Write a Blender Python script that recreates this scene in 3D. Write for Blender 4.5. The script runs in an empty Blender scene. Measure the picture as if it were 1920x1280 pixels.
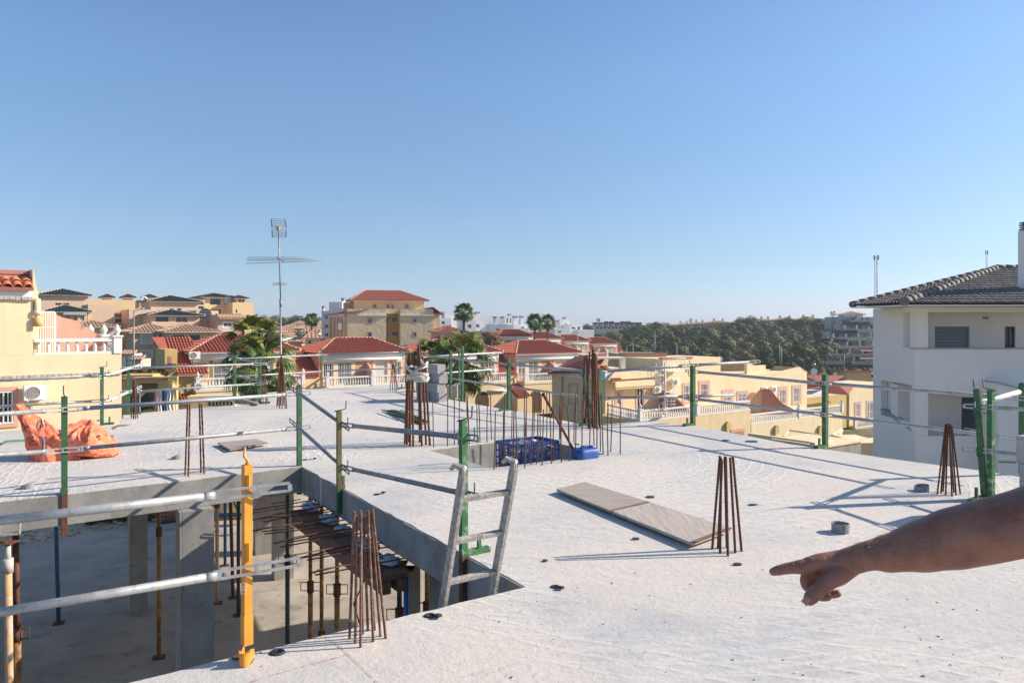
import bpy, math, random
import numpy as np
from mathutils import Vector as V, Matrix, noise as mnoise
from mathutils.geometry import tessellate_polygon

# ------------------------------------------------------------------ camera, sky, sun, exposure
SC = bpy.context.scene
COL = SC.collection
F = 1400.0; HZ = 608.0; H = 1.65          # focal length in photo pixels, horizon row, eye height over the slab
cam_data = bpy.data.cameras.new('camera'); cam = bpy.data.objects.new('camera', cam_data); COL.objects.link(cam)
cam.location = (0, 0, H); cam.rotation_euler = (math.radians(90), 0, 0)
cam_data.sensor_width = 36.0; cam_data.lens = 36.0 * F / 1920.0
cam_data.shift_y = -(640.0 - HZ) / 1920.0
cam_data.clip_start = 0.05; cam_data.clip_end = 20000
SC.camera = cam
SUN_EL, SUN_AZ = math.radians(28.5), math.radians(10.0)      # azimuth from +X towards +Y
world = bpy.data.worlds.new('World'); SC.world = world; world.use_nodes = True
wn = world.node_tree.nodes; wl = world.node_tree.links
sky = wn.new('ShaderNodeTexSky'); sky.sky_type = 'NISHITA'; sky.sun_disc = False
sky.sun_elevation = SUN_EL; sky.sun_rotation = math.radians(90) - SUN_AZ
sky.altitude = 300; sky.air_density = 1.0; sky.dust_density = 0.6; sky.ozone_density = 3.5
# a thin grey-blue veil of sea air towards the horizon, the same all the way round
tcw = wn.new('ShaderNodeTexCoord'); sep = wn.new('ShaderNodeSeparateXYZ'); wl.new(tcw.outputs['Generated'], sep.inputs[0])
rw = wn.new('ShaderNodeValToRGB'); wl.new(sep.outputs['Z'], rw.inputs[0]); er = rw.color_ramp.elements
for i_, (z_, c_) in enumerate(((.0, (.86, .98, 1.46)), (.041, (.82, .91, 1.18)), (.077, (.83, .89, 1.04)), (.126, (.93, .95, 1.02)), (.215, (1.016, 1.05, 1.096)), (.31, (1.115, 1.18, 1.21)), (.45, (1.12, 1.2, 1.27)), (.8, (1.2, 1.18, 1.12)))):
    e_ = er[i_] if i_ < 2 else er.new(z_)
    e_.position = z_; e_.color = (c_[0]/1.4, c_[1]/1.4, c_[2]/1.4, 1)
mw = wn.new('ShaderNodeMix'); mw.data_type = 'RGBA'; mw.blend_type = 'MULTIPLY'; mw.inputs[0].default_value = 1.0
wl.new(sky.outputs[0], mw.inputs[6]); wl.new(rw.outputs[0], mw.inputs[7])
wl.new(mw.outputs[2], wn['Background'].inputs[0]); wn['Background'].inputs[1].default_value = 0.132
sd = bpy.data.lights.new('sun', 'SUN'); sd.energy = 4.8; sd.angle = math.radians(0.53); sd.color = (1.0, 0.885, 0.75)
sun = bpy.data.objects.new('sun', sd); COL.objects.link(sun)
SUN_DIR = V((math.cos(SUN_EL)*math.cos(SUN_AZ), math.cos(SUN_EL)*math.sin(SUN_AZ), math.sin(SUN_EL)))
sun.rotation_euler = SUN_DIR.to_track_quat('Z', 'Y').to_euler(); sun.location = (40, 5, 30)
SC.view_settings.view_transform = 'Standard'; SC.view_settings.look = 'None'
SC.view_settings.gamma = 1; SC.view_settings.use_curve_mapping = False
SC.view_settings.exposure = 0.62

# ------------------------------------------------------------------ helpers
R = random.Random(7)
def ray(px, py, Y): return V(((px-960)/F*Y, Y, H-(py-HZ)/F*Y))
def on(px, py, z=0.0):
    Y = (H-z)*F/(py-HZ); return V(((px-960)/F*Y, Y, z))
def lerp(a, b, t): return a+(b-a)*t
UA = math.radians(35.0)
U3 = V((math.cos(UA), math.sin(UA), 0)); V3 = V((math.sin(UA), -math.cos(UA), 0)); Z3 = V((0, 0, 1))

class MB:
    def __init__(s): s.v = []; s.f = []; s.sm = []
    def add(s, vs, fs, smooth=False):
        o = len(s.v); s.v += [tuple(p) for p in vs]
        for f in fs: s.f.append(tuple(i+o for i in f)); s.sm.append(smooth)
        return s
    def quad(s, a, b, c, d): return s.add([a, b, c, d], [(0, 1, 2, 3)])
    def tri(s, a, b, c): return s.add([a, b, c], [(0, 1, 2)])
    def obox(s, o, a, b, c):
        o = V(o); P = [o, o+a, o+a+b, o+b, o+c, o+a+c, o+a+b+c, o+b+c]
        fs = [(0, 3, 2, 1), (4, 5, 6, 7), (0, 1, 5, 4), (1, 2, 6, 5), (2, 3, 7, 6), (3, 0, 4, 7)]
        if a.cross(b).dot(c) < 0: fs = [f[::-1] for f in fs]
        return s.add(P, fs)
    def box(s, x0, x1, y0, y1, z0, z1): return s.obox(V((x0, y0, z0)), V((x1-x0, 0, 0)), V((0, y1-y0, 0)), V((0, 0, z1-z0)))
    def cbox(s, c, a, b, h):     # centred on c at its base, half axes a,b, height h
        return s.obox(V(c)-a-b, a*2, b*2, Z3*h)
    def path(s, pts, r, n=8, caps=True, sq=1.0, rot=0.0, smooth=True):
        pts = [V(p) for p in pts]; m = len(pts)
        rs = r if isinstance(r, (list, tuple)) else [r]*m
        prev = None; rings = []
        for i in range(m):
            t = (pts[min(i+1, m-1)]-pts[max(i-1, 0)])
            if t.length < 1e-9: t = V((0, 0, 1))
            t.normalize()
            if prev is None:
                ref = V((0, 0, 1)) if abs(t.z) < .9 else V((0, 1, 0))
                x = ref.cross(t).normalized()
            else:
                x = prev - t*prev.dot(t); x.normalize()
            prev = x; y = t.cross(x)
            rr = rs[i]; ra, rb = rr if isinstance(rr, tuple) else (rr, rr*sq)
            rings.append([pts[i]+x*math.cos(rot+2*math.pi*k/n)*ra+y*math.sin(rot+2*math.pi*k/n)*rb for k in range(n)])
        vs = [p for g in rings for p in g]; fs = []
        for i in range(m-1):
            for k in range(n):
                k2 = (k+1) % n; fs.append((i*n+k, i*n+k2, (i+1)*n+k2, (i+1)*n+k))
        s.add(vs, fs, smooth)
        if caps:
            o = len(s.v)-len(vs)
            s.f.append(tuple(o+k for k in range(n))[::-1]); s.sm.append(False)
            s.f.append(tuple(o+(m-1)*n+k for k in range(n))); s.sm.append(False)
        return s
    def tube(s, a, b, r, r2=None, n=8, caps=True): return s.path([a, b], [r, r if r2 is None else r2], n, caps)
    def prism(s, poly, vec):
        poly = [V(p) for p in poly]; n = len(poly); vec = V(vec)
        nrm = V((0, 0, 0))
        for i in range(n): nrm += poly[i].cross(poly[(i+1) % n])
        if nrm.dot(vec) > 0: poly = poly[::-1]
        fs = [tuple(range(n)), tuple(range(2*n-1, n-1, -1))]
        fs += [((i+1) % n, i, i+n, (i+1) % n+n) for i in range(n)]
        return s.add(poly+[p+vec for p in poly], fs)
    def lathe(s, c, prof, n=8, smooth=True):
        c = V(c); vs = []; m = len(prof)
        for r, z in prof:
            for k in range(n): vs.append(c+V((r*math.cos(2*math.pi*k/n), r*math.sin(2*math.pi*k/n), z)))
        fs = [(i*n+k, i*n+(k+1) % n, (i+1)*n+(k+1) % n, (i+1)*n+k) for i in range(m-1) for k in range(n)]
        fs2 = [tuple(range(n))[::-1], tuple((m-1)*n+k for k in range(n))]
        s.add(vs, fs, smooth); o = len(s.v)-len(vs)
        for f in fs2: s.f.append(tuple(i+o for i in f)); s.sm.append(False)
        return s
    def poly(s, outer, holes, z0, z1):        # flat slab with holes
        loops = [outer]+holes
        tris = tessellate_polygon([[V((p[0], p[1], 0)) for p in L] for L in loops])
        flat = [p for L in loops for p in L]; n = len(flat)
        vs = [V((p[0], p[1], z1)) for p in flat]+[V((p[0], p[1], z0)) for p in flat]; fs = []
        for t in tris:
            a, b, c = [V((flat[i][0], flat[i][1])) for i in t]
            cr = (b-a).x*(c-a).y-(b-a).y*(c-a).x
            t = tuple(t) if cr > 0 else tuple(t)[::-1]
            fs.append(t); fs.append(tuple(i+n for i in t[::-1]))
        o = 0
        for L in loops:
            m = len(L); fs += [(o+i, o+i+n, o+(i+1) % m+n, o+(i+1) % m) for i in range(m)]; o += m
        return s.add(vs, fs)

def origin_of(o):
    p = V((0, 0, 0))
    while o is not None: p += o.location; o = o.parent
    return p
def raw_mesh(name, mb, mat=None, off=V((0, 0, 0))):
    me = bpy.data.meshes.new(name)
    if off.length > 0: vs = [(x-off.x, y-off.y, z-off.z) for x, y, z in mb.v]
    else: vs = mb.v
    me.from_pydata(vs, [], mb.f)
    if any(mb.sm): me.polygons.foreach_set('use_smooth', mb.sm)
    if mat: me.materials.append(mat)
    me.update(); return me
def tag(o, label=None, cat=None, group=None, kind=None):
    if label: o['label'] = label
    if cat: o['category'] = cat
    if group: o['group'] = group
    if kind: o['kind'] = kind
    return o
def mk(name, mb, mat, parent=None, label=None, cat=None, group=None, kind=None):
    if parent is not None: off = origin_of(parent)
    else:
        a = np.array(mb.v); lo = a.min(0); hi = a.max(0); off = V(((lo[0]+hi[0])/2, (lo[1]+hi[1])/2, lo[2]))
    o = bpy.data.objects.new(name, raw_mesh(name, mb, mat, off)); COL.objects.link(o)
    if parent is not None: o.parent = parent
    else: o.location = off
    return tag(o, label, cat, group, kind)
def empty(name, loc, label, cat, group=None):
    o = bpy.data.objects.new(name, None); COL.objects.link(o); o.location = loc; o.empty_display_size = .2
    return tag(o, label, cat, group)
def inst(name, me, parent, mat4=None, loc=None, label=None):
    o = bpy.data.objects.new(name, me); COL.objects.link(o); o.parent = parent
    if mat4 is not None:
        m = mat4.copy(); m.translation = m.translation-origin_of(parent); o.matrix_basis = m
    elif loc is not None: o.location = V(loc)-origin_of(parent)
    return tag(o, label)
def copy_tree(o, parent=None):
    kids = list(o.children)
    c = o.copy(); COL.objects.link(c)
    if parent is not None: c.parent = parent
    for k in kids: copy_tree(k, c)
    return c
def basis(a, b, c, o):
    m = Matrix.Identity(4)
    for i in range(3): m[i][0] = a[i]; m[i][1] = b[i]; m[i][2] = c[i]; m[i][3] = o[i]
    return m

# ------------------------------------------------------------------ materials
MATS = {}
def nodes_of(name):
    m = bpy.data.materials.new(name); m.use_nodes = True
    nt = m.node_tree; b = nt.nodes['Principled BSDF']; return m, nt, b
def N(nt, kind, **kw):
    n = nt.nodes.new(kind)
    for k, v in kw.items():
        if k in n.inputs: n.inputs[k].default_value = v
        else: setattr(n, k, v)
    return n
def rgba(c): return (c[0], c[1], c[2], 1)
def mixc(nt, fac, a, b, blend='MIX'):
    n = nt.nodes.new('ShaderNodeMix'); n.data_type = 'RGBA'; n.blend_type = blend
    for i, v in ((0, fac), (6, a), (7, b)):
        if hasattr(v, 'links') or hasattr(v, 'is_linked'): nt.links.new(v, n.inputs[i])
        elif isinstance(v, (tuple, list)): n.inputs[i].default_value = rgba(v)
        else: n.inputs[i].default_value = v
    return n.outputs[2]
def ramp(nt, src, p0, p1, c0=(0, 0, 0), c1=(1, 1, 1)):
    r = nt.nodes.new('ShaderNodeValToRGB'); e = r.color_ramp.elements
    e[0].position = p0; e[1].position = p1; e[0].color = rgba(c0); e[1].color = rgba(c1)
    nt.links.new(src, r.inputs[0]); return r.outputs[0]
def texco(nt, scale=(1, 1, 1), rnd=False):
    tc = nt.nodes.new('ShaderNodeTexCoord'); mp = nt.nodes.new('ShaderNodeMapping'); mp.inputs['Scale'].default_value = scale
    src = tc.outputs['Object']
    if rnd:
        oi = nt.nodes.new('ShaderNodeObjectInfo'); ad = nt.nodes.new('ShaderNodeVectorMath'); ad.operation = 'ADD'
        mu = nt.nodes.new('ShaderNodeMath'); mu.operation = 'MULTIPLY'; mu.inputs[1].default_value = 37.0
        nt.links.new(oi.outputs['Random'], mu.inputs[0]); nt.links.new(src, ad.inputs[0]); nt.links.new(mu.outputs[0], ad.inputs[1]); src = ad.outputs[0]
    nt.links.new(src, mp.inputs[0]); return mp.outputs[0]
def noisef(nt, vec, scale, detail=4, rough=.55, out='Fac'):
    n = N(nt, 'ShaderNodeTexNoise', Scale=scale, Detail=detail, Roughness=rough); nt.links.new(vec, n.inputs['Vector']); return n.outputs[out]
def bump(nt, b, h, strength=.3, dist=.01):
    bn = N(nt, 'ShaderNodeBump', Strength=strength, Distance=dist); nt.links.new(h, bn.inputs['Height'])
    nt.links.new(bn.outputs[0], b.inputs['Normal']); return bn
def M(name, col, rough=.8, var=.18, scale=3.0, col2=None, thr=(.45, .65), bmp=.0, bscale=60, bdist=.006, metal=0.0, rnd=0.0, streak=0.0, squash=(1, 1, 1), spec=None):
    if name in MATS: return MATS[name]
    m, nt, b = nodes_of(name)
    vec = texco(nt, squash, rnd=True)
    n1 = noisef(nt, vec, scale, 5)
    lo = tuple(c*(1-var) for c in col); hi = tuple(min(1, c*(1+var)) for c in col)
    c = mixc(nt, ramp(nt, n1, .3, .7), lo, hi)
    if col2: c = mixc(nt, ramp(nt, noisef(nt, vec, scale*2.3, 6, .65), *thr), c, col2)
    if streak > 0:
        sv = texco(nt, (1.6, 1.6, .12), rnd=True)
        s = ramp(nt, noisef(nt, sv, 1.6, 5, .6), .35, .75)
        dk = tuple(x*(1-streak) for x in col)
        mm = nt.nodes.new('ShaderNodeMath'); mm.operation = 'MULTIPLY'; mm.inputs[1].default_value = .75
        nt.links.new(s, mm.inputs[0]); c = mixc(nt, mm.outputs[0], c, dk)
    if rnd > 0:
        oi = nt.nodes.new('ShaderNodeObjectInfo'); mr = N(nt, 'ShaderNodeMapRange'); mr.inputs['To Min'].default_value = 1-rnd; mr.inputs['To Max'].default_value = 1+rnd
        nt.links.new(oi.outputs['Random'], mr.inputs['Value'])
        c = mixc(nt, 1.0, c, mr.outputs[0], 'MULTIPLY')
    nt.links.new(c, b.inputs['Base Color'])
    b.inputs['Roughness'].default_value = rough; b.inputs['Metallic'].default_value = metal
    b.inputs['Specular IOR Level'].default_value = .35 if spec is None else spec
    if bmp > 0: bump(nt, b, noisef(nt, texco(nt, squash), bscale, 4), bmp, bdist)
    MATS[name] = m; return m

def concrete_slab_mat():
    m, nt, b = nodes_of('poured_concrete'); geo = texco(nt)
    big = ramp(nt, noisef(nt, geo, .75, 5, .55), .40, .60)
    c = mixc(nt, big, (.44, .44, .445), (.63, .57, .50))
    med = ramp(nt, noisef(nt, geo, 2.6, 7, .62), .35, .72)
    c = mixc(nt, med, c, (.57, .545, .51))
    # trowel sweeps: long bent streaks
    sv = nt.nodes.new('ShaderNodeMapping'); sv.inputs['Rotation'].default_value = (0, 0, math.radians(52)); sv.inputs['Scale'].default_value = (1.0, 5.0, 1)
    dist = N(nt, 'ShaderNodeTexNoise', Scale=.5, Detail=2.0); nt.links.new(geo, dist.inputs['Vector'])
    ad = nt.nodes.new('ShaderNodeVectorMath'); ad.operation = 'MULTIPLY_ADD'; ad.inputs[1].default_value = (1.6, 1.6, 0)
    nt.links.new(dist.outputs['Color'], ad.inputs[0]); nt.links.new(geo, ad.inputs[2])
    nt.links.new(ad.outputs[0], sv.inputs[0])
    st = noisef(nt, sv.outputs[0], 2.2, 6, .6)
    c = mixc(nt, ramp(nt, st, .50, .68, (0, 0, 0), (.55, .55, .55)), c, (.57, .545, .51))
    c = mixc(nt, ramp(nt, st, .30, .40, (.35, .35, .35), (0, 0, 0)), c, (.40, .39, .38))
    # sweeping trowel arcs, only in patches
    wv_ = None
    for (cx_, cy_, sc_) in ((1.2, 1.0, 2.3), (-1.5, 8.0, 1.7), (6.5, 5.5, 2.0)):
        mp_ = nt.nodes.new('ShaderNodeMapping'); mp_.inputs['Location'].default_value = (-cx_, -cy_, 0); nt.links.new(texco(nt), mp_.inputs[0])
        w_ = nt.nodes.new('ShaderNodeTexWave'); w_.wave_type = 'RINGS'; w_.rings_direction = 'Z'; w_.inputs['Scale'].default_value = sc_; w_.inputs['Distortion'].default_value = 5.0; w_.inputs['Detail'].default_value = 3.0; w_.inputs['Detail Scale'].default_value = .35; w_.inputs['Detail Roughness'].default_value = .6
        nt.links.new(mp_.outputs[0], w_.inputs['Vector'])
        r_ = ramp(nt, w_.outputs['Fac'], .80, 1.0)
        if wv_ is None: wv_ = r_
        else: wv_ = mixc(nt, 1.0, wv_, r_, 'LIGHTEN')
    wv_ = mixc(nt, 1.0, wv_, ramp(nt, noisef(nt, geo, .5, 4, .6), .48, .62), 'MULTIPLY')
    wh = N(nt, 'ShaderNodeMath', operation='MULTIPLY'); wh.inputs[1].default_value = .42; nt.links.new(wv_, wh.inputs[0])
    c = mixc(nt, wh.outputs[0], c, (.68, .65, .61))
    fine = noisef(nt, geo, 38, 6, .75)
    c = mixc(nt, ramp(nt, fine, .31, .42, (.6, .6, .6), (0, 0, 0)), c, (.30, .29, .275))
    # pits, chips and dark specks
    vo = N(nt, 'ShaderNodeTexVoronoi', Scale=4.5, Randomness=1.0); nt.links.new(geo, vo.inputs['Vector'])
    c = mixc(nt, ramp(nt, vo.outputs['Distance'], .018, .035, (.6, .6, .6), (0, 0, 0)), c, (.10, .095, .09))
    stain = ramp(nt, noisef(nt, geo, 1.1, 8, .7), .62, .70, (0, 0, 0), (.35, .35, .35))
    c = mixc(nt, stain, c, (.40, .36, .32))
    nt.links.new(c, b.inputs['Base Color']); b.inputs['Roughness'].default_value = .92; b.inputs['Specular IOR Level'].default_value = .2
    h1 = N(nt, 'ShaderNodeMath', operation='MULTIPLY'); h1.inputs[1].default_value = .45; nt.links.new(fine, h1.inputs[0])
    h2 = N(nt, 'ShaderNodeMath', operation='MULTIPLY_ADD'); h2.inputs[1].default_value = .9; nt.links.new(st, h2.inputs[0]); nt.links.new(h1.outputs[0], h2.inputs[2])
    h3 = N(nt, 'ShaderNodeMath', operation='MULTIPLY_ADD'); h3.inputs[1].default_value = .8; nt.links.new(noisef(nt, geo, 14, 5, .65), h3.inputs[0]); nt.links.new(h2.outputs[0], h3.inputs[2])
    h4 = N(nt, 'ShaderNodeMath', operation='MULTIPLY_ADD'); h4.inputs[1].default_value = .40; nt.links.new(wv_, h4.inputs[0]); nt.links.new(h3.outputs[0], h4.inputs[2])
    bump(nt, b, h4.outputs[0], .65, .013)
    return m
SLABM = concrete_slab_mat()
TRIMP = M('pale_pink_surround', (.60, .38, .33), .9, .06)
SHADEOCH = M('shade_dark_streaked_ochre', (.40, .30, .19), .95, .12, 2, streak=.35)  # ochre with the parapets' shade put into its colour, plus stain streaks
CONC = M('formed_concrete', (.31, .295, .27), .9, .25, 3.5, col2=(.17, .165, .155), thr=(.55, .75), bmp=.5, bscale=30, streak=.35)
FLOORM = M('old_concrete_floor', (.40, .36, .31), .92, .2, 1.2, col2=(.22, .21, .195), thr=(.56, .72), bmp=.5, bscale=18, bdist=.01)
BLOCKM = M('concrete_block', (.36, .34, .33), .95, .12, 20, col2=(.20, .19, .19), thr=(.5, .8), bmp=.6, bscale=70, rnd=.08)
GREEN = M('green_paint', (.03, .115, .045), .55, .3, 8, col2=(.17, .14, .10), thr=(.55, .64), bmp=.15, spec=.5)
OLIVE = M('worn_olive_paint', (.13, .13, .045), .55, .35, 6, col2=(.17, .11, .06), thr=(.48, .62))
GREENC = M('green_over_concrete_splash', (.05, .17, .06), .6, .3, 8, col2=(.38, .35, .30), thr=(.52, .62))
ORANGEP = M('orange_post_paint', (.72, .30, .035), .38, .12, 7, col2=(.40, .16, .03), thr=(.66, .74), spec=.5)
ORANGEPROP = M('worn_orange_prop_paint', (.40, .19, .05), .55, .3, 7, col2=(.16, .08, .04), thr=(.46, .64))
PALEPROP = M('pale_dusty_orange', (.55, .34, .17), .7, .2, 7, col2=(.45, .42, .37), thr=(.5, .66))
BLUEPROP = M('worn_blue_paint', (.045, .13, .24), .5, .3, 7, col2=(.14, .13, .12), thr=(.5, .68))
BRIGHTBLUE = M('blue_prop_paint', (.03, .16, .45), .45, .2, 7)
DARKPROP = M('dark_grey_paint', (.06, .07, .075), .5, .3, 7, col2=(.13, .08, .05), thr=(.5, .68))
RUST = M('rusty_steel', (.16, .065, .035), .85, .35, 25, col2=(.075, .04, .03), thr=(.45, .65), bmp=.6, bscale=200, bdist=.002)
RUSTG = M('rust_with_cement', (.15, .075, .05), .9, .35, 14, col2=(.27, .23, .20), thr=(.52, .66), bmp=.6, bscale=150, bdist=.002)
BARG = M('grey_rust_bar', (.12, .085, .07), .8, .3, 20)
GALV = M('galvanised_tube', (.40, .41, .41), .5, .22, 9, col2=(.30, .28, .25), thr=(.5, .66), metal=.4, bmp=.1)
GALVW = M('bright_galvanised_tube', (.72, .72, .70), .4, .1, 9, metal=.45)
GALVD = M('dull_grey_tube', (.27, .28, .29), .5, .25, 9, metal=.5)
ALU = M('splashed_aluminium', (.30, .285, .26), .65, .35, 18, col2=(.47, .44, .39), thr=(.47, .6), metal=.2, bmp=.3)
WOOD = M('weathered_plywood', (.37, .325, .275), .8, .18, 2.0, col2=(.27, .21, .17), thr=(.5, .72), bmp=.3, bscale=20, squash=(1, 14, 1))
WOODR = M('red_edged_formwork_timber', (.22, .11, .075), .8, .3, 5, bmp=.3, squash=(1, 9, 1))
BLACKP = M('black_plastic', (.035, .035, .037), .8, .2, 9)
GREYPVC = M('grey_pipe_plastic', (.24, .245, .25), .55, .15, 9, col2=(.4, .38, .35), thr=(.55, .7))
BLUEPL = M('blue_crate_plastic', (.012, .04, .19), .4, .12, 9)
BLUECAN = M('blue_can_plastic', (.03, .10, .33), .45, .08, 5)
ORBAG = M('orange_woven_sack', (.84, .20, .10), .8, .12, 6, col2=(.92, .40, .26), thr=(.5, .68), bmp=.7, bscale=30, bdist=.012)
RAG = M('pale_woven_strap', (.52, .49, .42), .85, .15, 12, bmp=.4, squash=(1, 1, 5))
RAGB = M('blue_grey_cement_rag', (.42, .46, .50), .9, .2, 9, bmp=.5)
STRAPW = M('white_sack_strap', (.75, .74, .72), .7, .05)
INK = M('dark_print', (.10, .03, .03), .8, .05)
CHALK = M('red_chalk', (.55, .22, .18), .95, .2, 30)
YEL = M('yellow_plaster', (.76, .58, .345), .92, .06, 1.2, bmp=.25, bscale=25, streak=.16)
YELL = M('pale_yellow_plaster', (.80, .645, .41), .92, .07, 1.0, bmp=.25, bscale=25, streak=.15)
YELD = M('ochre_yellow_plaster', (.62, .45, .18), .92, .07, 1.0, streak=.15)
PINK = M('salmon_plaster', (.66, .36, .27), .92, .07, 1.2, streak=.12)
PINKD = M('terracotta_pink_plaster', (.47, .20, .16), .92, .07, 1.2, streak=.12)
WHITE = M('white_plaster', (.76, .75, .73), .85, .04, 1.2, streak=.08)
WHITEC = M('cold_white_render', (.82, .775, .725), .85, .03, .8, bmp=.12, bscale=40, streak=.05)
KHAKI = M('khaki_rough_render', (.72, .57, .36), .95, .08, 1.0, bmp=.8, bscale=1.4, bdist=.10, streak=.12)
BEIGE = M('beige_render', (.68, .50, .345), .92, .06, .6, streak=.10)
SALM = M('salmon_beige_render', (.56, .37, .26), .92, .06, .6, streak=.1)
PEACH = M('peach_yellow_render', (.74, .54, .31), .92, .06, .6, streak=.1)
REDT = M('red_roof_tile', (.40, .115, .07), .75, .2, 6, col2=(.33, .09, .06), thr=(.5, .7), rnd=.1)
REDTD = M('dark_red_roof_tile', (.30, .085, .06), .8, .2, 6, col2=(.22, .07, .05), thr=(.5, .7))
ORT = M('orange_clay_tile', (.62, .22, .11), .75, .2, 5, col2=(.45, .16, .09), thr=(.5, .7), rnd=.14)
TANT = M('tan_roof_tile', (.48, .30, .19), .85, .2, 4, col2=(.34, .21, .14), thr=(.5, .7))
GRNT = M('dark_green_roof_tile', (.010, .026, .021), .5, .25, 4)
DARKT = M('dark_brown_roof_tile', (.055, .035, .032), .7, .2, 4)
GREYT = M('grey_brown_roof_tile', (.21, .195, .18), .8, .25, 7, col2=(.12, .11, .105), thr=(.45, .65), rnd=.22)
RIDGEC = M('pale_ridge_mortar', (.66, .42, .28), .9, .1, 4)
SHUT = M('grey_shutter', (.22, .24, .27), .6, .05)
SHUTW = M('white_shutter', (.60, .58, .55), .6, .05)
ANTH = M('anthracite_metal', (.05, .055, .065), .5, .1)
WHITEM = M('white_metal_paint', (.78, .77, .74), .5, .04)
STONEC = M('patterned_stone_band', (.45, .40, .34), .9, .25, 8, bmp=.6, bscale=18, bdist=.02)
BRICKM = M('pink_brick', (.42, .20, .14), .9, .12, 8, rnd=.2)
CRAZY = M('pale_yellow_stone', (.66, .55, .34), .9, .1, 5, rnd=.12)
MORT = M('brown_mortar', (.16, .10, .06), .95, .2, 8)
GRAVEL = M('pale_gravel_soil', (.50, .42, .32), .97, .2, 2.5, col2=(.30, .24, .18), thr=(.5, .7), bmp=.8, bscale=12, bdist=.04)
SCRUB = M('dry_hill_ground', (.16, .14, .085), .97, .3, .12, col2=(.07, .085, .04), thr=(.42, .6), bmp=.6, bscale=1.2, bdist=.3)
SEA = M('sea_water', (.12, .20, .28), .3, .1, .02)
ROADM = M('old_asphalt', (.065, .064, .062), .92, .15, 2)
def glass_mat():
    m, nt, b = nodes_of('window_glass'); v = texco(nt, rnd=True)
    nt.links.new(mixc(nt, ramp(nt, noisef(nt, v, .8, 2), .4, .6), (.025, .03, .035), (.07, .075, .08)), b.inputs['Base Color'])
    b.inputs['Roughness'].default_value = .12; b.inputs['Specular IOR Level'].default_value = .6; return m
GLASS = glass_mat()
def leaf_mat(name, c0, c1, c2=None, rough=.7, sc=.6):
    m, nt, b = nodes_of(name); v = texco(nt, rnd=True)
    c = mixc(nt, ramp(nt, noisef(nt, v, sc, 4, .65), .35, .68), c0, c1)
    oi = nt.nodes.new('ShaderNodeObjectInfo'); mr = N(nt, 'ShaderNodeMapRange'); mr.inputs['To Min'].default_value = .6; mr.inputs['To Max'].default_value = 1.5
    nt.links.new(oi.outputs['Random'], mr.inputs['Value']); c = mixc(nt, 1.0, c, mr.outputs[0], 'MULTIPLY')
    if c2: c = mixc(nt, ramp(nt, noisef(nt, v, sc*3.1, 3, .6), .58, .66), c, c2)
    nt.links.new(c, b.inputs['Base Color']); b.inputs['Roughness'].default_value = rough; b.inputs['Specular IOR Level'].default_value = .25
    b.inputs['Subsurface Weight'].default_value = 0
    return m
PINEL = leaf_mat('pine_foliage', (.035, .055, .015), (.11, .135, .035))
PINEO = leaf_mat('olive_pine_foliage', (.07, .08, .025), (.17, .155, .06))
DEADL = leaf_mat('bare_brown_twigs', (.10, .065, .055), (.17, .11, .085))
BROWNL = leaf_mat('brown_green_foliage', (.09, .06, .03), (.20, .13, .07), (.10, .12, .05), sc=.9)
PALML = leaf_mat('palm_frond_green', (.05, .10, .02), (.17, .22, .05), sc=1.2, rough=.5)
PALMY = leaf_mat('palm_frond_yellow_green', (.17, .20, .04), (.38, .34, .09), sc=1.2, rough=.5)
DRYL = leaf_mat('dry_palm_frond', (.20, .14, .08), (.34, .25, .15), sc=1.2)
WEEDL = leaf_mat('weed_green', (.05, .10, .015), (.14, .20, .03), sc=4)
BOUG = leaf_mat('purple_flowers', (.20, .03, .22), (.35, .06, .32), sc=2)
BARK = M('bark', (.12, .09, .065), .95, .3, 6, bmp=.8, bscale=12, bdist=.03)
# ------------------------------------------------------------------ terrain, sea, lower floor, roof slab
def terrain_z(x, y):
    pts = [(0, 0, -4.1), (-12, 8, -4.2), (-14, 15, -4.2), (-4, 16, -4.2), (10, 8, -4.4), (-8, 20, -4.0), (0, 24, -4.2), (10, 22, -6.8), (18, 30, -7.5), (-16, 30, -4.4), (-30, 40, -4.2),
           (-20, 60, -7.2), (0, 66, -8.4), (14, 50, -8.6), (25, 62, -10.2), (40, 70, -10.5), (-45, 70, -5.8), (-80, 90, -5.5), (-95, 130, -5), (-60, 140, -5),
           (-25, 155, -9), (10, 130, -12), (0, 165, -11), (20, 190, -12), (60, 120, -13.5), (70, 160, -14), (90, 180, -13.5), (50, 210, -13), (40, 260, -9), (70, 250, -11), (110, 230, -12),
           (30, 330, -6), (60, 340, -3), (100, 330, -4), (130, 330, -3.5), (160, 320, -3), (110, 260, -10), (140, 260, -8), (0, 300, -12), (-60, 260, -10), (-100, 300, -7), (-160, 300, -5), (-130, 400, -4), (200, 300, -3),
           (100, 450, -5), (200, 500, -6), (-50, 420, -6), (20, 500, -14), (0, 900, -38), (300, 900, -38), (-400, 900, -38), (700, 900, -38), (500, 300, -6), (-500, 200, -6), (-400, 0, -4), (400, 0, -8), (0, -200, -3), (300, -200, -3), (-300, -200, -3)]
    sw = 0; s = 0
    for a, b, c in pts:
        d2 = (x-a)**2+(y-b)**2; w = 1.0/(d2*d2+40*(1+(a*a+b*b)/4000.0)); sw += w; s += w*c
    return s/sw
def axis(n, a, p):
    return [math.copysign(abs(t)**p*a, t) for t in np.linspace(-1, 1, n)]
xs = axis(95, 900, 2.0); ys = [-60+1.0*1100*(t**1.9) for t in np.linspace(0, 1, 95)]
g = MB(); vs = []
for y in ys:
    for x in xs:
        z = terrain_z(x, y)
        if y > 70: z += .6*mnoise.noise(V((x*.03, y*.03, 3)))
        vs.append((x, y, z))
nx = len(xs)
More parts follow.
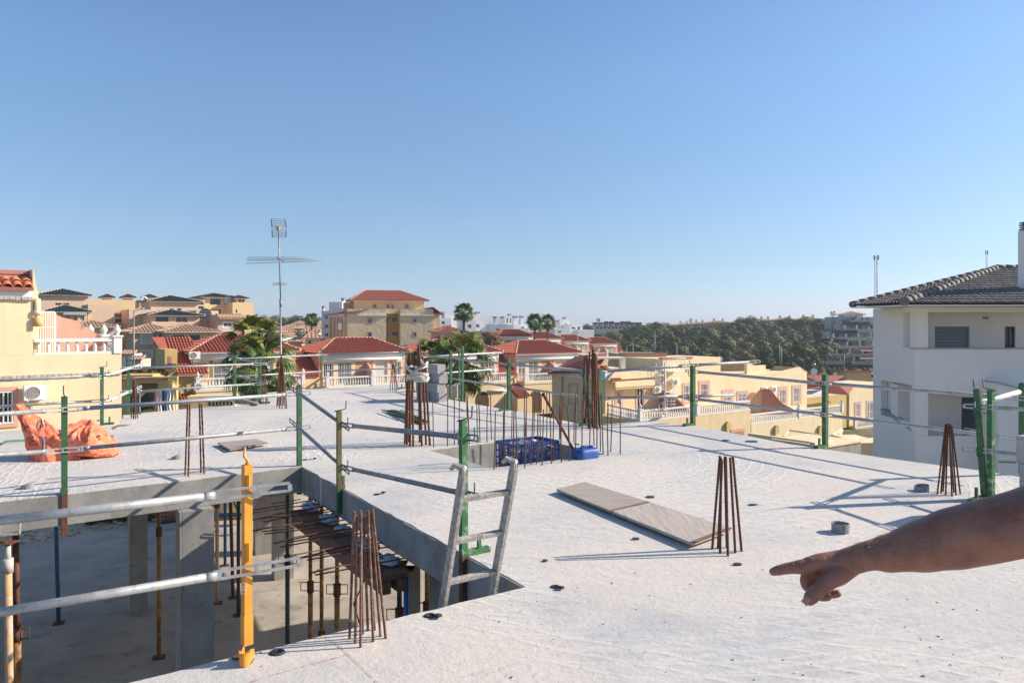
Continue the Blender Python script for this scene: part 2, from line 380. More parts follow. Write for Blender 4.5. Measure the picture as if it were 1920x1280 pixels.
g.add(vs, [(j*nx+i, j*nx+i+1, (j+1)*nx+i+1, (j+1)*nx+i) for j in range(len(ys)-1) for i in range(nx-1)], True)
mk('hillside_ground', g, SCRUB, kind='structure')
g = MB(); g.add([(-1490, -110, -32), (1490, -110, -32), (1490, 2590, -32), (-1490, 2590, -32)], [(0, 1, 2, 3)]); mk('sea', g, SEA, kind='structure')
# site ground around the building and the lower concrete floor
ZF = -3.05
g = MB(); pts = []
for i in range(40):
    for j in range(40):
        x = -26+i*1.05; y = -4+j*.72; pts.append((x, y, ZF-.07+.05*mnoise.noise(V((x*.5, y*.5, 0)))-max(0, y-20)*.03-max(0, x-7)*.12))
g.add(pts, [(i*40+j, (i+1)*40+j, (i+1)*40+j+1, i*40+j+1) for i in range(39) for j in range(39)], True)
mk('gravel_yard', g, GRAVEL, kind='structure')
g = MB()
fe = [on(35, 1022, ZF), on(250, 985, ZF), on(352, 974, ZF), on(490, 962, ZF)]
far = [fe[0]+(fe[0]-fe[2])*1.2]+fe+[V((1.5, 17.6, ZF)), V((7.0, 10.5, ZF)), V((9, 4, ZF)), V((9, -3, ZF)), V((-14, -3, ZF)), V((-16, 8, ZF))]
far = far[::-1]
fl = MB().poly([(p.x, p.y) for p in far], [], ZF-.2, ZF); mk('lower_concrete_floor', fl, FLOORM, kind='structure')

def jitter(loop, step=.14, amp=.006):
    out = []; n = len(loop)
    for i in range(n):
        a = V((loop[i][0], loop[i][1])); b = V((loop[(i+1) % n][0], loop[(i+1) % n][1])); L = (b-a).length
        if L < 1e-6: continue
        k = max(1, min(60, int(L/step))); nn = V((-(b-a).y, (b-a).x))/L
        for j in range(k):
            p = a+(b-a)*(j/k); 
            if j: p = p+nn*(R.gauss(0, amp)+amp*1.5*mnoise.noise(V((p.x*2, p.y*2, 0))))
            out.append((p.x, p.y))
    return out
C1 = on(985, 1100); C0 = on(566, 874)
NE = (C1-on(235, 1280)).normalized(); E1d = (C0-on(0, 940)).normalized(); E2d = (C1-C0).normalized(); E2L = (C1-C0).length
E2n = V((-E2d.y, E2d.x, 0));  E2n = E2n if E2n.x < 0 else -E2n     # out of the slab face into the opening
E1n = V((E1d.y, -E1d.x, 0))                                            # toward the camera
RE = (on(1480, 832)-on(1360, 809)).normalized()
N0 = on(1860, 920); Redge = on(1908, 893)
kk = (Redge-N0); 
# intersection of u-line from N0 with right edge line through Redge along RE
A_ = np.array([[U3.x, -RE.x], [U3.y, -RE.y]]); sol = np.linalg.solve(A_, np.array([kk.x, kk.y])); N1 = N0+U3*sol[0]
outer = [C1-NE*9.5, V((-7.5, -4, 0)), V((12.5, -4, 0)), N1+RE*11, N1+RE*1.5, N0+RE*1.5, N0, N1, Redge, on(1834, 881), on(1680, 861), on(1480, 832), on(1360, 809), on(1220, 788), on(1130, 795.5),
         on(1100, 797), on(1003, 777), on(838, 748), on(790, 724), on(782, 717), on(680, 724), on(564, 730), on(500, 736), on(483, 759), on(422, 761), on(351, 766), on(232, 777), on(224, 797), on(0, 808.5),
         on(0, 808.5)+(on(0, 808.5)-on(224, 797))*4, on(0, 940)-E1d*6, C0, C1]
outer = [(p.x, p.y) for p in outer]
hole = [(p.x, p.y) for p in (on(802, 843), on(919, 877), on(1132, 851), on(1006, 820))]
sl = MB().poly(jitter(outer), [jitter(hole)], -.30, 0.0)
mk('roof_slab', sl, SLABM, kind='structure')
# grey unwashed concrete lining on the faces of the slab edge, 3 mm proud of it
def liner(name, a, b, n, z0=-.298, z1=-.004, th=.003):
    mb = MB(); d = (b-a); L = d.length; d.normalize()
    k = max(2, int(L/.35)); 
    for i in range(k):
        p = a+d*(L*i/k); q = a+d*(L*(i+1)/k); o = n*(th+R.uniform(0, .002))
        mb.obox(V((p.x, p.y, z0)), (q-p), n*(.012+R.uniform(0, .0004)), Z3*(z1-z0-R.uniform(0, .006)))
    return mk(name, mb, CONC, kind='structure')
liner('slab_edge_face', on(0, 940)-E1d*6, C0-E1d*.02, E1n)
liner('slab_edge_face', C0+E2d*.02, C1-E2d*.02, E2n)
hp = [V((p[0], p[1], 0)) for p in hole]
liner('stair_opening_lining', hp[0], hp[3], V((U3.y, -U3.x, 0)), -.42, -.004)
liner('stair_opening_lining', hp[3], hp[2], -U3, -.42, -.004)
st = MB().poly([(p[0], p[1]) for p in (hp[0]+V((.02, 0, 0)), hp[1]+V((0, .02, 0)), hp[2], hp[3])], [], -.50, -.42)
mk('stair_opening_landing', st, CONC, kind='structure')
# upstand blocks on the far left edge
b = MB(); b.prism([on(440, 757, .02), on(484, 759, .02), on(484, 759, .02)+Z3*.02, on(440, 757, .02)+Z3*.14], V((-.1, .35, 0)))
mk('slab_upstand', b, CONC, kind='structure')
# wall under the slab on the far side of the opening
a = C0+E2d*(E2L*.60)-E2n*.25; c = C0+E2d*(E2L*1.3)-E2n*.25
b = MB(); b.obox(V((a.x, a.y, ZF)), V((c.x-a.x, c.y-a.y, 0)), -E2n*.2, Z3*(-.305-ZF)); mk('basement_wall', b, CONC, kind='structure')

# ------------------------------------------------------------------ garden walls beyond the lower floor
def garden_wall():
    a = on(170, 978, ZF-.05); c = on(372, 972, ZF-.05); d = (c-a); L = d.length; d.normalize(); n = V((d.y, -d.x, 0))
    root = empty('garden_wall', a, 'low pink brick garden wall behind the weeds under the slab', 'garden wall')
    w = MB().obox(a-n*.16, d*L, n*.12, Z3*1.15); mk('core', w, MORT, root)
    bm_ = MB().box(0, .235, 0, .03, 0, .06); me = raw_mesh('brick', bm_, BRICKM)
    for r in range(15):
        for k in range(int(L/.25)):
            off = (.125 if r % 2 else 0)
            if r*.075 > 1.1 or k*.25+off+.24 > L: continue
            inst('brick', me, root, basis(d, -n, Z3, a+d*(k*.25+off)-n*.01+n*R.uniform(0, .006)+Z3*(.02+r*.075)))
garden_wall()
def crazy_wall():
    a = on(385, 966, ZF-.05); c = on(520, 958, ZF-.05); d = (c-a); L = d.length; d.normalize(); n = V((d.y, -d.x, 0))
    root = empty('garden_wall', a, 'yellow garden wall of irregular stones behind the orange post', 'garden wall')
    mk('core', MB().obox(a-n*.2, d*L, n*.15, Z3*1.3), MORT, root)
    nx_, nz_ = int(L/.30), 5; P = {}
    for i in range(nx_+1):
        for j in range(nz_+1): P[i, j] = (i*L/nx_+(R.uniform(-.1, .1) if 0 < i < nx_ else 0), j*1.3/nz_+(R.uniform(-.09, .09) if 0 < j < nz_ else 0))
    for i in range(nx_):
        for j in range(nz_):
            q = [P[i, j], P[i+1, j], P[i+1, j+1], P[i, j+1]]; cx = sum(p[0] for p in q)/4; cz = sum(p[1] for p in q)/4
            q = [(cx+(p[0]-cx)*.88, cz+(p[1]-cz)*.86) for p in q]
            mk('stone', MB().prism([a-n*.05+d*p[0]+Z3*p[1] for p in q], n*.035), CRAZY, root)
crazy_wall()
for i, (px, py, s) in enumerate(((281, 972, .34), (205, 978, .22), (232, 976, .20), (170, 982, .2), (255, 975, .18))):
    p = on(px, py, ZF-.05); w = MB()
    for k in range(260 if i == 0 else 120):
        a = R.uniform(0, 6.28); r0 = R.uniform(0, s*.7); b = p+V((math.cos(a)*r0, math.sin(a)*r0, 0)); h = R.uniform(.4, 1.1)*s
        d = V((math.cos(a)*.5+R.gauss(0, .25), math.sin(a)*.5+R.gauss(0, .25), 1)).normalized()*h; sd_ = V((-d.y, d.x, 0)).normalized()*.008
        w.tri(b-sd_, b+sd_, b+d)
    mk('weed_tuft', w, WEEDL, None, ('bright green weed tuft by the pink brick wall', 'low weeds in gravel left of the bright green tuft', 'sparse weeds just beside the bright green tuft', 'leftmost low weeds on the gravel', 'small weeds between gravel and brick wall')[i], 'weeds')
# pebbles on the gravel
pb = MB()
for k in range(900):
    p = V((R.uniform(-13, -5), R.uniform(15.6, 19), ZF-.05)); s = R.uniform(.012, .05)
    pb.cbox(p, V((s, s*.3, 0)), V((-s*.2, s*.8, 0)), s*.9)
mk('loose_stones', pb, GRAVEL, None, kind='stuff')
# pipes lying beyond the floor
for i, (x0, y0, x1, y1, m, r, lb) in enumerate(((395, 970, 545, 962, BLUEPROP, .05, 'blue pipe lying on the ground beyond the props'), (395, 976, 500, 970, ORANGEPROP, .035, 'orange bar lying in front of the blue pipe'),
                                     (300, 982, 352, 975, DARKPROP, .05, 'dark pipe lying on the floor edge beside the wide column'))):
    mk('pipe', MB().tube(on(x0, y0, ZF)+Z3*r, on(x1, y1, ZF)+Z3*r, r), m, None, lb, 'pipe')

# ------------------------------------------------------------------ columns under the slab
def column(px0, px1, Y, ang, lb, side=True):
    a = ray(px0, HZ, Y); dirv = V((math.cos(ang), math.sin(ang), 0)); k = (px1-960)/F
    t = (k*a.y-a.x)/(dirv.x-k*dirv.y); n = V((dirv.y, -dirv.x, 0)); a.z = ZF
    root = empty('concrete_column', a, lb, 'column', 'square concrete columns under the slab')
    c = MB()
    ks = 12
    for i in range(ks):
        z0 = ZF+(2.748)*i/ks; z1 = ZF+2.748*(i+1)/ks; j = .0015*(i % 3)
        c.obox(V((a.x, a.y, z0))+n*(-.0)+dirv*j, dirv*(t-2*j), -n*(.32), Z3*(z1-z0))
    mk('shaft', c, CONC, root)
    mk('plank_strip', MB().obox(a-dirv*.018+Z3*.0, dirv*.016, -n*.32, Z3*2.745), WOOD, root)
column(341, 402, 7.75, UA*.9, 'wide concrete column nearest the camera, half in sun')
column(245, 277, 12.1, UA*.9, 'shaded concrete column left of the wide sunlit one')
column(481, 514, 15.2, UA*.8, 'concrete column just right of the orange post, farther back')
column(517, 551, 13.7, UA*.8, 'concrete column behind the dark grey prop')

# ------------------------------------------------------------------ steel props
def prop(px, pyb, ztop, mat, lb, topm=None, px_top=None, base_Y=None, zc=-1.35, r=.03, loops=True, py=None):
    if base_Y: p = ray(px, HZ, base_Y); p.z = ZF
    else: p = on(px, pyb, ZF)
    t = V((p.x, p.y, ztop))
    if px_top is not None: t.x = (px_top-960)/F*p.y
    root = empty('steel_prop', p, lb, 'prop', 'adjustable steel props under the slab')
    at = lambda z: lerp(p, t, (z-ZF)/(ztop-ZF))
    mk('outer_tube', MB().tube(p+Z3*.01, at(zc), r, n=10), mat, root)
    inn = MB().tube(at(zc), t-Z3*.01, r*.78, n=10); mk('inner_tube', inn, topm or mat, root)
    mk('base_plate', MB().cbox(p+Z3*.002, V((.075, .03, 0)), V((-.03, .075, 0)), .008), RUST, root)
    mk('head_plate', MB().cbox(t-Z3*.008, V((.07, 0, 0)), V((0, .07, 0)), .008), RUST, root)
    mk('collar', MB().tube(at(zc-.09), at(zc+.04), r*1.35, n=10), RUST if topm is None else topm, root)
    if loops:
        for s in (-1, 1):
            h = MB()
            c = at(zc-.02); w = .085
            h.path([c+V((s*r, 0, .05)), c+V((s*(r+w), 0, .05)), c+V((s*(r+w), 0, -.05)), c+V((s*r, 0, -.05))], .006, 6)
            mk('handle', h, RUST, root)
    # pin holes
    ph = MB()
    for k in range(9):
        q = at(zc+.12+k*.11)
        if q.z < ztop-.1: ph.obox(q+V((-.008, -r*.78-.003, -.008)), V((.016, 0, 0)), V((0, .004, 0)), Z3*.016)
    if ph.v: mk('pin_holes', ph, BLACKP, root, kind='stuff')
    return root
prop(110, 1168, -.305, BLUEPROP, 'blue steel prop standing in the shade at the left', RUST, px_top=101, zc=-.52)
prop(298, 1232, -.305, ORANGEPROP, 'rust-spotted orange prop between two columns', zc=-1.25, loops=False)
prop(407, 1108, -.305, PALEPROP, 'thin tan prop touching the right side of the wide column', base_Y=12.6, loops=False)
prop(422, 1060, -.305, BLUEPROP, 'far blue prop left of the orange guard post', RUST, zc=-.75)
prop(437, 1120, -.305, RUST, 'leaning rusty prop left of the orange guard post', px_top=429, zc=-.7)
prop(447, 1153, -.305, DARKPROP, 'dark rusty prop just left of the orange guard post', RUST, zc=-1.05)
prop(539, 1240, -.36, DARKPROP, 'dark blue-grey prop right of the orange guard post', base_Y=9.6, zc=-1.35)
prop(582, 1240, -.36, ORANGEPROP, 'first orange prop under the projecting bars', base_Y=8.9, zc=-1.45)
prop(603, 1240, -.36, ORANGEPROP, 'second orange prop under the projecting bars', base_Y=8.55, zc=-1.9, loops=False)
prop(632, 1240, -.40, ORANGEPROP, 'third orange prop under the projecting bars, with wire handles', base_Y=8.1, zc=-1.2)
prop(749, 1240, -.50, DARKPROP, 'dark prop under the end of the timber ledge', base_Y=6.75, zc=-.95)
prop(762, 1240, -.50, BRIGHTBLUE, 'bright blue prop under the end of the timber ledge', base_Y=6.6, r=.034, zc=-2.2, loops=False)
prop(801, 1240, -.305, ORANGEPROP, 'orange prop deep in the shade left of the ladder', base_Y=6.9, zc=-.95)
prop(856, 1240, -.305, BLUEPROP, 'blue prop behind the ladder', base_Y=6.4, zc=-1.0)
prop(21, 1240, -.36, PALEPROP, 'pale orange prop in full sun at the left edge', RAG, base_Y=6.9, px_top=14, r=.034, zc=-.55, loops=False)
prop(36, 1240, -.32, ORANGEPROP, 'dark orange prop behind the pale one at the left edge', RUST, base_Y=7.3, px_top=29, r=.036, zc=-1.35)
mk('timber_post', MB().obox(V((ray(768, HZ, 6.55).x, 6.55, ZF)), V((.09, .04, 0)), V((-.04, .09, 0)), Z3*2.55), WOOD, None, 'grey timber post beside the bright blue prop', 'post')
# crane-like fork head at the left edge
p = ray(9, 1000, 6.85); mb = MB()
mb.obox(p+V((-.05, -.05, -.02)), V((.16, .09, 0)), V((-.02, .05, 0)), Z3*.02); mb.obox(p+V((-.05, -.05, 0)), V((.02, .01, 0)), V((-.02, .05, 0)), Z3*.10); mb.obox(p+V((.09, .03, 0)), V((.02, .01, 0)), V((-.02, .05, 0)), Z3*.09)
mk('prop_fork_head', mb, ALU, None, 'metal fork head on top of the pale prop at the left edge', 'prop head')

# ------------------------------------------------------------------ timber ledge with rags and projecting bars
def ledge():
    a = C0+E2d*(E2L*.10)+E2n*.02; b = C0+E2d*(E2L*.64)+E2n*.02; z = -.36
    root = empty('timber_ledge', a+Z3*z, 'rusty formwork timber ledge along the slab edge, laden with rags', 'formwork ledge')
    L = (b-a).length
    for k in range(6):
        q = a+E2d*(L*k/6+.01); mk('plank', MB().obox(q+Z3*(z-.06+R.uniform(-.004, .004)), E2d*(L/6-.02), E2n*.24, Z3*.045), WOODR, root)
    mk('bearer', MB().obox(a+E2n*.16+Z3*(z-.165), E2d*L, E2n*.08, Z3*.10), WOODR, root)
    mk('bearer', MB().obox(a+E2n*.02+Z3*(z-.165), E2d*L, E2n*.08, Z3*.10), WOODR, root)
    for k in range(5):
        q = a+E2d*(L*(k+.3)/5); mk('cleat', MB().obox(q+E2n*.01+Z3*(z-.01), E2d*.09, E2n*.22, Z3*.03), WOODR, root)
    for t, w, hh, lb in ((.06, .34, .09, 'crumpled grey rag at the far end of the timber ledge'), (.30, .30, .08, 'crumpled grey rag in the middle of the timber ledge'), (.46, .22, .06, 'small grey rag beside the near rebar bunch'), (.70, .42, .09, 'long twisted grey rag on the near part of the ledge'), (.90, .26, .07, 'crumpled grey rag at the near end of the ledge')):
        m_ = MB(); c = a+E2d*(L*t)+E2n*.07+Z3*(z-.012); nu, nv = 22, 14; vs = []
        for i in range(nv+1):
            for j in range(nu):
                th = 2*math.pi*j/nu; ph = math.pi*i/nv-math.pi/2
                d = V((math.cos(ph)*math.cos(th), math.cos(ph)*math.sin(th), math.sin(ph)))
                rr = 1+.28*mnoise.noise(d*2.2+V((t*9, 0, 0)))+.16*mnoise.noise(d*5+V((t*5, 3, 0)))
                vs.append(c+E2d*(d.x*w*.5*rr)+E2n*(d.y*.085*rr)+Z3*(max(0, d.z*.5+.5)*hh*rr))
        m_.add(vs, [(i*nu+j, i*nu+(j+1) % nu, (i+1)*nu+(j+1) % nu, (i+1)*nu+j) for i in range(nv) for j in range(nu)], True)
        mk('rag', m_, RAGB, None, lb, 'rag')
    rb = empty('projecting_bars', a+Z3*z, 'rusty starter bars sticking out sideways from the slab edge', 'rebar')
    tips = [(488, 961), (500, 965), (505, 979), (523, 989), (512, 985), (544, 1003), (556, 1006), (560, 1015), (570, 1034), (580, 1031), (593, 1037), (605, 1060), (612, 1052), (598, 1044), (640, 1062), (575, 1012)]
    for i, (px, py) in enumerate(tips):
        t = .02+.93*i/len(tips)+R.uniform(-.01, .01); q = C0+E2d*(E2L*(.10+.53*(i+.5)/len(tips)))+Z3*(-.285+R.uniform(-.02, .02))
        tip = q+E2n*(.80+R.uniform(-.12, .06))+E2d*R.uniform(-.12, .05)+Z3*R.uniform(-.07, .02)
        mid = lerp(q, tip, .5)+Z3*R.uniform(-.012, .012)
        mk('bar', MB().path([q-E2n*.1, q, mid, tip], .0065, 6), RUST, rb)
        if i % 3 == 0:
            u2 = tip+Z3*.035; mk('bar', MB().path([tip, tip+Z3*.018+E2n*.012, u2-E2n*.01, lerp(q, tip, .25)+Z3*.03], .005, 6), RUST, rb)
    hk = C0+E2d*(E2L*.62)+E2n*.2+Z3*-.36
    mk('bar', MB().path([hk, hk+Z3*-.03+E2n*.16, hk+E2n*.26-Z3*.22, hk+E2n*.20-Z3*.42, hk+E2n*.08-Z3*.46], .006, 6), RUST, rb)
ledge()

# ------------------------------------------------------------------ guard posts and rails
def lhook(mb, p, d, r=.006, a=.07, h=.09): mb.path([p, p+d*a*.85, p+d*a+Z3*.012, p+d*a+Z3*h], r, 6)
def post(p, ztop, lb, mat=GREEN, zbot=0.0, foot=None, w=.025, hooks=(.43, .83), hd=None, top=True, lean=V((0, 0, 0)), lower=None, foot_len=.24, hook_on=True):
    foot = foot or -U3; hd = hd or foot; sd_ = Z3.cross(foot)
    root = empty('guard_post', V((p.x, p.y, 0)), lb, 'guard post', 'square steel guard posts clamped to the slab edge')
    tp = p+lean+Z3*ztop
    mk('post', MB().path([p+Z3*max(zbot, 0 if lower else zbot), tp], w*1.414, 4, rot=math.pi/4+math.atan2(foot.y, foot.x), smooth=False), mat, root)
    if lower: mk('lower_leg', MB().path([p+Z3*zbot, p], w*1.414, 4, rot=math.pi/4+math.atan2(foot.y, foot.x), smooth=False), lower, root)
    f = MB(); f.obox(p-foot*w-sd_*w*1.05+Z3*.003, foot*foot_len, sd_*w*2.1, Z3*.035)
    mk('foot_bar', f, mat, root)
    f = MB(); f.cbox(p+foot*foot_len*.55, foot*.012, sd_*.012, .13); mk('foot_stub', f, mat, root)
    for h in hooks:
        f = MB(); q = lerp(p, tp, h/ztop); lhook(f, q+sd_*0+hd*w-Z3*.02, hd); mk('rail_hook', f, mat, root)
    if top:
        f = MB().path([tp+hd*.03+Z3*.0-hd*.08, tp+Z3*.012+hd*.03, tp+Z3*.02+hd*.07, tp+Z3*.10+hd*.075], .006, 6); mk('top_hook', f, DARKPROP if mat is not ORANGEP else ORANGEP, root)
    return root
def rail(a, b, lb, mat=GALV, r=.021, ends=(1, 1), over=.10):
    d = (b-a).normalized(); root = empty('guard_rail', a, lb, 'guard rail', 'steel guard rail tubes'); s = d.cross(Z3).normalized(); L = .30
    a2 = a+d*(L*.75 if ends[0] else 0); b2 = b-d*(L*.75 if ends[1] else 0)
    mk('tube', MB().path([a2, b2], r, 12), mat, root)
    for e, (o, q, sg) in zip(ends, ((a2, a, -1), (b2, b, 1))):
        if not e: continue
        m_ = MB(); dd = d*sg
        m_.path([o-dd*.01, o+dd*.05], [(r, r), (r*.35, r*1.15)] if abs(dd.cross(Z3).length) > .2 else [r, r*.6], 10)
        for z in (r*.62, -r*.62-.012): m_.obox(o+dd*.03-s*.004+Z3*z, dd*(L*.75+over), s*.008, Z3*.013)
        m_.obox(o+dd*(L*.75+over+.02)-s*.005-Z3*r, dd*.02, s*.010, Z3*r*1.6); m_.obox(o+dd*.03-s*.005-Z3*r, dd*.04, s*.010, Z3*r*2); m_.obox(o+dd*.22-s*.005-Z3*r, dd*.015, s*.010, Z3*r*2)
        mk('slotted_end', m_, mat, root)
    return root
def rp(x0, y0, Y0, x1, y1, Y1, lb, **k): return rail(ray(x0, y0, Y0), ray(x1, y1, Y1), lb, **k)
# positions
pG1 = on(120, 925)-E1n*-.03; pG2 = on(191, 797); pG3 = on(241, 777); pG4 = on(561, 873); pG7 = on(487, 757); pG8 = on(440, 748)
pG9 = on(603, 727.5); pG10 = on(954, 769); pG11 = on(1299, 797); pG12 = on(1547, 838)
tG5 = .2935; pG5 = C0+E2d*(E2L*tG5)+E2n*.04; pG6 = C0+E2d*(E2L*.84)+E2n*.03
post(pG1, .95, 'green guard post on the slab edge in front of the orange sack', zbot=-.40, lower=RUST, foot=-E1n, foot_len=.12)
post(pG2, .945, 'green guard post before the yellow wall, beside the air conditioner', foot=U3, foot_len=.2)
post(pG3, .985, 'green guard post at the corner of the yellow house wall', foot=U3)
post(pG4, .94, 'green guard post at the inner corner of the slab opening', zbot=-.33, lower=GREEN, foot=E1n*-1, foot_len=.05)
post(pG5, .78, 'worn olive guard post hanging on the slab edge over the rags', mat=OLIVE, zbot=-.25, lower=GREEN, foot=E2n*-1, foot_len=.08, hooks=(.21, .64), w=.022)
post(pG6, .965, 'green guard post standing behind the aluminium ladder', zbot=-.45, mat=GREENC, lower=RUST, foot=U3, foot_len=.24, hooks=(.445, .84), w=.024)
post(pG7, .94, 'green guard post left of the antenna mast, by the grey upstand', foot=U3, w=.032)
post(pG8, .955, 'green guard post under the left part of the big palm', foot=U3, w=.034)
post(pG9, 1.0, 'thin brownish guard post before the middle red-roofed house', mat=OLIVE, w=.022)
post(pG10, .99, 'green guard post between rebar rows and the white balustrade', foot=-U3, w=.028)
post(pG11, .97, 'green guard post on the right slab edge, nearer the spiral staircase', foot=-U3, w=.032)
post(pG12, .975, 'green guard post on the right slab edge before the yellow terrace', foot=-U3, w=.03)
pG13 = on(1847, 935); pG13b = on(1858, 937)
post(pG13, 1.04, 'leaning green guard post, left one of the pair at the right edge', foot=-U3, w=.026, lean=V((-.075, 0, 0)), foot_len=.32)
post(pG13b, 1.03, 'upright green guard post, right one of the pair at the right edge', mat=GREENC, foot=RE*-1, w=.024, foot_len=.1)
pG14 = V(((1917-960)/F*8.25, 8.25, 0)); post(pG14, 1.0, 'green guard post behind the grey blocks at the right edge', foot=U3, w=.028)
pG15 = ray(762, HZ, 19.2); pG15.z = 0; post(pG15, 1.05, 'olive guard post behind the strapped rebar column', mat=OLIVE, w=.022)
pG15b = ray(785, HZ, 18.2); pG15b.z = 0; post(pG15b, .98, 'green guard post hidden among the strapped rebar column', w=.024)
pG16 = on(845, 748); post(pG16, 1.07, 'green guard post in front of the right palm, left one of three', w=.026)
pG17 = ray(867, HZ, 17.6); pG17.z = -.25; post(pG17, 1.38, 'green guard post in front of the right palm, right one of three', w=.03)
pG17b = ray(861, HZ, 18.5); pG17b.z = -.25; post(pG17b, 1.25, 'green guard post in front of the right palm, middle one of three', w=.02)
pG18 = on(1106, 797); post(pG18, .95, 'green guard post inside the tall rusty bars', w=.026, lean=V((-.1, 0, 0)))
pG18b = on(1124, 796); post(pG18b, .92, 'green guard post just right of the tall rusty bars', w=.030)
# orange post
pO = on(463, 1241)
ro = empty('guard_post', pO, 'bright orange guard post with a hooked foot on the near slab edge', 'guard post', 'square steel guard posts clamped to the slab edge')
d0 = NE; s0 = V((NE.y, -NE.x, 0))
mk('post', MB().path([pO+Z3*.10, pO+Z3*.965], .0195*1.414, 4, rot=math.pi/4+math.atan2(d0.y, d0.x)+.15, smooth=False), ORANGEP, ro)
mk('sleeve', MB().path([pO+Z3*.09, pO+Z3*.24], .0225*1.414, 4, rot=math.pi/4+math.atan2(d0.y, d0.x)+.15, smooth=False), ORANGEP, ro)
mk('rail_bracket', MB().obox(pO+V((.006, -.03, .50)), V((.016, 0, 0)), V((0, .012, 0)), Z3*.09), ORANGEP, ro)
mk('rail_bracket', MB().obox(pO+V((.006, -.03, .84)), V((.016, 0, 0)), V((0, .012, 0)), Z3*.08), ORANGEP, ro)
f = MB(); prv = None; ring = []
for k in range(15):
    a = math.pi*(k/14.0); ring.append(pO+V((.026*math.cos(a)*-1, -.03-.032*math.sin(a), 0)))
loop = [pO+V((-.026, .03, 0))]+ring+[pO+V((.026, .03, 0))]
for i in range(len(loop)-1):
    p, q = loop[i], loop[i+1]; n = V(((q-p).y, -(q-p).x, 0)).normalized()*-.004
    f.add([p+Z3*.004, q+Z3*.004, q+n+Z3*.004, p+n+Z3*.004, p+Z3*.075, q+Z3*.055, q+n+Z3*.055, p+n+Z3*.075], [(0, 3, 2, 1), (4, 5, 6, 7), (0, 1, 5, 4), (1, 2, 6, 5), (2, 3, 7, 6), (3, 0, 4, 7)])
f.obox(pO+V((-.026, -.03, .004)), V((.052, 0, 0)), V((0, .06, 0)), Z3*.006)
mk('hooked_foot', f, ORANGEP, ro)
mk('top_hook', MB().path([pO+Z3*.96, pO+Z3*.985+V((.004, 0, 0)), pO+Z3*1.005+V((-.014, 0, 0)), pO+Z3*1.05+V((-.010, 0, 0))], [.012, .009, .006, .006], 8), ORANGEP, ro)
def text_mesh(txt, size, ext=.0004):
    cu = bpy.data.curves.new('t', 'FONT'); cu.body = txt; cu.size = size; cu.extrude = ext; cu.resolution_u = 2
    o = bpy.data.objects.new('t', cu); COL.objects.link(o); bpy.context.view_layer.update()
    me = bpy.data.meshes.new_from_object(o.evaluated_get(bpy.context.evaluated_depsgraph_get())); bpy.data.objects.remove(o); return me
tm = text_mesh('1761', .035); tm.materials.clear(); tm.materials.append(STRAPW)
o = inst('chalk_writing', tm, ro, basis(V((.12, 0, 1)).normalized(), V((-1, 0, .12)).normalized(), V((0, -1, 0)), pO+V((.006, -.0285, .335))))
# rails
rp(-110, 988, 3.11, 476, 920, 3.63, 'nearest upper guard rail ending at the orange post', r=.0205, ends=(0, 1), over=.14)
rp(-110, 1166, 3.11, 480, 1066, 3.63, 'nearest lower guard rail ending at the orange post', r=.0205, ends=(0, 1), over=.18)
rp(-160, 786, 6.2, 122, 768, 7.25, 'upper rail left of the sack post, running out of frame', ends=(0, 1))
rp(118, 768, 7.22, 562, 738, 8.72, 'upper rail from the sack post to the inner corner post')
rp(-160, 863, 6.2, 122, 844, 7.25, 'lower rail before the orange sack, running out of frame', ends=(0, 1))
rp(118, 844, 7.22, 562, 802, 8.72, 'lower rail from the sack post to the inner corner post')
rp(-120, 720, 11.6, 192, 703, 12.25, 'upper rail across the yellow house wall', ends=(0, 1))
rp(-120, 768, 11.6, 192, 751, 12.25, 'lower rail across the yellow house wall', ends=(0, 1))
rp(192, 706, 12.25, 275, 680, 14.6, 'short upper rail rising to the post at the house corner', r=.025, mat=GALVW)
rp(192, 755, 12.25, 262, 726, 14.4, 'short lower rail rising to the post at the house corner', r=.025, mat=GALVW)
rp(241, 690, 13.6, 489, 682, 15.4, 'upper rail above the laundry, ending by the palm')
rp(241, 734, 13.6, 489, 719, 15.4, 'lower rail above the laundry, ending by the palm')
rp(438, 673, 16.5, 604, 665, 19.3, 'upper rail crossing the antenna mast')
rp(438, 706, 16.5, 604, 696, 19.3, 'lower rail crossing the antenna mast')
rp(440, 672, 16.5, 489, 681, 15.4, 'short upper rail between the two posts under the palm')
rp(440, 704, 16.5, 489, 715, 15.4, 'short lower rail between the two posts under the palm')
rp(603, 665, 19.3, 764, 660, 19.2, 'upper rail along the balconies of the middle house')
rp(603, 696, 19.3, 764, 689, 19.2, 'lower rail along the balconies of the middle house')
rp(550, 730, 8.72, 645, 797, 7.45, 'upper rail slanting from the corner post to the olive post', mat=GALVD)
rp(550, 793, 8.72, 645, 877, 7.45, 'lower rail slanting from the corner post to the olive post', mat=GALVD)
rp(650, 797, 7.40, 880, 820, 5.30, 'upper rail from the olive post to the post behind the ladder', mat=GALVD)
rp(650, 877, 7.40, 880, 927, 5.30, 'lower rail from the olive post to the post behind the ladder', mat=GALVD)
rp(787, 665, 18.2, 956, 683, 14.35, 'upper rail in front of the right palm, nearest of the pair')
rp(803, 703, 18.2, 956, 725, 14.35, 'lower rail in front of the right palm, nearest of the pair')
rp(956, 683, 14.35, 1104, 696, 12.8, 'upper rail above the stair bars')
rp(956, 725, 14.35, 1104, 745, 12.8, 'lower rail above the stair bars')
rp(788, 669, 18.3, 934, 661, 20.5, 'bright upper rail behind the right palm posts', mat=GALVW, r=.02)
rp(804, 701, 18.3, 928, 692, 20.5, 'bright lower rail behind the right palm posts', mat=GALVW, r=.02)
rp(1122, 697, 12.6, 1297, 685, 12.28, 'upper rail left of the spiral staircase post', r=.023)
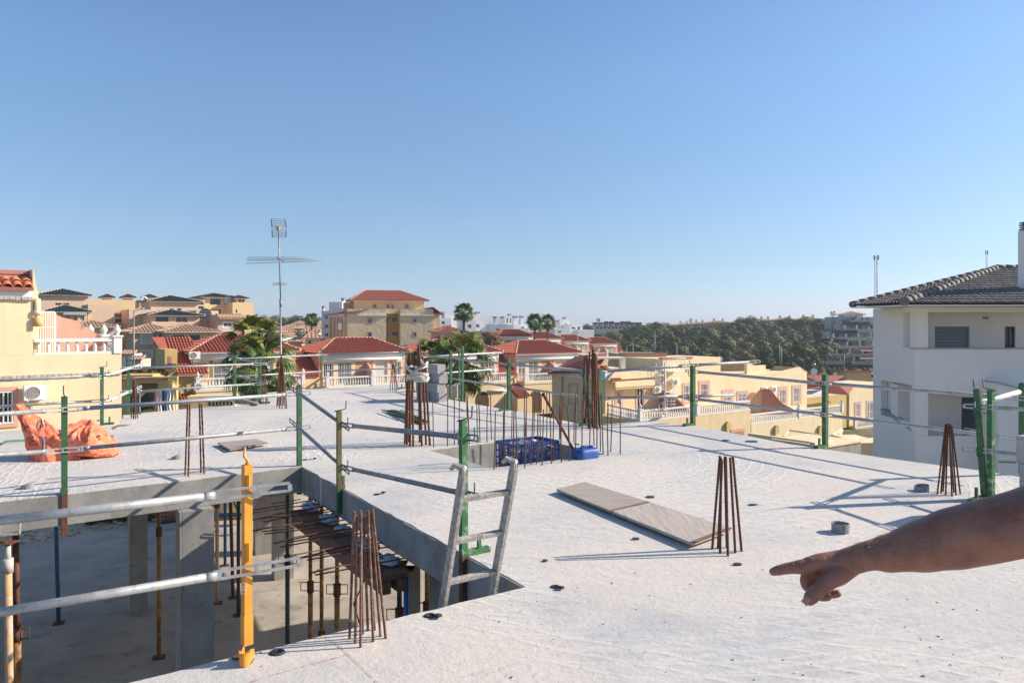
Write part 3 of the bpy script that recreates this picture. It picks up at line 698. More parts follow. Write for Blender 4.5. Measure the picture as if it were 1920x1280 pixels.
rp(1290, 685, 12.25, 1416, 678, 13.2, 'upper rail end sticking out over the yellow house', r=.023)
rp(1122, 746, 12.6, 1297, 743, 12.28, 'lower rail left of the spiral staircase post', r=.023)
rp(1290, 743, 12.25, 1388, 740, 13.0, 'lower rail end sticking out over the balustrade', r=.023)
rp(1296, 696, 12.25, 1546, 719, 9.98, 'upper rail between the two right edge posts', r=.022)
rp(1296, 747, 12.25, 1546, 777, 9.98, 'lower rail between the two right edge posts', r=.022)
rp(1541, 718, 9.98, 1905, 746, 7.9, 'upper rail crossing the white house')
rp(1541, 777, 9.98, 1905, 822, 7.9, 'lower rail crossing the white house')
rp(1831, 762, 7.1, 2010, 772, 6.3, 'upper rail leaving the post pair to the right', r=.018)
rp(1830, 843, 7.1, 2010, 862, 6.3, 'lower rail leaving the post pair to the right', r=.018)
rail(ray(1836, 756, 7.15), ray(1910, 735, 8.2), 'short bright rail between the post pair and the edge post', mat=GALVW, r=.028, ends=(1, 0))

# ------------------------------------------------------------------ rebar
def ribbed(p, t, r, n=6, rib=.02):
    L = (t-p).length; k = max(2, int(L/rib)); pts = []; rs = []
    for i in range(k+1):
        pts.append(lerp(p, t, i/k)); rs.append(r*(1.0 if i % 2 else .86))
    return MB().path(pts, rs, n)
def bunch(bases, tops, lb, mat=RUST, r=.010, rib=.03, n=6, Yfix=None, wires=False, ties=()):
    c = on(*bases[len(bases)//2]) if Yfix is None else V((ray(bases[0][0], HZ, Yfix).x, Yfix, 0))
    root = empty('rebar_bunch', c, lb, 'rebar', 'bunches of column starter bars')
    for (bx, by), (tx, ty) in zip(bases, tops):
        p = on(bx, by) if Yfix is None else ray(bx, by, Yfix)
        dy = (c.y-p.y)*.6
        t = ray(tx, ty, p.y+dy)
        mk('bar', ribbed(p-Z3*.02, t, r, n, rib), mat, root)
    for z, rr in ties:
        pts = []
        cc = c+Z3*z
        for k in range(13): a = 2*math.pi*k/12; pts.append(cc+V((math.cos(a)*rr, math.sin(a)*rr, R.uniform(-.008, .008))))
        mk('tie_wire', MB().path(pts, .0035, 5), RUST, root)
    return root
bunch([(347, 891), (353, 893), (377, 886), (383, 888)], [(352, 757), (356, 756), (374, 755), (378, 756)], 'two leaning pairs of rusty bars at the left slab edge', r=.011)
bunch([(519, 763), (524, 765), (529, 765), (535, 766), (538, 765), (521, 760), (526, 760), (532, 760)], [(524, 672), (526, 680), (528, 668), (530, 676), (531, 684), (525, 690), (527, 664), (529, 670)], 'spread bunch of thin rusty bars before the antenna mast', r=.012, n=5)
bunch([(246, 783), (250, 785), (254, 785), (258, 784)], [(250, 714), (251, 712), (252, 712), (255, 722)], 'small brown bunch of bars beside the laundry', r=.012, n=5, rib=.06)
bunch([(494, 757), (499, 759), (503, 757)], [(491, 700), (494, 692), (497, 702)], 'three thin bars right of the post under the palm', r=.010, n=5, rib=.06)
bunch([(731, 732), (736, 733), (741, 733), (744, 733), (747, 731)], [(736, 682), (737, 680), (738, 681), (740, 684), (739, 690)], 'far thin grey bunch of bars before the middle house balcony', r=.011, mat=BARG, n=5, rib=.08)
b6 = bunch([(759, 832), (763, 833), (769, 835), (775, 837), (787, 829), (791, 836), (799, 833), (806, 835), (789, 827), (765, 828)],
           [(765, 672), (766, 668), (768, 664), (772, 668), (785, 645), (786, 662), (792, 668), (797, 676), (788, 655), (778, 672)], 'tall rusty column of bars bound with pale cloth strap', r=.0165, ties=((.42, .13), (.2, .15)))
def strap():
    c = on(785, 834); Y = c.y-.02; root = b6
    for pts in ([(762, 688), (775, 700), (790, 702), (803, 703)], [(762, 712), (775, 698), (786, 690), (801, 685)], [(766, 711), (780, 713), (801, 713), (803, 706)], [(760, 682), (765, 690), (772, 686), (781, 689)], [(788, 675), (792, 682), (797, 684), (801, 680)], [(763, 704), (772, 708), (790, 708), (802, 712)]):
        m_ = MB(); wid = .028
        P3 = [ray(x, y, Y-.12*math.sin(math.pi*i/(len(pts)-1))-.03) for i, (x, y) in enumerate(pts)]
        m_.path(P3, [(.008, wid) if abs(P3[0].x-P3[-1].x) > .1 else (.02, .02)]*len(P3), 10)
        mk('cloth_strap', m_, RAG, root)
strap()
bunch([(655, 1197), (666, 1205), (676, 1213), (680, 1188), (700, 1202), (703, 1180), (714, 1192), (724, 1196), (690, 1180)],
      [(664, 958), (669, 965), (677, 962), (676, 956), (690, 956), (688, 966), (695, 961), (698, 953), (682, 968)], 'nearest rebar bunch with cement-crusted tips on the slab edge', mat=RUSTG, r=.0078, rib=.008, n=8)
bunch([(1335, 1029), (1346, 1028), (1350, 1037), (1363, 1026), (1365, 1042), (1379, 1036), (1391, 1033)], [(1350, 854), (1354, 862), (1352, 857), (1359, 855), (1361, 856), (1369, 857), (1374, 855)], 'rebar bunch beside the pair of wooden boards', r=.0105, rib=.012, n=8)
bunch([(1757, 926), (1764, 924), (1768, 921), (1785, 930), (1789, 923), (1793, 928), (1801, 926), (1773, 928)], [(1773, 795), (1774, 800), (1776, 793), (1780, 794), (1779, 800), (1783, 797), (1785, 800), (1777, 798)], 'tapered rebar bunch left of the green post pair', r=.0095, rib=.02, n=6)
bunch([(1092, 793), (1104, 803), (1111, 800), (1116, 803), (1120, 806), (1097, 798), (1125, 801)], [(1097, 668), (1100, 666), (1111, 650), (1113, 655), (1116, 662), (1106, 660), (1118, 668)], 'tallest rusty bars in front of the yellow gable wall', r=.018, n=6, rib=.05, ties=((.12, .14),))
near_row = [(926, 771, 880), (942, 772, 869), (963, 770, 873), (970, 769, 875), (984, 771, 877), (996, 768, 871), (1006, 771, 869), (1016, 767, 872), (1034, 735, 869), (1037, 760, 865), (1053, 761, 867), (1068, 761, 864), (1079, 738, 861), (1091, 738, 861), (1105, 755, 857), (1119, 748, 858), (1131, 752, 852), (1140, 754, 854), (1163, 753, 851), (944, 738, 872)]
far_row = [(813, 749, 838), (839, 745, 836), (852, 745, 833), (859, 751, 834), (877, 743, 832), (880, 743, 833), (895, 742, 830), (900, 742, 829), (913, 742, 829), (922, 738, 824), (959, 736, 821), (983, 733, 818), (987, 732, 819), (1001, 733, 816), (1013, 732, 819), (1025, 735, 822), (1049, 738, 824), (1052, 741, 828), (1066, 738, 828), (1076, 755, 830), (1114, 750, 835), (1126, 738, 846), (1145, 750, 847)]
for row, lb in ((near_row, 'row of thin upright starter bars along the near side of the stair opening'), (far_row, 'row of thin upright starter bars along the far side of the stair opening')):
    root = empty('starter_bars', on(row[5][0], row[5][2]), lb, 'rebar')
    for i, (px, pt, pb_) in enumerate(row):
        p = on(px, pb_); t = ray(px+R.uniform(-4, 4), pt, p.y+R.uniform(-.04, .04)); mk('bar', MB().path([p-Z3*.02, lerp(p, t, .5)+V((R.uniform(-.006, .006), 0, 0)), t], .0072, 6), RUST if i % 3 else BARG, root)
a = ray(1018, 738, 9.0); b_ = ray(1074, 840, 9.3)
root = empty('rusty_pole', b_, 'thick rusty pole leaning over the stair opening', 'pole'); mk('tube', MB().tube(b_-(a-b_).normalized()*.25, a, .017), RUST, root); mk('end_collar', MB().tube(lerp(a, b_, .03), a, .024), RUST, root)
mk('bar_bit', MB().path([ray(1076, 832, 9.6), ray(1087, 833, 9.6)], .008, 6), RUST, None, 'short bar lying at the foot of the leaning pole', 'rebar')
# loose green rods
rr = empty('green_rods', on(755, 781), 'heap of loose green steel rods beside the strapped rebar column', 'steel rods')
for k in range(16):
    o = V((R.uniform(-.15, .15), R.uniform(-.18, .18), 0)); p = on(730+R.uniform(-3, 8), 772)+o+Z3*R.uniform(.01, .06); q = on(796+R.uniform(-12, 8), 797)+o*.5+Z3*R.uniform(.01, .06)
    mk('rod', MB().path([p, lerp(p, q, R.uniform(.6, 1))], .012, 5), GREEN if k % 3 else RUST, rr)
# ------------------------------------------------------------------ things lying on the slab
def plank(corners, th, zt, lb, mat, name='wooden_board', nb=1, cat='board'):
    P = [on(x, y, zt) for x, y in corners]                     # four corners on the top face, clockwise from far left
    root = empty(name, P[0]-Z3*zt, lb, cat)
    for k in range(nb):
        a = lerp(P[0], P[3], k/nb); b = lerp(P[1], P[2], k/nb); c = lerp(P[1], P[2], (k+.985)/nb); d = lerp(P[0], P[3], (k+.985)/nb)
        nseg = 14; top = []
        L = (b-a); 
        for s, e in ((a, b), (c, d)):
            for i in range(nseg+1): 
                p = lerp(s, e, i/nseg); p = p+V((R.uniform(-.003, .003), R.uniform(-.003, .003), 0)); top.append(p)
        mk('board_panel', MB().prism(top, V((0, 0, -th))), mat, root)
    mk('edge_batten', MB().prism([P[3]+Z3*.0, P[2], lerp(P[2], P[1], .04), lerp(P[3], P[0], .04)], V((0, 0, .002))), WOODR, root)
    return root
plank([(1043, 916), (1096, 903), (1220, 941), (1148, 958)], .020, .05, 'grey wooden board, farther one of the long pair', WOOD)
plank([(1149, 957.5), (1221, 941.5), (1374, 990), (1301, 1018)], .022, .052, 'pale wooden board, nearer one of the long pair, touching the rebar bunch', M('pale_plywood', (.46, .40, .345), .8, .14, 2, col2=(.33, .275, .23), thr=(.52, .7), bmp=.3, squash=(14, 1, 1)))
for i, (x, y) in enumerate(((1060, 921), (1150, 956), (1290, 1005))):
    mk('batten', MB().obox(on(x, y, .03)+V((.02, .02, -.028)), U3*.38, V3*-.05, Z3*.026), WOODR, None, ('batten under the far end of the farther board', 'batten under the joint of the two boards', 'batten under the near end of the paler board')[i], 'batten')
plank([(408, 829), (480, 822), (503, 830), (432, 842)], .018, .045, 'small grey board lying alone on the left part of the slab', WOOD)
mk('batten', MB().obox(on(425, 838, .0)+Z3*.002, U3*.45, V3*-.05, Z3*.024), WOODR, None, 'batten under the small grey board', 'batten')
def collar(px, py, r, h, lb, lean=.0, gap=True, mat=GREYPVC):
    c = on(px, py); m_ = MB(); n = 22; t = .005; a0 = .15 if gap else 0; vs = []
    for k in range(n+1):
        a = -math.pi/2+a0+(2*math.pi-2*a0)*k/n
        for rr in (r, r-t):
            for z in (-.01, h+R.uniform(-.002, .002)+lean*math.cos(a)): vs.append(c+V((math.cos(a)*rr, math.sin(a)*rr, z)))
    fs = []
    for k in range(n):
        o = k*4; q = o+4; fs += [(o, q, q+1, o+1), (o+2, o+3, q+3, q+2), (o+1, q+1, q+3, o+3)]
    fs += [(0, 1, 3, 2), (n*4, n*4+2, n*4+3, n*4+1)]
    m_.add(vs, fs, False); root = empty('pipe_collar', c, lb, 'pipe collar', 'grey pipe sleeves cast into the slab'); mk('sleeve', m_, mat, root)
    if gap: mk('clip', MB().cbox(c+V((0, -r-.004, 0)), V((.006, 0, 0)), V((0, .006, 0)), h+.004), mat, root)
collar(1576, 997, .068, .072, 'split grey pipe collar on the slab left of the arm')
collar(1728, 920, .068, .055, 'low grey pipe collar left of the tapered rebar bunch', .012)
collar(52, 915, .062, .045, 'leftmost pipe collar near the left slab edge', .015, False)
collar(331, 860, .058, .045, 'tilted pipe collar left of the leaning pairs of bars', .02, False)
def cap_pair(a, b, lb, s=1.0):
    root = empty('conduit_mouth', on(*a), lb, 'pipe cap', 'black plastic conduit mouths and caps')
    c = on(*a); r = .031*s
    m_ = MB(); n = 20; prof = [(r*1.3, .0), (r*1.15, .007), (r*.95, .009), (r*.70, .008), (r*.66, .001)]
    vs = [c+V((q*math.cos(2*math.pi*k/n), q*math.sin(2*math.pi*k/n), z)) for q, z in prof for k in range(n)]
    m_.add(vs, [(i*n+k, i*n+(k+1) % n, (i+1)*n+(k+1) % n, (i+1)*n+k) for i in range(4) for k in range(n)]+[tuple(4*n+k for k in range(n))], True)
    mk('rim', m_, BLACKP, root)
    if b:
        c = on(*b); m_ = MB().lathe(c+Z3*.012, [(r*.2, -.008), (r*.95, 0), (r*.95, .006), (r*.3, .011)], 18); mk('lid', m_, BLACKP, root); 
        mk('strap', MB().tube(lerp(on(*a), on(*b), .35)+Z3*.006, lerp(on(*a), on(*b), .65)+Z3*.008, .004), BLACKP, root)
cap_pair((1041, 1100), (1052, 1105), 'black conduit cap with open lid in the middle of the slab', .75)
cap_pair((806, 1154), (821, 1158), 'black conduit cap with open lid right below the ladder', .85)
cap_pair((520, 1223), None, 'black conduit mouth beside the orange post foot', 1.0)
cap_pair((706, 927), (719, 925), 'black conduit cap beyond the olive guard post', .8)
cap_pair((572, 862), (590, 861), 'small black conduit cap near the inner corner post', .8)
cap_pair((1220, 788.8), None, 'black conduit mouth at the far right slab corner', 1.1)
for i, (x, y, s) in enumerate(((1022, 1052, .02), (1219, 932, .05), (1191, 1011, .03), (1411, 947, .035), (1383, 1059, .03), (446, 1234, .03), (1360, 826, .05), (1410, 828, .09), (1887, 866, .12))):
    c = on(x, y); m_ = MB(); m_.prism([c+V((R.uniform(.7, 1.2)*s*math.cos(a), R.uniform(.5, .9)*s*math.sin(a), .001)) for a in np.linspace(0, 5.5, 7)], V((0, 0, .012)))
    mk('debris', m_, DARKPROP, None, ('dark chip beside the ladder shadow', 'dark flake near the joint of the boards', 'dark flake below the paler board', 'dark chip right of the board pair', 'light chip below the rebar bunch', 'stone beside the orange post foot', 'small scrap at the right slab edge', 'flat dark scrap on the right slab edge', 'black rubble behind the green post pair')[i], 'debris')
# crumbs of mortar spread on the slab
cr = MB()
for k in range(1500):
    py = 608+ 1650*1.0/R.uniform(2.0, 13)*1.4; px = R.uniform(0, 1920)
    c = on(px, py)
    if py > 1290: continue
    p2 = V((c.x, c.y)); inside = False; n = len(outer); j = n-1
    for i in range(n):
        xi, yi = outer[i]; xj, yj = outer[j]
        if (yi > p2.y) != (yj > p2.y) and p2.x < (xj-xi)*(p2.y-yi)/(yj-yi)+xi: inside = not inside
        j = i
    hin = (p2.x > hp[0].x-.1 and p2.x < hp[2].x+.1 and p2.y > hp[1].y-.1 and p2.y < hp[3].y+.1)
    if not inside or hin: continue
    s = abs(R.gauss(0, 1))*.0022+.001; a = R.uniform(0, 3)
    cr.cbox(c, V((s*math.cos(a), s*math.sin(a), 0)), V((-s*.7*math.sin(a), s*.7*math.cos(a), 0)), s*.9)
mk('mortar_crumbs', cr, M('crumb_grey', (.33, .31, .29), .95, .4, 30), None, kind='stuff')
# red chalk lines
def chalk(pts, w=.0025):
    m_ = MB()
    for (x0, y0), (x1, y1) in zip(pts[:-1], pts[1:]):
        a, b = on(x0, y0), on(x1, y1); k = 14; s = V(((b-a).y, -(b-a).x, 0)).normalized()
        for i in range(k):
            if R.random() < .12: continue
            p, q = lerp(a, b, i/k), lerp(a, b, (i+1)/k); ww = w*R.uniform(.3, 1); m_.quad(p-s*ww+Z3*.004, q-s*ww+Z3*.004, q+s*ww+Z3*.004, p+s*ww+Z3*.004)
    return m_
mk('chalk_line', chalk([(470, 1279), (565, 1250), (655, 1227)]), CHALK, kind='structure'); mk('chalk_line', chalk([(597, 1187), (640, 1214), (708, 1281)]), CHALK, kind='structure')

# ------------------------------------------------------------------ blocks
blk = MB().box(-.20, .20, -.10, .10, 0, .195); BM = raw_mesh('block', blk, BLOCKM)
def blocks(base, rows, ang, lbs, grp, big=1.0):
    k = 0
    for (dx, dy, lay, rot) in rows:
        p = base+V((math.cos(ang)*dx-math.sin(ang)*dy, math.sin(ang)*dx+math.cos(ang)*dy, lay*.2*big))
        o = bpy.data.objects.new('concrete_block', BM); COL.objects.link(o); o.location = p; o.rotation_euler = (0, 0, ang+rot); o.scale = (big, big, big)
        tag(o, lbs[k], 'block', grp); k += 1
bb = on(822, 752); ang = -1.0
blocks(bb, [(0, 0, 0, .0), (.03, .03, 1, .03), (0, -.02, 2, -.05), (.04, .02, 3, .04), (.42, .1, 0, 0), (.44, .1, 1, .05), (.40, .12, 2, -.04)], math.radians(125),
       ['bottom block of the near column of the far block stack', 'second block from below in the near column of the far stack', 'third block from below in the near column of the far stack', 'topmost block of the far block stack, slightly turned', 'bottom block in the rear column of the far stack', 'middle block in the rear column of the far stack', 'top block in the rear column of the far stack'], 'grey concrete blocks stacked by the strapped rebar')
bb = on(872, 757)+Z3*0
for i, (px, Y, w) in enumerate(((850, 17.9, .24), (862, 18.4, .2))):
    o = bpy.data.objects.new('concrete_block', BM); COL.objects.link(o); o.location = ray(px-2, 745, Y); o.location.z = -.1; o.scale = (w*2.6, 1.1, 1.5); tag(o, ('pale block at the slab corner under the palm guard posts', 'dark block at the foot of the rightmost palm guard post')[i], 'block')
blocks(V((4.62, 6.45, 0)), [(0, 0, 0, 0), (-.02, 0, 1, .02), (-.035, .01, 2, -.02)], UA, ['bottom block of the stack at the right frame edge', 'middle block of the stack at the right frame edge', 'top block of the stack at the right frame edge'], 'grey concrete blocks at the right edge', 1.17)

# ------------------------------------------------------------------ ladder
def ladder():
    a0 = ray(868, 890, 4.25); edge = on(830, 1133)+V((0, .05, 0)); dz = (edge-a0)
    k = (ZF-a0.z)/(edge.z-a0.z); foot = a0+dz*k; right = U3*.355
    root = empty('ladder', foot, 'splashed aluminium ladder leaning on the near edge of the opening', 'ladder')
    up = (a0-foot).normalized(); out = right.normalized().cross(up).normalized()
    for s in (0, 1):
        o = foot+right*s; L = (a0-foot).length
        m_ = MB(); w, d = .024, .060; t = .004; un = right.normalized()
        m_.obox(o-un*w*.5-out*d*.5, un*w, out*d, up*L)
        mk('side_rail', m_, ALU, root)
        c = o+up*L; h = MB()
        sg = -1 if s else -1
        h.path([c-up*.01, c+up*.035, c+up*.05+out*.02+un*sg*.02, c+up*.055-out*.03+un*sg*.045, c+up*.02-out*.05+un*sg*.05], [(.02, .033), (.02, .033), (.016, .028), (.014, .02), (.012, .016)], 8, smooth=False)
        mk('hooked_cap', h, ALU, root)
        mk('pad', MB().obox(o+up*(L-.002)-un*.008-out*.022, un*.016, out*.044, up*.04), BLACKP, root)
    Lt = (a0-foot).length
    for i in range(13):
        dd = .155+i*.272
        if dd > Lt-.1: break
        c = foot+up*(Lt-dd); mk('rung', MB().obox(c+right.normalized()*.012-out*.016-up*.013, right-right.normalized()*.024, out*.032, up*.026), ALU, root)
ladder()

# ------------------------------------------------------------------ crate, can
def crate():
    c = on(1000, 872, -.42)*1.0; c = V(((997-960)/F*9.12, 9.12, -.24)); A = U3*.64; B = -V3*.44; h = .45
    root = empty('crate', c, 'blue slatted plastic crate full of rubbish in the stair opening', 'crate')
    o = c-A*.45-B*.2
    mk('floor', MB().obox(o, A, B, Z3*.015), BLUEPL, root)
    mk('timber_stand', MB().obox(o-Z3*.18, A, B, Z3*.175), CONC, None, 'grey support under the blue crate', 'block')
    for nm, p, d in (('side', o, A), ('side', o+B, A), ('side', o, B), ('side', o+A, B)):
        m_ = MB(); L = d.length; dn = d.normalized(); n = V((dn.y, -dn.x, 0))*.008
        for k in range(6): m_.obox(p-n*.5+Z3*(.0+k*h*.185), d, n, Z3*(.03 if k in (0, 5) else .016))
        kk = int(L/.06)
        for k in range(kk+1): m_.obox(p-n*.7+dn*(L*k/kk-.007), dn*.014, n*1.4, Z3*h)
        m_.obox(p-n*1.5+Z3*(h-.03), d, n*3, Z3*.035)
        mk(nm, m_, BLUEPL, root)
    ph = [mk]; rb = MB()
    for k in range(16):
        q = o+A*R.uniform(.12, .88)+B*R.uniform(.12, .88)+Z3*(h*R.uniform(.6, .95)); s = R.uniform(.04, .1)
        pts = [q+V((R.gauss(0, s), R.gauss(0, s), R.gauss(0, s*.5))) for _ in range(5)]
        rb.add(pts, [(0, 1, 2), (0, 2, 3), (1, 3, 4), (0, 4, 1)])
    mk('crumpled_paper', rb, STRAPW, None, 'crumpled white rubbish lying in the blue crate', 'rubbish')
    q = o+A*.55+B*.7+Z3*(h*.75); mk('crumpled_sheet', MB().add([q, q+V((.16, .02, .10)), q+V((.24, -.02, -.01)), q+V((.08, -.1, .14)), q+V((.0, -.12, .0))], [(0, 1, 3), (1, 2, 3), (0, 3, 4)]), RAGB, None, 'grey sheet sticking out of the blue crate', 'rubbish')
crate()
def can():
    c = V(((1097-960)/F*9.25, 9.25, -.13)); root = empty('jerry_can', c, 'small blue plastic can beside the crate in the stair opening', 'can')
    m_ = MB(); vs = []; n = 24; d = U3; e = -V3
    for z, s in ((0, .9), (.02, 1), (.20, 1), (.235, .93), (.25, .8)):
        for k in range(n):
            a = 2*math.pi*k/n; cx = math.copysign(abs(math.cos(a))**.45, math.cos(a)); cy = math.copysign(abs(math.sin(a))**.45, math.sin(a)); rib = 1+.03*math.cos(6*a)
            vs.append(c+d*cx*.17*s*rib+e*cy*.11*s*rib+Z3*z)
    m_.add(vs, [(i*n+k, i*n+(k+1) % n, (i+1)*n+(k+1) % n, (i+1)*n+k) for i in range(4) for k in range(n)]+[tuple(4*n+k for k in range(n))], True)
    mk('body', m_, BLUECAN, root); mk('cap', MB().lathe(c+d*.11+Z3*.24, [(.022, 0), (.022, .03), (.015, .034)], 12), BLUECAN, root)
    mk('handle', MB().path([c-d*.08+Z3*.24, c-d*.06+Z3*.275, c+d*.04+Z3*.275, c+d*.06+Z3*.24], .010, 8), BLUECAN, root)
    mk('stand', MB().obox(c-d*.2-e*.14-Z3*.29, d*.4, e*.28, Z3*.29), BLOCKM, None, 'grey block under the blue can', 'block')
can()
# ------------------------------------------------------------------ orange sack
def sack():
    Y = 9.1; c = on(122, 866); c = V((ray(122, 0, Y).x, Y+.25, 0)); root = empty('builders_sack', c, 'slumped orange woven builders sack lying on the slab', 'sack')
    nu, nv = 150, 96; L, W, Hh = .55, .32, .40
    def surf(s, t):                       # s 0..1 along X, t 0..2pi around
        x = lerp(-.54, .50, s); e = (1-abs(2*s-1)**3.4)**.55 if 0 < s < 1 else 0
        prof = (.80+.20*math.exp(-((s-.58)/.16)**2)-.10*math.exp(-((s-.30)/.07)**2)-.18*max(0, (s-.75))/.25)
        cy, cz = math.cos(t), math.sin(t)
        y = math.copysign(abs(cy)**.75, cy)*W*e*(.95+.06*math.sin(s*9)); z = (math.copysign(abs(cz)**.7, cz)*.5+.5)*Hh*prof*e
        p = V((x, y, 0)); q = V((x*3, y*3, z*4))
        rg = lambda a: 1-min(1, abs(2.2*a))
        w_ = V((mnoise.noise(q*.9), mnoise.noise(q*.9+V((9, 0, 0))), mnoise.noise(q*.9+V((0, 9, 0)))))
        nz = rg(mnoise.noise(V((q.x*.8, q.y*.8, q.z*.5))+w_*.8))*.05+rg(mnoise.noise(q*1.4+w_*1.2))**2*.038+rg(mnoise.noise(q*3.2+w_*2))**2*.02+rg(mnoise.noise(q*7))**2*.005
        f = nz-.05
        return c+V((x, y+(f if cy > 0 else -f)*abs(cy), max(.004, z+f*max(0, cz)*1.3*(z > .03))))
    m_ = MB(); vs = [surf(.004+.992*i/nu, 2*math.pi*j/nv) for i in range(nu+1) for j in range(nv)]
    m_.add(vs, [(i*nv+j, i*nv+(j+1) % nv, (i+1)*nv+(j+1) % nv, (i+1)*nv+j) for i in range(nu) for j in range(nv)]+[tuple(range(nv)), tuple(nu*nv+j for j in range(nv))[::-1]], True)
    mk('sack_body', m_, ORBAG, root)
    # raised flap: a stiff crumpled sheet with thickness
    A = [ray(48, 862, Y), ray(36, 815, Y), ray(22, 780, Y), ray(15, 760, Y)]; B = [ray(150, 862, Y), ray(92, 800, Y), ray(60, 782, Y), ray(30, 758, Y)]
    m_ = MB(); n1, n2 = 40, 34; top = []
    def cat(P, t):
        k = min(int(t*(len(P)-1)), len(P)-2); f = t*(len(P)-1)-k; f = f*f*(3-2*f)*.4+f*.6; return lerp(P[k], P[k+1], f)
    def sheet(u, v, off):
        p = lerp(cat(A, v), cat(B, v), u); bow = -.16*math.sin(math.pi*u)*(1-.6*v)
        q = V((p.x*4, p.z*4, 7)); w = .05*(1-min(1, abs(2.2*mnoise.noise(q*.8))))+.03*(1-min(1, abs(2.2*mnoise.noise(q*1.9))))**2+.012*(1-min(1, abs(2*mnoise.noise(q*5))))**2
        return p+V((0, bow+w+off+.20*v*.3, 0))
    for off in (0, .05):
        top.append([sheet(i/n1, j/n2, off*(1-.5*j/n2)) for i in range(n1+1) for j in range(n2+1)])
    W_ = n2+1; N_ = (n1+1)*W_
    fs = [(i*W_+j, (i+1)*W_+j, (i+1)*W_+j+1, i*W_+j+1) for i in range(n1) for j in range(n2)]
    m_.add(top[0]+top[1], fs+[tuple(N_+k for k in f[::-1]) for f in fs]+[(i*W_+n2, (i+1)*W_+n2, N_+(i+1)*W_+n2, N_+i*W_+n2) for i in range(n1)]+[(j, N_+j, N_+j+1, j+1) for j in range(n2)]+[(n1*W_+j, n1*W_+j+1, N_+n1*W_+j+1, N_+n1*W_+j) for j in range(n2)], True)
    mk('raised_flap', m_, ORBAG, root)
    # straps
    for k, pts in enumerate(([(72, 803), (74, 790), (80, 786), (84, 800)], [(78, 820), (82, 818), (84, 830), (83, 842)])):
        for dx, mt, nm in ((0, STRAPW, 'strap'), (-3.5, M('navy_stitching', (.06, .07, .12), .8), 'stitching'), (3.5, M('brown_stitching', (.20, .05, .04), .8), 'stitching')):
            mk(nm, MB().path([ray(x+dx, y, Y-.19) for x, y in pts], [(.006, .011)]*len(pts) if dx == 0 else .006, 6), mt, root)
    # print, laid on the sheet
    for txt, u0, v0, su, sv, rot in (('ZAH', .22, .40, .9, .9, .05), ('76 95', .18, .17, .75, .75, .02), ('MAT', .16, .58, .8, .8, -.4)):
        me = text_mesh(txt, .13, 0); 
        for vtx in me.vertices:
            x, y = vtx.co.x*math.cos(rot)-vtx.co.y*math.sin(rot), vtx.co.x*math.sin(rot)+vtx.co.y*math.cos(rot)
            p = sheet(min(1, u0+x*su/.62), min(1, v0+y*sv/.72), -.008); vtx.co = p-c
        me.materials.clear(); me.materials.append(INK); o = bpy.data.objects.new('print', me); COL.objects.link(o); o.parent = root
    mk('tied_end', MB().path([c+V((.50, -.1, .36)), c+V((.58, -.12, .40)), c+V((.66, -.1, .40)), c+V((.76, -.08, .44))], [.02, .012, .014, .008], 7), RAG, root)
sack()
for i, (pts, m_, lb) in enumerate((([(2, 832), (12, 827), (60, 824)], GREEN, 'green rod on the slab left of the orange sack'), ([(182, 788), (196, 787), (206, 782)], RAG, 'pale rod on the slab right of the sack top'), ([(192, 817), (212, 818)], DARKPROP, 'dark rod on the slab right of the sack'))):
    mk('rod', MB().path([on(x, y, .03) for x, y in pts], .014, 6), m_, None, lb, 'rod')
# ------------------------------------------------------------------ the pointing person at the right edge
def skin_mat():
    m, nt, b = nodes_of('tanned_skin'); v = texco(nt)
    c = mixc(nt, ramp(nt, noisef(nt, v, 11, 6, .65), .38, .64), (.24, .095, .062), (.37, .17, .112))
    c = mixc(nt, ramp(nt, noisef(nt, v, 60, 4, .6), .55, .75, (0, 0, 0), (.45, .45, .45)), c, (.20, .075, .05))
    nt.links.new(c, b.inputs['Base Color']); b.inputs['Roughness'].default_value = .5; b.inputs['Specular IOR Level'].default_value = .4
    b.inputs['Subsurface Weight'].default_value = .08; b.inputs['Subsurface Radius'].default_value = (.9, .35, .2); b.inputs['Subsurface Scale'].default_value = .006
    hh = N(nt, 'ShaderNodeMath', operation='ADD'); nt.links.new(noisef(nt, v, 160, 4, .7), hh.inputs[0])
    wr = nt.nodes.new('ShaderNodeTexVoronoi'); wr.inputs['Scale'].default_value = 420; nt.links.new(v, wr.inputs['Vector']); nt.links.new(wr.outputs['Distance'], hh.inputs[1])
    bump(nt, b, hh.outputs[0], .6, .0014); return m
SKIN = skin_mat()
def remeshed(mb, voxel, smooth_it, name):
    me = raw_mesh(name, mb); o = bpy.data.objects.new(name, me); COL.objects.link(o)
    r = o.modifiers.new('r', 'REMESH'); r.mode = 'VOXEL'; r.voxel_size = voxel; r.use_smooth_shade = True
    s = o.modifiers.new('s', 'SMOOTH'); s.factor = .5; s.iterations = smooth_it
    bpy.context.view_layer.update()
    me2 = bpy.data.meshes.new_from_object(o.evaluated_get(bpy.context.evaluated_depsgraph_get())); bpy.data.objects.remove(o)
    me2.polygons.foreach_set('use_smooth', [True]*len(me2.polygons)); return me2
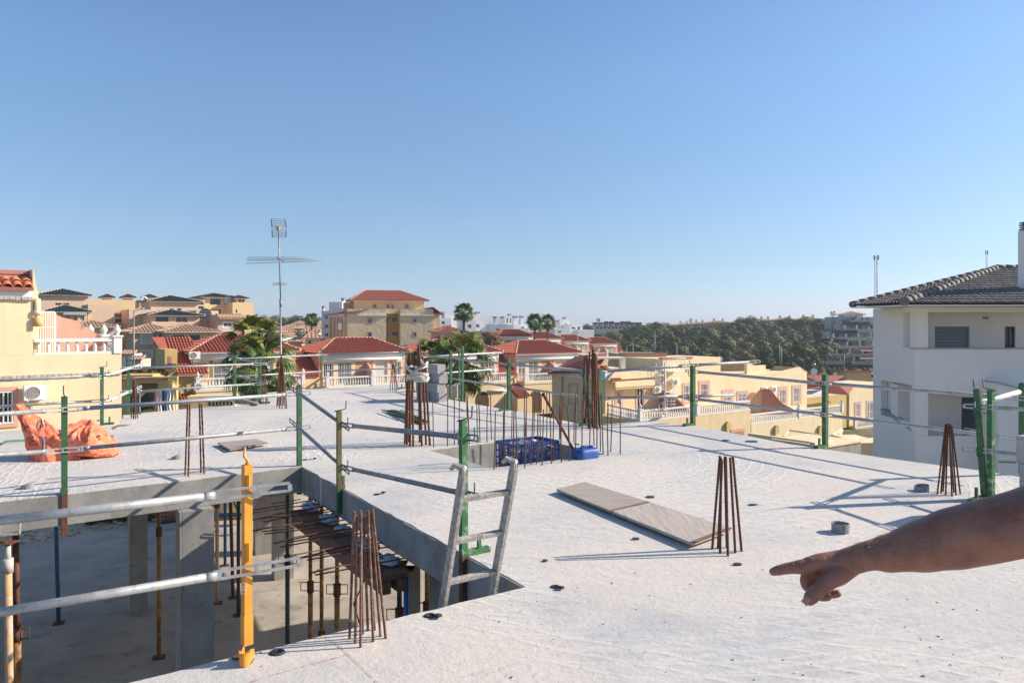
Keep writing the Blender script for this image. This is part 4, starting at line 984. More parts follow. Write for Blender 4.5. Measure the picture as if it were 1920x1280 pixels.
def cap(mb, pts, n=20):                       # rounded chain of (point, radius or (ra, rb))
    P = []; Rr = []
    def both(r, k): return (r[0]*k, r[1]*k) if isinstance(r, tuple) else r*k
    def mx(r): return max(r) if isinstance(r, tuple) else r
    d = (pts[0][0]-pts[1][0]).normalized(); r = pts[0][1]
    for k in (1.0, .9, .66, .33): P.append(pts[0][0]+d*mx(r)*k*.9); Rr.append(both(r, math.sqrt(max(0.002, 1-k*k))))
    # smooth interpolation between stations
    m = len(pts)
    for i in range(m-1):
        p0, p1, p2, p3 = pts[max(i-1, 0)][0], pts[i][0], pts[i+1][0], pts[min(i+2, m-1)][0]
        for k in range(6):
            t = k/6.0; q = .5*((2*p1)+(p2-p0)*t+(2*p0-5*p1+4*p2-p3)*t*t+(3*p1-p0-3*p2+p3)*t**3); P.append(q)
            a, b = pts[i][1], pts[i+1][1]; f = t*t*(3-2*t)
            if isinstance(a, tuple) or isinstance(b, tuple):
                a = a if isinstance(a, tuple) else (a, a); b = b if isinstance(b, tuple) else (b, b); Rr.append((lerp(a[0], b[0], f), lerp(a[1], b[1], f)))
            else: Rr.append(lerp(a, b, f))
    P.append(pts[-1][0]); Rr.append(pts[-1][1])
    d = (pts[-1][0]-pts[-2][0]).normalized(); r = pts[-1][1]
    for k in (.33, .66, .9, 1.0): P.append(pts[-1][0]+d*mx(r)*k*.9); Rr.append(both(r, math.sqrt(max(0.002, 1-k*k))))
    mb.path(P, Rr, n); return mb
def person():
    root = empty('person', V((1.36, 1.5, 0)), 'person mostly outside the frame, bare arm stretched in and index finger pointing left', 'person')
    b = MB(); K = 1.5/1400
    def h(px, py, dy, r): return (ray(px, py, 1.5+dy), r*K if not isinstance(r, tuple) else (r[0]*K, r[1]*K))
    arm = [h(1560, 1062, 0, (22, 24)), h(1603, 1049, -.01, (27, 25)), h(1630, 1041, -.02, (31, 26)), h(1671, 1036, -.03, (39, 34)), h(1735, 1022, -.045, (52, 46)), h(1793, 1008, -.06, (61, 53)), h(1861, 993, -.08, (61, 55)), h(1925, 977, -.09, (62, 56)), h(2010, 948, -.09, (66, 60)), h(2120, 905, -.07, (70, 64)), h(2215, 880, -.03, (74, 70))]
    cap(b, arm, 28)
    # metacarpals and palm
    cap(b, [h(1598, 1049, .0, 22), h(1545, 1053, .0, 17), h(1517, 1058, .0, 14.5)])
    cap(b, [h(1598, 1052, .015, 22), h(1548, 1066, .022, 18), h(1518, 1072, .022, 15)])
    cap(b, [h(1598, 1056, .03, 20), h(1555, 1077, .040, 16), h(1527, 1088, .042, 14)])
    cap(b, [h(1600, 1060, .04, 17), h(1565, 1084, .055, 14), h(1543, 1098, .06, 12)])
    cap(b, [h(1598, 1060, -.005, 18), h(1572, 1076, -.014, 20), h(1556, 1086, -.02, 17)])
    # index, pointing
    cap(b, [h(1520, 1059, .0, 15), h(1503, 1062, .0, 13.5), h(1480, 1064.5, .004, 10.8), h(1462, 1068, .006, 9.6), h(1449, 1071.5, .007, 7.4)])
    # middle, folded under
    cap(b, [h(1522, 1072, .020, 14.5), h(1512, 1084, .018, 11.5), h(1514, 1099, .012, 10), h(1532, 1104, .005, 9.5), h(1545, 1100, .002, 8.5)])
    cap(b, [h(1530, 1089, .040, 13), h(1527, 1106, .040, 10), h(1538, 1117, .035, 9), h(1552, 1118, .030, 8)])
    cap(b, [h(1545, 1098, .06, 11), h(1548, 1110, .06, 9), h(1560, 1113, .056, 8.3), h(1571, 1112, .052, 7.4)])
    # thumb
    cap(b, [h(1583, 1066, -.012, 19), h(1559, 1085, -.024, 16.5), h(1538, 1102, -.030, 13.5), h(1522, 1118, -.032, 13.2), h(1517, 1124, -.032, 11)])
    # knuckle pads and the wrist bone
    for q_ in (h(1485, 1061, -.001, 6.8), h(1521, 1053, -.003, 10), h(1541, 1099, -.033, 10.5)): cap(b, [(q_[0], q_[1]), (q_[0]+V((.004, 0, .001)), q_[1])], 10)
    arm_me = remeshed(b, .0017, 4, 'body')
    # torso, neck, head and legs (outside the frame), same skin surface
    t = MB(); c = V((1.36, 1.5, 0))
    sh = ray(2215, 880, 1.47)
    cap(t, [(c+V((0, 0, .98)), (.13, .17)), (c+V((0, 0, 1.15)), (.12, .155)), (c+V((0, 0, 1.33)), (.13, .19)), (c+V((0, 0, 1.42)), (.10, .17))], 24)
    cap(t, [(c+V((0, 0, 1.40)), .065), (c+V((-.01, 0, 1.52)), .058)]); 
    cap(t, [(c+V((0, 0, 1.38)), .09), (sh+V((.02, 0, 0)), .07)], 20)
    cap(t, [(c+V((.0, 0, 1.58)), (.085, .07)), (c+V((-.005, 0, 1.66)), (.098, .078)), (c+V((0, 0, 1.70)), (.08, .068))], 24)
    cap(t, [(c+V((-.095, 0, 1.63)), .014), (c+V((-.105, 0, 1.605)), .018)], 10)
    for s in (-1, 1): cap(t, [(c+V((.0, s*.078, 1.64)), (.012, .02)), (c+V((.0, s*.084, 1.615)), (.010, .012))], 10)
    cap(t, [(c+V((.0, .22, 1.38)), .065), (c+V((.03, .27, 1.12)), .045), (c+V((-.02, .27, .88)), .032), (c+V((-.04, .26, .80)), (.045, .018))], 18)
    for s in (-1, 1): cap(t, [(c+V((0, s*.09, .95)), .095), (c+V((-.01, s*.1, .52)), .065), (c+V((.02, s*.11, .10)), .042), (c+V((-.06, s*.12, .05)), (.045, .04)), (c+V((-.16, s*.13, .035)), (.045, .03))], 18)
    body_me = remeshed(t, .012, 3, 'torso')
    # one continuous mesh: join arm and body data
    vs = [v.co.copy() for v in arm_me.vertices]; fs = [tuple(p.vertices) for p in arm_me.polygons]; o0 = len(vs)
    vs += [v.co.copy() for v in body_me.vertices]; fs += [tuple(i+o0 for i in p.vertices) for p in body_me.polygons]
    m = MB(); m.add(vs, fs, True); mk('body', m, SKIN, root)
    # clothes and hair
    w = MB(); cap(w, [(c+V((0, 0, .93)), (.155, .19)), (c+V((0, 0, 1.15)), (.145, .18)), (c+V((0, 0, 1.35)), (.15, .205)), (c+V((0, 0, 1.43)), (.10, .15))], 24); cap(w, [(c+V((0, 0, 1.37)), .11), (sh+V((.04, 0, .0)), .088)], 20); cap(w, [(c+V((0, .2, 1.38)), .085), (c+V((.02, .255, 1.22)), .075)], 18)
    o = bpy.data.objects.new('shirt', remeshed(w, .012, 4, 'shirt')); COL.objects.link(o); o.parent = root; o.location = -root.location; o.data.materials.append(M('grey_cotton', (.16, .17, .2), .9, .1, 8))
    w = MB()
    for s in (-1, 1): cap(w, [(c+V((0, s*.08, .93)), .125), (c+V((-.01, s*.1, .52)), .085), (c+V((.02, s*.11, .16)), .07)], 20)
    o = bpy.data.objects.new('trousers', remeshed(w, .012, 4, 'trousers')); COL.objects.link(o); o.parent = root; o.location = -root.location; o.data.materials.append(M('blue_denim', (.04, .07, .14), .9, .15, 20))
    w = MB(); cap(w, [(c+V((.02, 0, 1.66)), (.095, .08)), (c+V((.015, 0, 1.71)), (.092, .08))], 20)
    o = bpy.data.objects.new('hair', remeshed(w, .01, 2, 'hair')); COL.objects.link(o); o.parent = root; o.location = -root.location; o.data.materials.append(M('dark_hair', (.03, .02, .015), .7, .2, 40))
    # nail, scar, fine arm hair
    NAIL = M('fingernail', (.36, .19, .14), .4, .05)
    q = ray(1516, 1125, 1.5-.0440); d1 = (ray(1511, 1130, 1.5)-ray(1523, 1118, 1.5)).normalized(); d2 = V((0, 1, 0)).cross(d1).normalized(); nm = MB(); vs = []
    for i in range(7):
        for j in range(6): a = (i/6-.5)*1.9; vs.append(q+d2*math.sin(a)*.0095+d1*(j/5*.015-.004)+V((0, .0035*(1-math.cos(a))*1.6+.0004*j, 0)))
    mk('nail', nm.add(vs, [(i*6+j, i*6+j+1, (i+1)*6+j+1, (i+1)*6+j) for i in range(6) for j in range(5)], True), NAIL, root)
    q = ray(1502, 1063, 1.5-.0140); mk('scar', MB().prism([q+V((math.cos(a)*.0032, 0, math.sin(a)*.0045)) for a in np.linspace(0, 5.6, 9)], V((0, .003, 0))), M('reddish_scar', (.34, .08, .06), .5), root)
    hm = MB(); rr = random.Random(3)
    st = arm[1:8]
    for k in range(1500):
        i = rr.randrange(len(st)-1); t_ = rr.random(); p = lerp(st[i][0], st[i+1][0], t_); ra = lerp(st[i][1][0], st[i+1][1][0], t_); ax = (st[i+1][0]-st[i][0]).normalized()
        a = rr.gauss(1.25, .55); nrm_ = V((0, -math.cos(a), math.sin(a))); nrm_ = (nrm_-ax*nrm_.dot(ax)).normalized(); s_ = p+nrm_*ra*.985; e = s_+nrm_*rr.uniform(.002, .005)-ax*rr.uniform(.004, .011)+V((0, 0, -.001)); w_ = ax.cross(nrm_)*.00016
        hm.tri(s_-w_, s_+w_, e)
    mk('arm_hair', hm, M('sunlit_arm_hair', (.45, .28, .15), .5), root, kind='stuff')
person()
# ------------------------------------------------------------------ building kit
class Face:
    """A vertical wall plane: origin A on plan, direction d to the right as seen from outside, outward normal n."""
    def __init__(s, A, ang): s.A = V((A.x, A.y, 0)); s.d = V((math.cos(ang), math.sin(ang), 0)); s.n = V((s.d.y, -s.d.x, 0)); s.ang = ang
    def t(s, px): k = (px-960)/F; return (k*s.A.y-s.A.x)/(s.d.x-k*s.d.y)
    def z(s, px, py): Y = (s.A+s.d*s.t(px)).y; return H-(py-HZ)/F*Y
    def P(s, t, z=0.0, o=0.0): return s.A+s.d*t+s.n*o+Z3*z
    def r(s, x0, y0, x1, y1): t0, t1 = s.t(x0), s.t(x1); xm = (x0+x1)/2; return (t0, t1, s.z(xm, y1), s.z(xm, y0))
def face_at(px, Y, deg=35): return Face(ray(px, HZ, Y), math.radians(deg))
def fb(mb, f, t0, t1, z0, z1, o0, o1): return mb.obox(f.P(t0, z0, o0), f.d*(t1-t0), f.n*(o1-o0), Z3*(z1-z0))
def facade(mb, f, t0, t1, z0, z1, holes, dep=.13, body=6.0):
    ts = sorted({t0, t1}|{min(max(h[k], t0), t1) for h in holes for k in (0, 1)}); zs = sorted({z0, z1}|{min(max(h[k], z0), z1) for h in holes for k in (2, 3)})
    for i in range(len(ts)-1):
        for j in range(len(zs)-1):
            a, b, c, d = ts[i], ts[i+1], zs[j], zs[j+1]; m, q = (a+b)/2, (c+d)/2
            if any(h[0] < m < h[1] and h[2] < q < h[3] for h in holes): continue
            mb.quad(f.P(a, c), f.P(b, c), f.P(b, d), f.P(a, d))
    for h in holes:
        a, b, c, d = h[:4]
        mb.quad(f.P(a, c), f.P(a, d), f.P(a, d, -dep), f.P(a, c, -dep)); mb.quad(f.P(b, d), f.P(b, c), f.P(b, c, -dep), f.P(b, d, -dep))
        mb.quad(f.P(a, d), f.P(b, d), f.P(b, d, -dep), f.P(a, d, -dep)); mb.quad(f.P(b, c), f.P(a, c), f.P(a, c, -dep), f.P(b, c, -dep))
    # closing pieces and the body behind
    mb.quad(f.P(t0, z0), f.P(t0, z1), f.P(t0, z1, -dep-.02), f.P(t0, z0, -dep-.02)); mb.quad(f.P(t1, z1), f.P(t1, z0), f.P(t1, z0, -dep-.02), f.P(t1, z1, -dep-.02))
    mb.quad(f.P(t0, z1), f.P(t1, z1), f.P(t1, z1, -dep-.02), f.P(t0, z1, -dep-.02))
    fb(mb, f, t0, t1, z0, z1, -body, -dep-.02); return mb
def window(par, f, h, kind='plain', frame=None, trim=None, trimw=.14, glass=None, dep=.13):
    a, b, c, d = h[:4]; frame = frame or WHITEM; w = min(.07, (b-a)*.12)
    m = MB(); o0, o1 = -dep+.02, -dep+.06
    fb(m, f, a, b, c, c+w, o0, o1); fb(m, f, a, b, d-w, d, o0, o1); fb(m, f, a, a+w, c+w, d-w, o0, o1); fb(m, f, b-w, b, c+w, d-w, o0, o1)
    if kind not in ('shutter', 'hole'): x = (a+b)/2; fb(m, f, x-w*.4, x+w*.4, c+w, d-w, o0, o1)
    win = mk('window' if kind != 'door' else 'door', m, frame, par)
    if kind in ('shutter', 'halfshutter'):
        z0 = c+w if kind == 'shutter' else (c+d)/2; k = max(4, int((d-w-z0)/.11)); s = MB()
        for i in range(k): zz = z0+(d-w-z0)*i/k; fb(s, f, a+w, b-w, zz+.006, zz+(d-w-z0)/k, -dep+.025, -dep+.045)
        mk('shutter', s, glass or SHUTW, win, kind='stuff')
        if kind == 'halfshutter': mk('pane', fb(MB(), f, a+w, b-w, c+w, z0, -dep+.025, -dep+.035), GLASS, win)
    else: mk('pane', fb(MB(), f, a+w, b-w, c+w, d-w, -dep+.025, -dep+.035), glass or GLASS, win)
    if kind == 'grille':
        g_ = MB(); k = max(4, int((b-a)/.16))
        for i in range(k+1): x = lerp(a+.03, b-.03, i/k); fb(g_, f, x-.015, x+.015, c+.02, d-.02, .0, .03)
        for z in (c+.02, (c+d)/2, d-.05): fb(g_, f, a, b, z, z+.035, .03, .05)
        mk('grille', g_, WHITEM, win, kind='stuff')
    if trim:
        t = MB(); tw = trimw; fb(t, f, a-tw, b+tw, d, d+tw, .0, .04); fb(t, f, a-tw, a, c-.0, d, .0, .04); fb(t, f, b, b+tw, c, d, .0, .04)
        fb(t, f, a-tw, b+tw, c-tw*.8, c, .0, .055); mk('surround', t, trim, win)
    return win
BALP = [(.075, 0), (.075, .05), (.045, .07), (.06, .16), (.072, .24), (.052, .36), (.032, .46), (.035, .52), (.055, .54), (.055, .60)]
def balustrade(par, A, B, z, h=.82, pitch=.24, single=False, posts=(0, 1), finial=True, mat=None, n=6):
    mat = mat or WHITE; A = V((A.x, A.y, z)); B = V((B.x, B.y, z)); d = B-A; L = d.length; d.normalize(); nn = V((d.y, -d.x, 0))
    m = MB(); m.obox(A-nn*.09, d*L, nn*.18, Z3*.09); m.obox(A-nn*.10+Z3*(h-.12), d*L, nn*.20, Z3*.12)
    root = mk('balustrade', m, mat, par); hb = h-.21; k = max(2, int(L/pitch)); prof = [(r, zz*hb/.60) for r, zz in BALP]
    if single:
        me = raw_mesh('baluster', MB().lathe(V((0, 0, 0)), prof, 10), mat)
        for i in range(k): inst('baluster', me, root, loc=A+d*(L*(i+.5)/k)+Z3*.09)
    else:
        s = MB()
        for i in range(k): s.lathe(A+d*(L*(i+.5)/k)+Z3*.09, [prof[0], prof[2], prof[4], prof[6], prof[9]], n)
        mk('balusters', s, mat, root, kind='stuff')
    for t in posts:
        p = A+d*L*t; q = MB(); q.cbox(p, d*.14, nn*.14, h+.04); q.cbox(p+Z3*(h+.04), d*.18, nn*.18, .06)
        if finial: q.lathe(p+Z3*(h+.10), [(.10, 0), (.06, .06), (.13, .14), (.14, .20), (.06, .32), (.015, .42)], 8)
        mk('balustrade_post', q, mat, root)
    return root
def roofslope(mb, E0, E1, R1, R0, pitch=.24, row=.42, amp=.075, seg=4, caps=None, thick=.1):
    a = (E1-E0); L = a.length; a.normalize(); nrm = a.cross((R0-E0) if (R0-E0).length > .01 else (R1-E0)).normalized()
    if nrm.z < 0: nrm = -nrm
    b = nrm.cross(a).normalized()
    if b.z < 0: b = -b
    ra0, rb = (R0-E0).dot(a), (R0-E0).dot(b); ra1 = (R1-E0).dot(a)
    def deck(p, q, r, s): mb.add([p, q, r, s, p-Z3*thick, q-Z3*thick, r-Z3*thick, s-Z3*thick], [(0, 1, 2, 3), (7, 6, 5, 4), (0, 4, 5, 1), (1, 5, 6, 2), (2, 6, 7, 3), (3, 7, 4, 0)])
    deck(E0, E1, R1, R0)
    n = max(1, int(round(L/pitch))); pitch = L/n
    for i in range(n):
        s = (i+.5)*pitch
        if ra0 > 0 and s < ra0: bm = rb*s/ra0
        elif s > ra1 and L > ra1: bm = rb*(L-s)/(L-ra1)
        else: bm = rb
        b0 = 0
        if ra0 < 0 and False: pass
        k = max(1, int(math.ceil(bm/row)))
        for j in range(k):
            y0, y1 = j*row, min(bm, (j+1)*row+.03)
            if y1-y0 < .05: continue
            vs = []
            sh0 = R.uniform(-.008, .008)
            for y, am, wd in ((y0, amp*1.12, .42), (y1, amp*.85, .34)):
                for q in range(seg+1):
                    th = math.pi*q/seg; vs.append(E0+a*(s+sh0-math.cos(th)*pitch*wd)+b*y+nrm*(math.sin(th)*am+(.018 if y == y0 else 0)))
            mb.add(vs, [(q, q+1, seg+2+q, seg+1+q) for q in range(seg)], True)
            mb.f.append(tuple(len(mb.v)-2*(seg+1)+q for q in range(seg+1))); mb.sm.append(False)
    return a, b, nrm
def ridgecap(mb, p, q, r=.11, step=.4):
    L = (q-p).length; k = max(1, int(L/step)); d = (q-p).normalized()
    for i in range(k): mb.path([p+d*(L*i/k), p+d*(L*(i+1)/k+.03)], [r*1.1, r*.9], 8)
    return mb
def hiproof(par, f, t0, t1, z, o_front, o_back, rise, mat, cap_=None, over=.35, rt0=None, rt1=None, pitch=.24, row=.42, left=True, back=False, fascia=None, amp=.075, name='roof'):
    """Hip roof over a rectangle on face f: eaves overhang, ridge parallel to the face."""
    a0, a1, b0, b1 = t0-over, t1+over, o_front+over, o_back-over
    half = (b0-b1)/2; mid = (b0+b1)/2
    rt0 = a0+half if rt0 is None else rt0; rt1 = a1-half if rt1 is None else rt1
    if rt0 > rt1: rt0 = rt1 = (rt0+rt1)/2
    E = [f.P(a0, z, b0), f.P(a1, z, b0), f.P(a1, z, b1), f.P(a0, z, b1)]; R0, R1 = f.P(rt0, z+rise, mid), f.P(rt1, z+rise, mid)
    root = None
    dk = MB(); fb(dk, f, a0+.05, a1-.05, z-.16, z-.11, b1+.05, b0-.05)
    for (p, q, n_) in ((a0, a1, b0), (a0, a1, b1)): fb(dk, f, p, q, z-.14, z-.105, n_-.03, n_+.03)
    root = mk(name, dk, fascia or WHITE, par)
    tm_ = MB(); roofslope(tm_, E[0], E[1], R1, R0, pitch, row, amp)
    roofslope(tm_, E[1], E[2], R1, R1, pitch, row, amp); roofslope(tm_, E[3], E[0], R0, R0, pitch, row, amp)
    roofslope(tm_, E[2], E[3], R0, R1, pitch*2, row*3, amp)
    mk('roof_tiles', tm_, mat, root, kind='stuff')
    c = MB(); ridgecap(c, R0, R1); 
    for e, r_ in ((E[0], R0), (E[1], R1), (E[2], R1), (E[3], R0)): ridgecap(c, e+Z3*.02, r_)
    mk('ridge_caps', c, cap_ or mat, root); return root
def acunit(par_label, f, t, z, o=.0, w=.80, h=.56, mat=None):
    root = empty('air_conditioner', f.P(t, z, o), par_label, 'air conditioner')
    mk('casing', fb(MB(), f, t, t+w, z, z+h, o+.12, o+.42), mat or WHITEM, root)
    c = f.P(t+w*.38, z+h*.5, o+.42); m = MB(); n = 20
    vs = [c+f.d*math.cos(2*math.pi*k/n)*h*.42+Z3*math.sin(2*math.pi*k/n)*h*.42+f.n*.012 for k in range(n)]; m.add(vs, [tuple(range(n))])
    mk('fan_grille', m, M('rusty_fan_grille', (.20, .15, .12), .8, .3, 20), root)
    rg = MB()
    for rr in (.42, .30, .18, .07): rg.path([c+f.d*math.cos(2*math.pi*k/16)*h*rr+Z3*math.sin(2*math.pi*k/16)*h*rr+f.n*.02 for k in range(17)], .008, 4)
    mk('fan_guard', rg, WHITEM, root)
    b = MB(); fb(b, f, t+.08, t+.12, z-.04, z, o, o+.42); fb(b, f, t+w-.12, t+w-.08, z-.04, z, o, o+.42); mk('bracket', b, WHITEM, root, kind='stuff'); return root
def ground(p): return terrain_z(p.x, p.y)-.6

# ------------------------------------------------------------------ yellow house at the left edge
def left_house():
    f = face_at(228, 28.0, 41); A = f.P(0, -4.2); root = empty('yellow_house', f.P(-3, ground(f.P(-3, 0)), -3), 'pale yellow house with terrace balustrade filling the left edge', 'house')
    tl = f.t(-260); zt = f.z(228, 661); zb = -4.5
    w1 = f.r(-12, 733, 25, 795); w = MB(); facade(w, f, tl, 0, zb, zt, [w1], body=7); mk('wall', w, YELL, root)
    window(root, f, w1, 'grille', trim=PINK)
    # upper block
    t2 = f.t(62); zt2 = f.z(30, 556); w = MB(); fb(w, f, tl, t2, zt+.003, zt2, -7, -.002); mk('upper_wall', w, YELL, root)
    mk('white_band', fb(MB(), f, tl, t2, zt2, f.z(30, 541), -.02, .05), WHITE, root)
    b = MB(); k = 26
    for i in range(k): t0 = lerp(tl, t2, i/k); fb(b, f, t0, t0+(t2-tl)/k*.93, zt2-.12+R.uniform(0, .02), zt2-.002, .003, .10+R.uniform(0, .03))
    mk('dentil_band', b, STONEC, root, kind='stuff')
    mk('corner_pilaster', fb(MB(), f, t2+.003, f.t(74), zt+.003, f.z(68, 545), -1.4, -.25), YELL, root)
    mk('roof_gable', MB().prism([f.P(t2+.003, f.z(62, 585), -.1), f.P(t2+.25, f.z(66, 585), -.1), f.P(t2+.03, f.z(62, 504), -.1), f.P(t2+.003, f.z(62, 504), -.1)], -f.n*4), YELL, root)
    p_ = MB(); p_.tube(f.P(f.t(70), f.z(70, 612), .0), f.P(f.t(70), f.z(70, 560), .0), .10, n=10); p_.tube(f.P(f.t(70), f.z(70, 590), .0), f.P(f.t(70), f.z(70, 582), .0), .15, n=10); mk('downpipe', p_, YELL, root)
    mk('chimney_pipe', MB().tube(f.P(f.t(71), f.z(71, 596), .02), f.P(f.t(71), f.z(71, 612), .02), .16, n=10), YELD, root)
    # tiles: each one a piece
    tu, tm2 = None, None
    seg = 8; tb = MB(); pitch = .305; tl_ = .42; vs = []
    for y, am, wd in ((0, .115, .47), (tl_+.03, .085, .40)):
        for rr in (1.0, .86):
            for q in range(seg+1): th = math.pi*q/seg; vs.append(V((-math.cos(th)*pitch*wd*rr, y, math.sin(th)*am*rr*1.05+(.03 if y == 0 else 0))))
    n1 = seg+1; fs = [(q, q+1, 2*n1+q+1, 2*n1+q) for q in range(seg)]+[(n1+q+1, n1+q, 3*n1+q, 3*n1+q+1) for q in range(seg)]+[(q+1, q, n1+q, n1+q+1) for q in range(seg)]
    tb.add(vs, fs, True); me = raw_mesh('tile', tb, ORT)
    base = f.P(f.t(-260), f.z(30, 541)+.02, .28); slope = (-f.n*.92+Z3*.42).normalized(); nrm = f.d.cross(slope).normalized()
    rf = mk('roof', MB().prism([base, base+f.d*(f.t(61)-f.t(-260)), base+f.d*(f.t(61)-f.t(-260))+slope*1.35, base+slope*1.35], nrm*-.1), PINKD, root)
    L = f.t(61)-f.t(-260)
    for i in range(int(L/pitch)):
        for j in range(2): inst('tile', me, rf, basis(f.d, slope, nrm, base+f.d*(L-(i+.5)*pitch+R.uniform(-.01, .01))+slope*(j*tl_)+nrm*(.005+.004*j)))
    mk('ridge_board', fb(MB(), f, f.t(-260), f.t(61), f.z(30, 512), f.z(30, 504), -.95, -.75), PINKD, root)
    # terrace
    balustrade(root, f.P(f.t(64), 0, -.1), f.P(-.13, 0, -.1), zt-.02, h=f.z(200, 632)-f.z(200, 661), pitch=.268, single=True, posts=(1,), n=10)
    balustrade(root, f.P(-.13, 0, -.25), f.P(-.13, 0, -4.4), zt-.02, h=f.z(200, 632)-f.z(200, 661), pitch=.268, single=True, posts=(.45, 1))
    # pink stair wall behind the balustrade, with curved top
    g_ = Face(f.P(0, 0, -1.5), f.ang); pts = []
    for k in range(15):
        s = k/14.0; px = lerp(96, 214, s); py = 585+48*(s**.9 if s < .2 else (math.sin((s-.2)/.8*math.pi-math.pi/2)*.5+.5)*.80+.235*1)*1.0
        pts.append(g_.P(g_.t(px), g_.z(px, min(py, 634))))
    pts = [g_.P(g_.t(62), g_.z(80, 662)), g_.P(g_.t(62), g_.z(80, 580))]+pts+[g_.P(g_.t(216), g_.z(214, 662))]
    mk('pink_stair_wall', MB().prism(pts, -g_.n*.2), PINK, root)
    gt = MB(); g2 = Face(f.P(0, 0, -1.2), f.ang); a, b_, c, d = g2.r(67, 586, 103, 660)
    for t in (a, b_): fb(gt, g2, t-.03, t+.03, c, d, 0, .05)
    fb(gt, g2, a, b_, d, d+.05, 0, .05); fb(gt, g2, a, b_, c+.9, c+.93, 0, .05)
    mk('gate_frame', gt, WHITEM, root)
    for k in range(7): t = lerp(a, b_, (k+1)/8); mk('gate_bar', fb(MB(), g2, t-.012, t+.012, c, d, .01, .035), WHITEM, root)
    sc = MB(); k = 40
    for i in range(k): t0 = lerp(tl, 0, i/k); fb(sc, f, t0, t0-tl/k*.92, f.z(100, 707)+R.uniform(-.015, .015), f.z(100, 701), .0+.002, .055+R.uniform(0, .03))
    mk('string_course', sc, STONEC, root, kind='stuff')
    mk('drain_pipe', MB().tube(f.P(f.t(62), f.z(62, 750), .06), f.P(f.t(62), f.z(62, 800), .06), .02), YELL, root)
    acunit('white air conditioner with rusty fan on the yellow wall', f, f.t(42), f.z(60, 748), 0, w=f.t(84)-f.t(42), h=f.z(60, 721)-f.z(60, 748))
left_house()

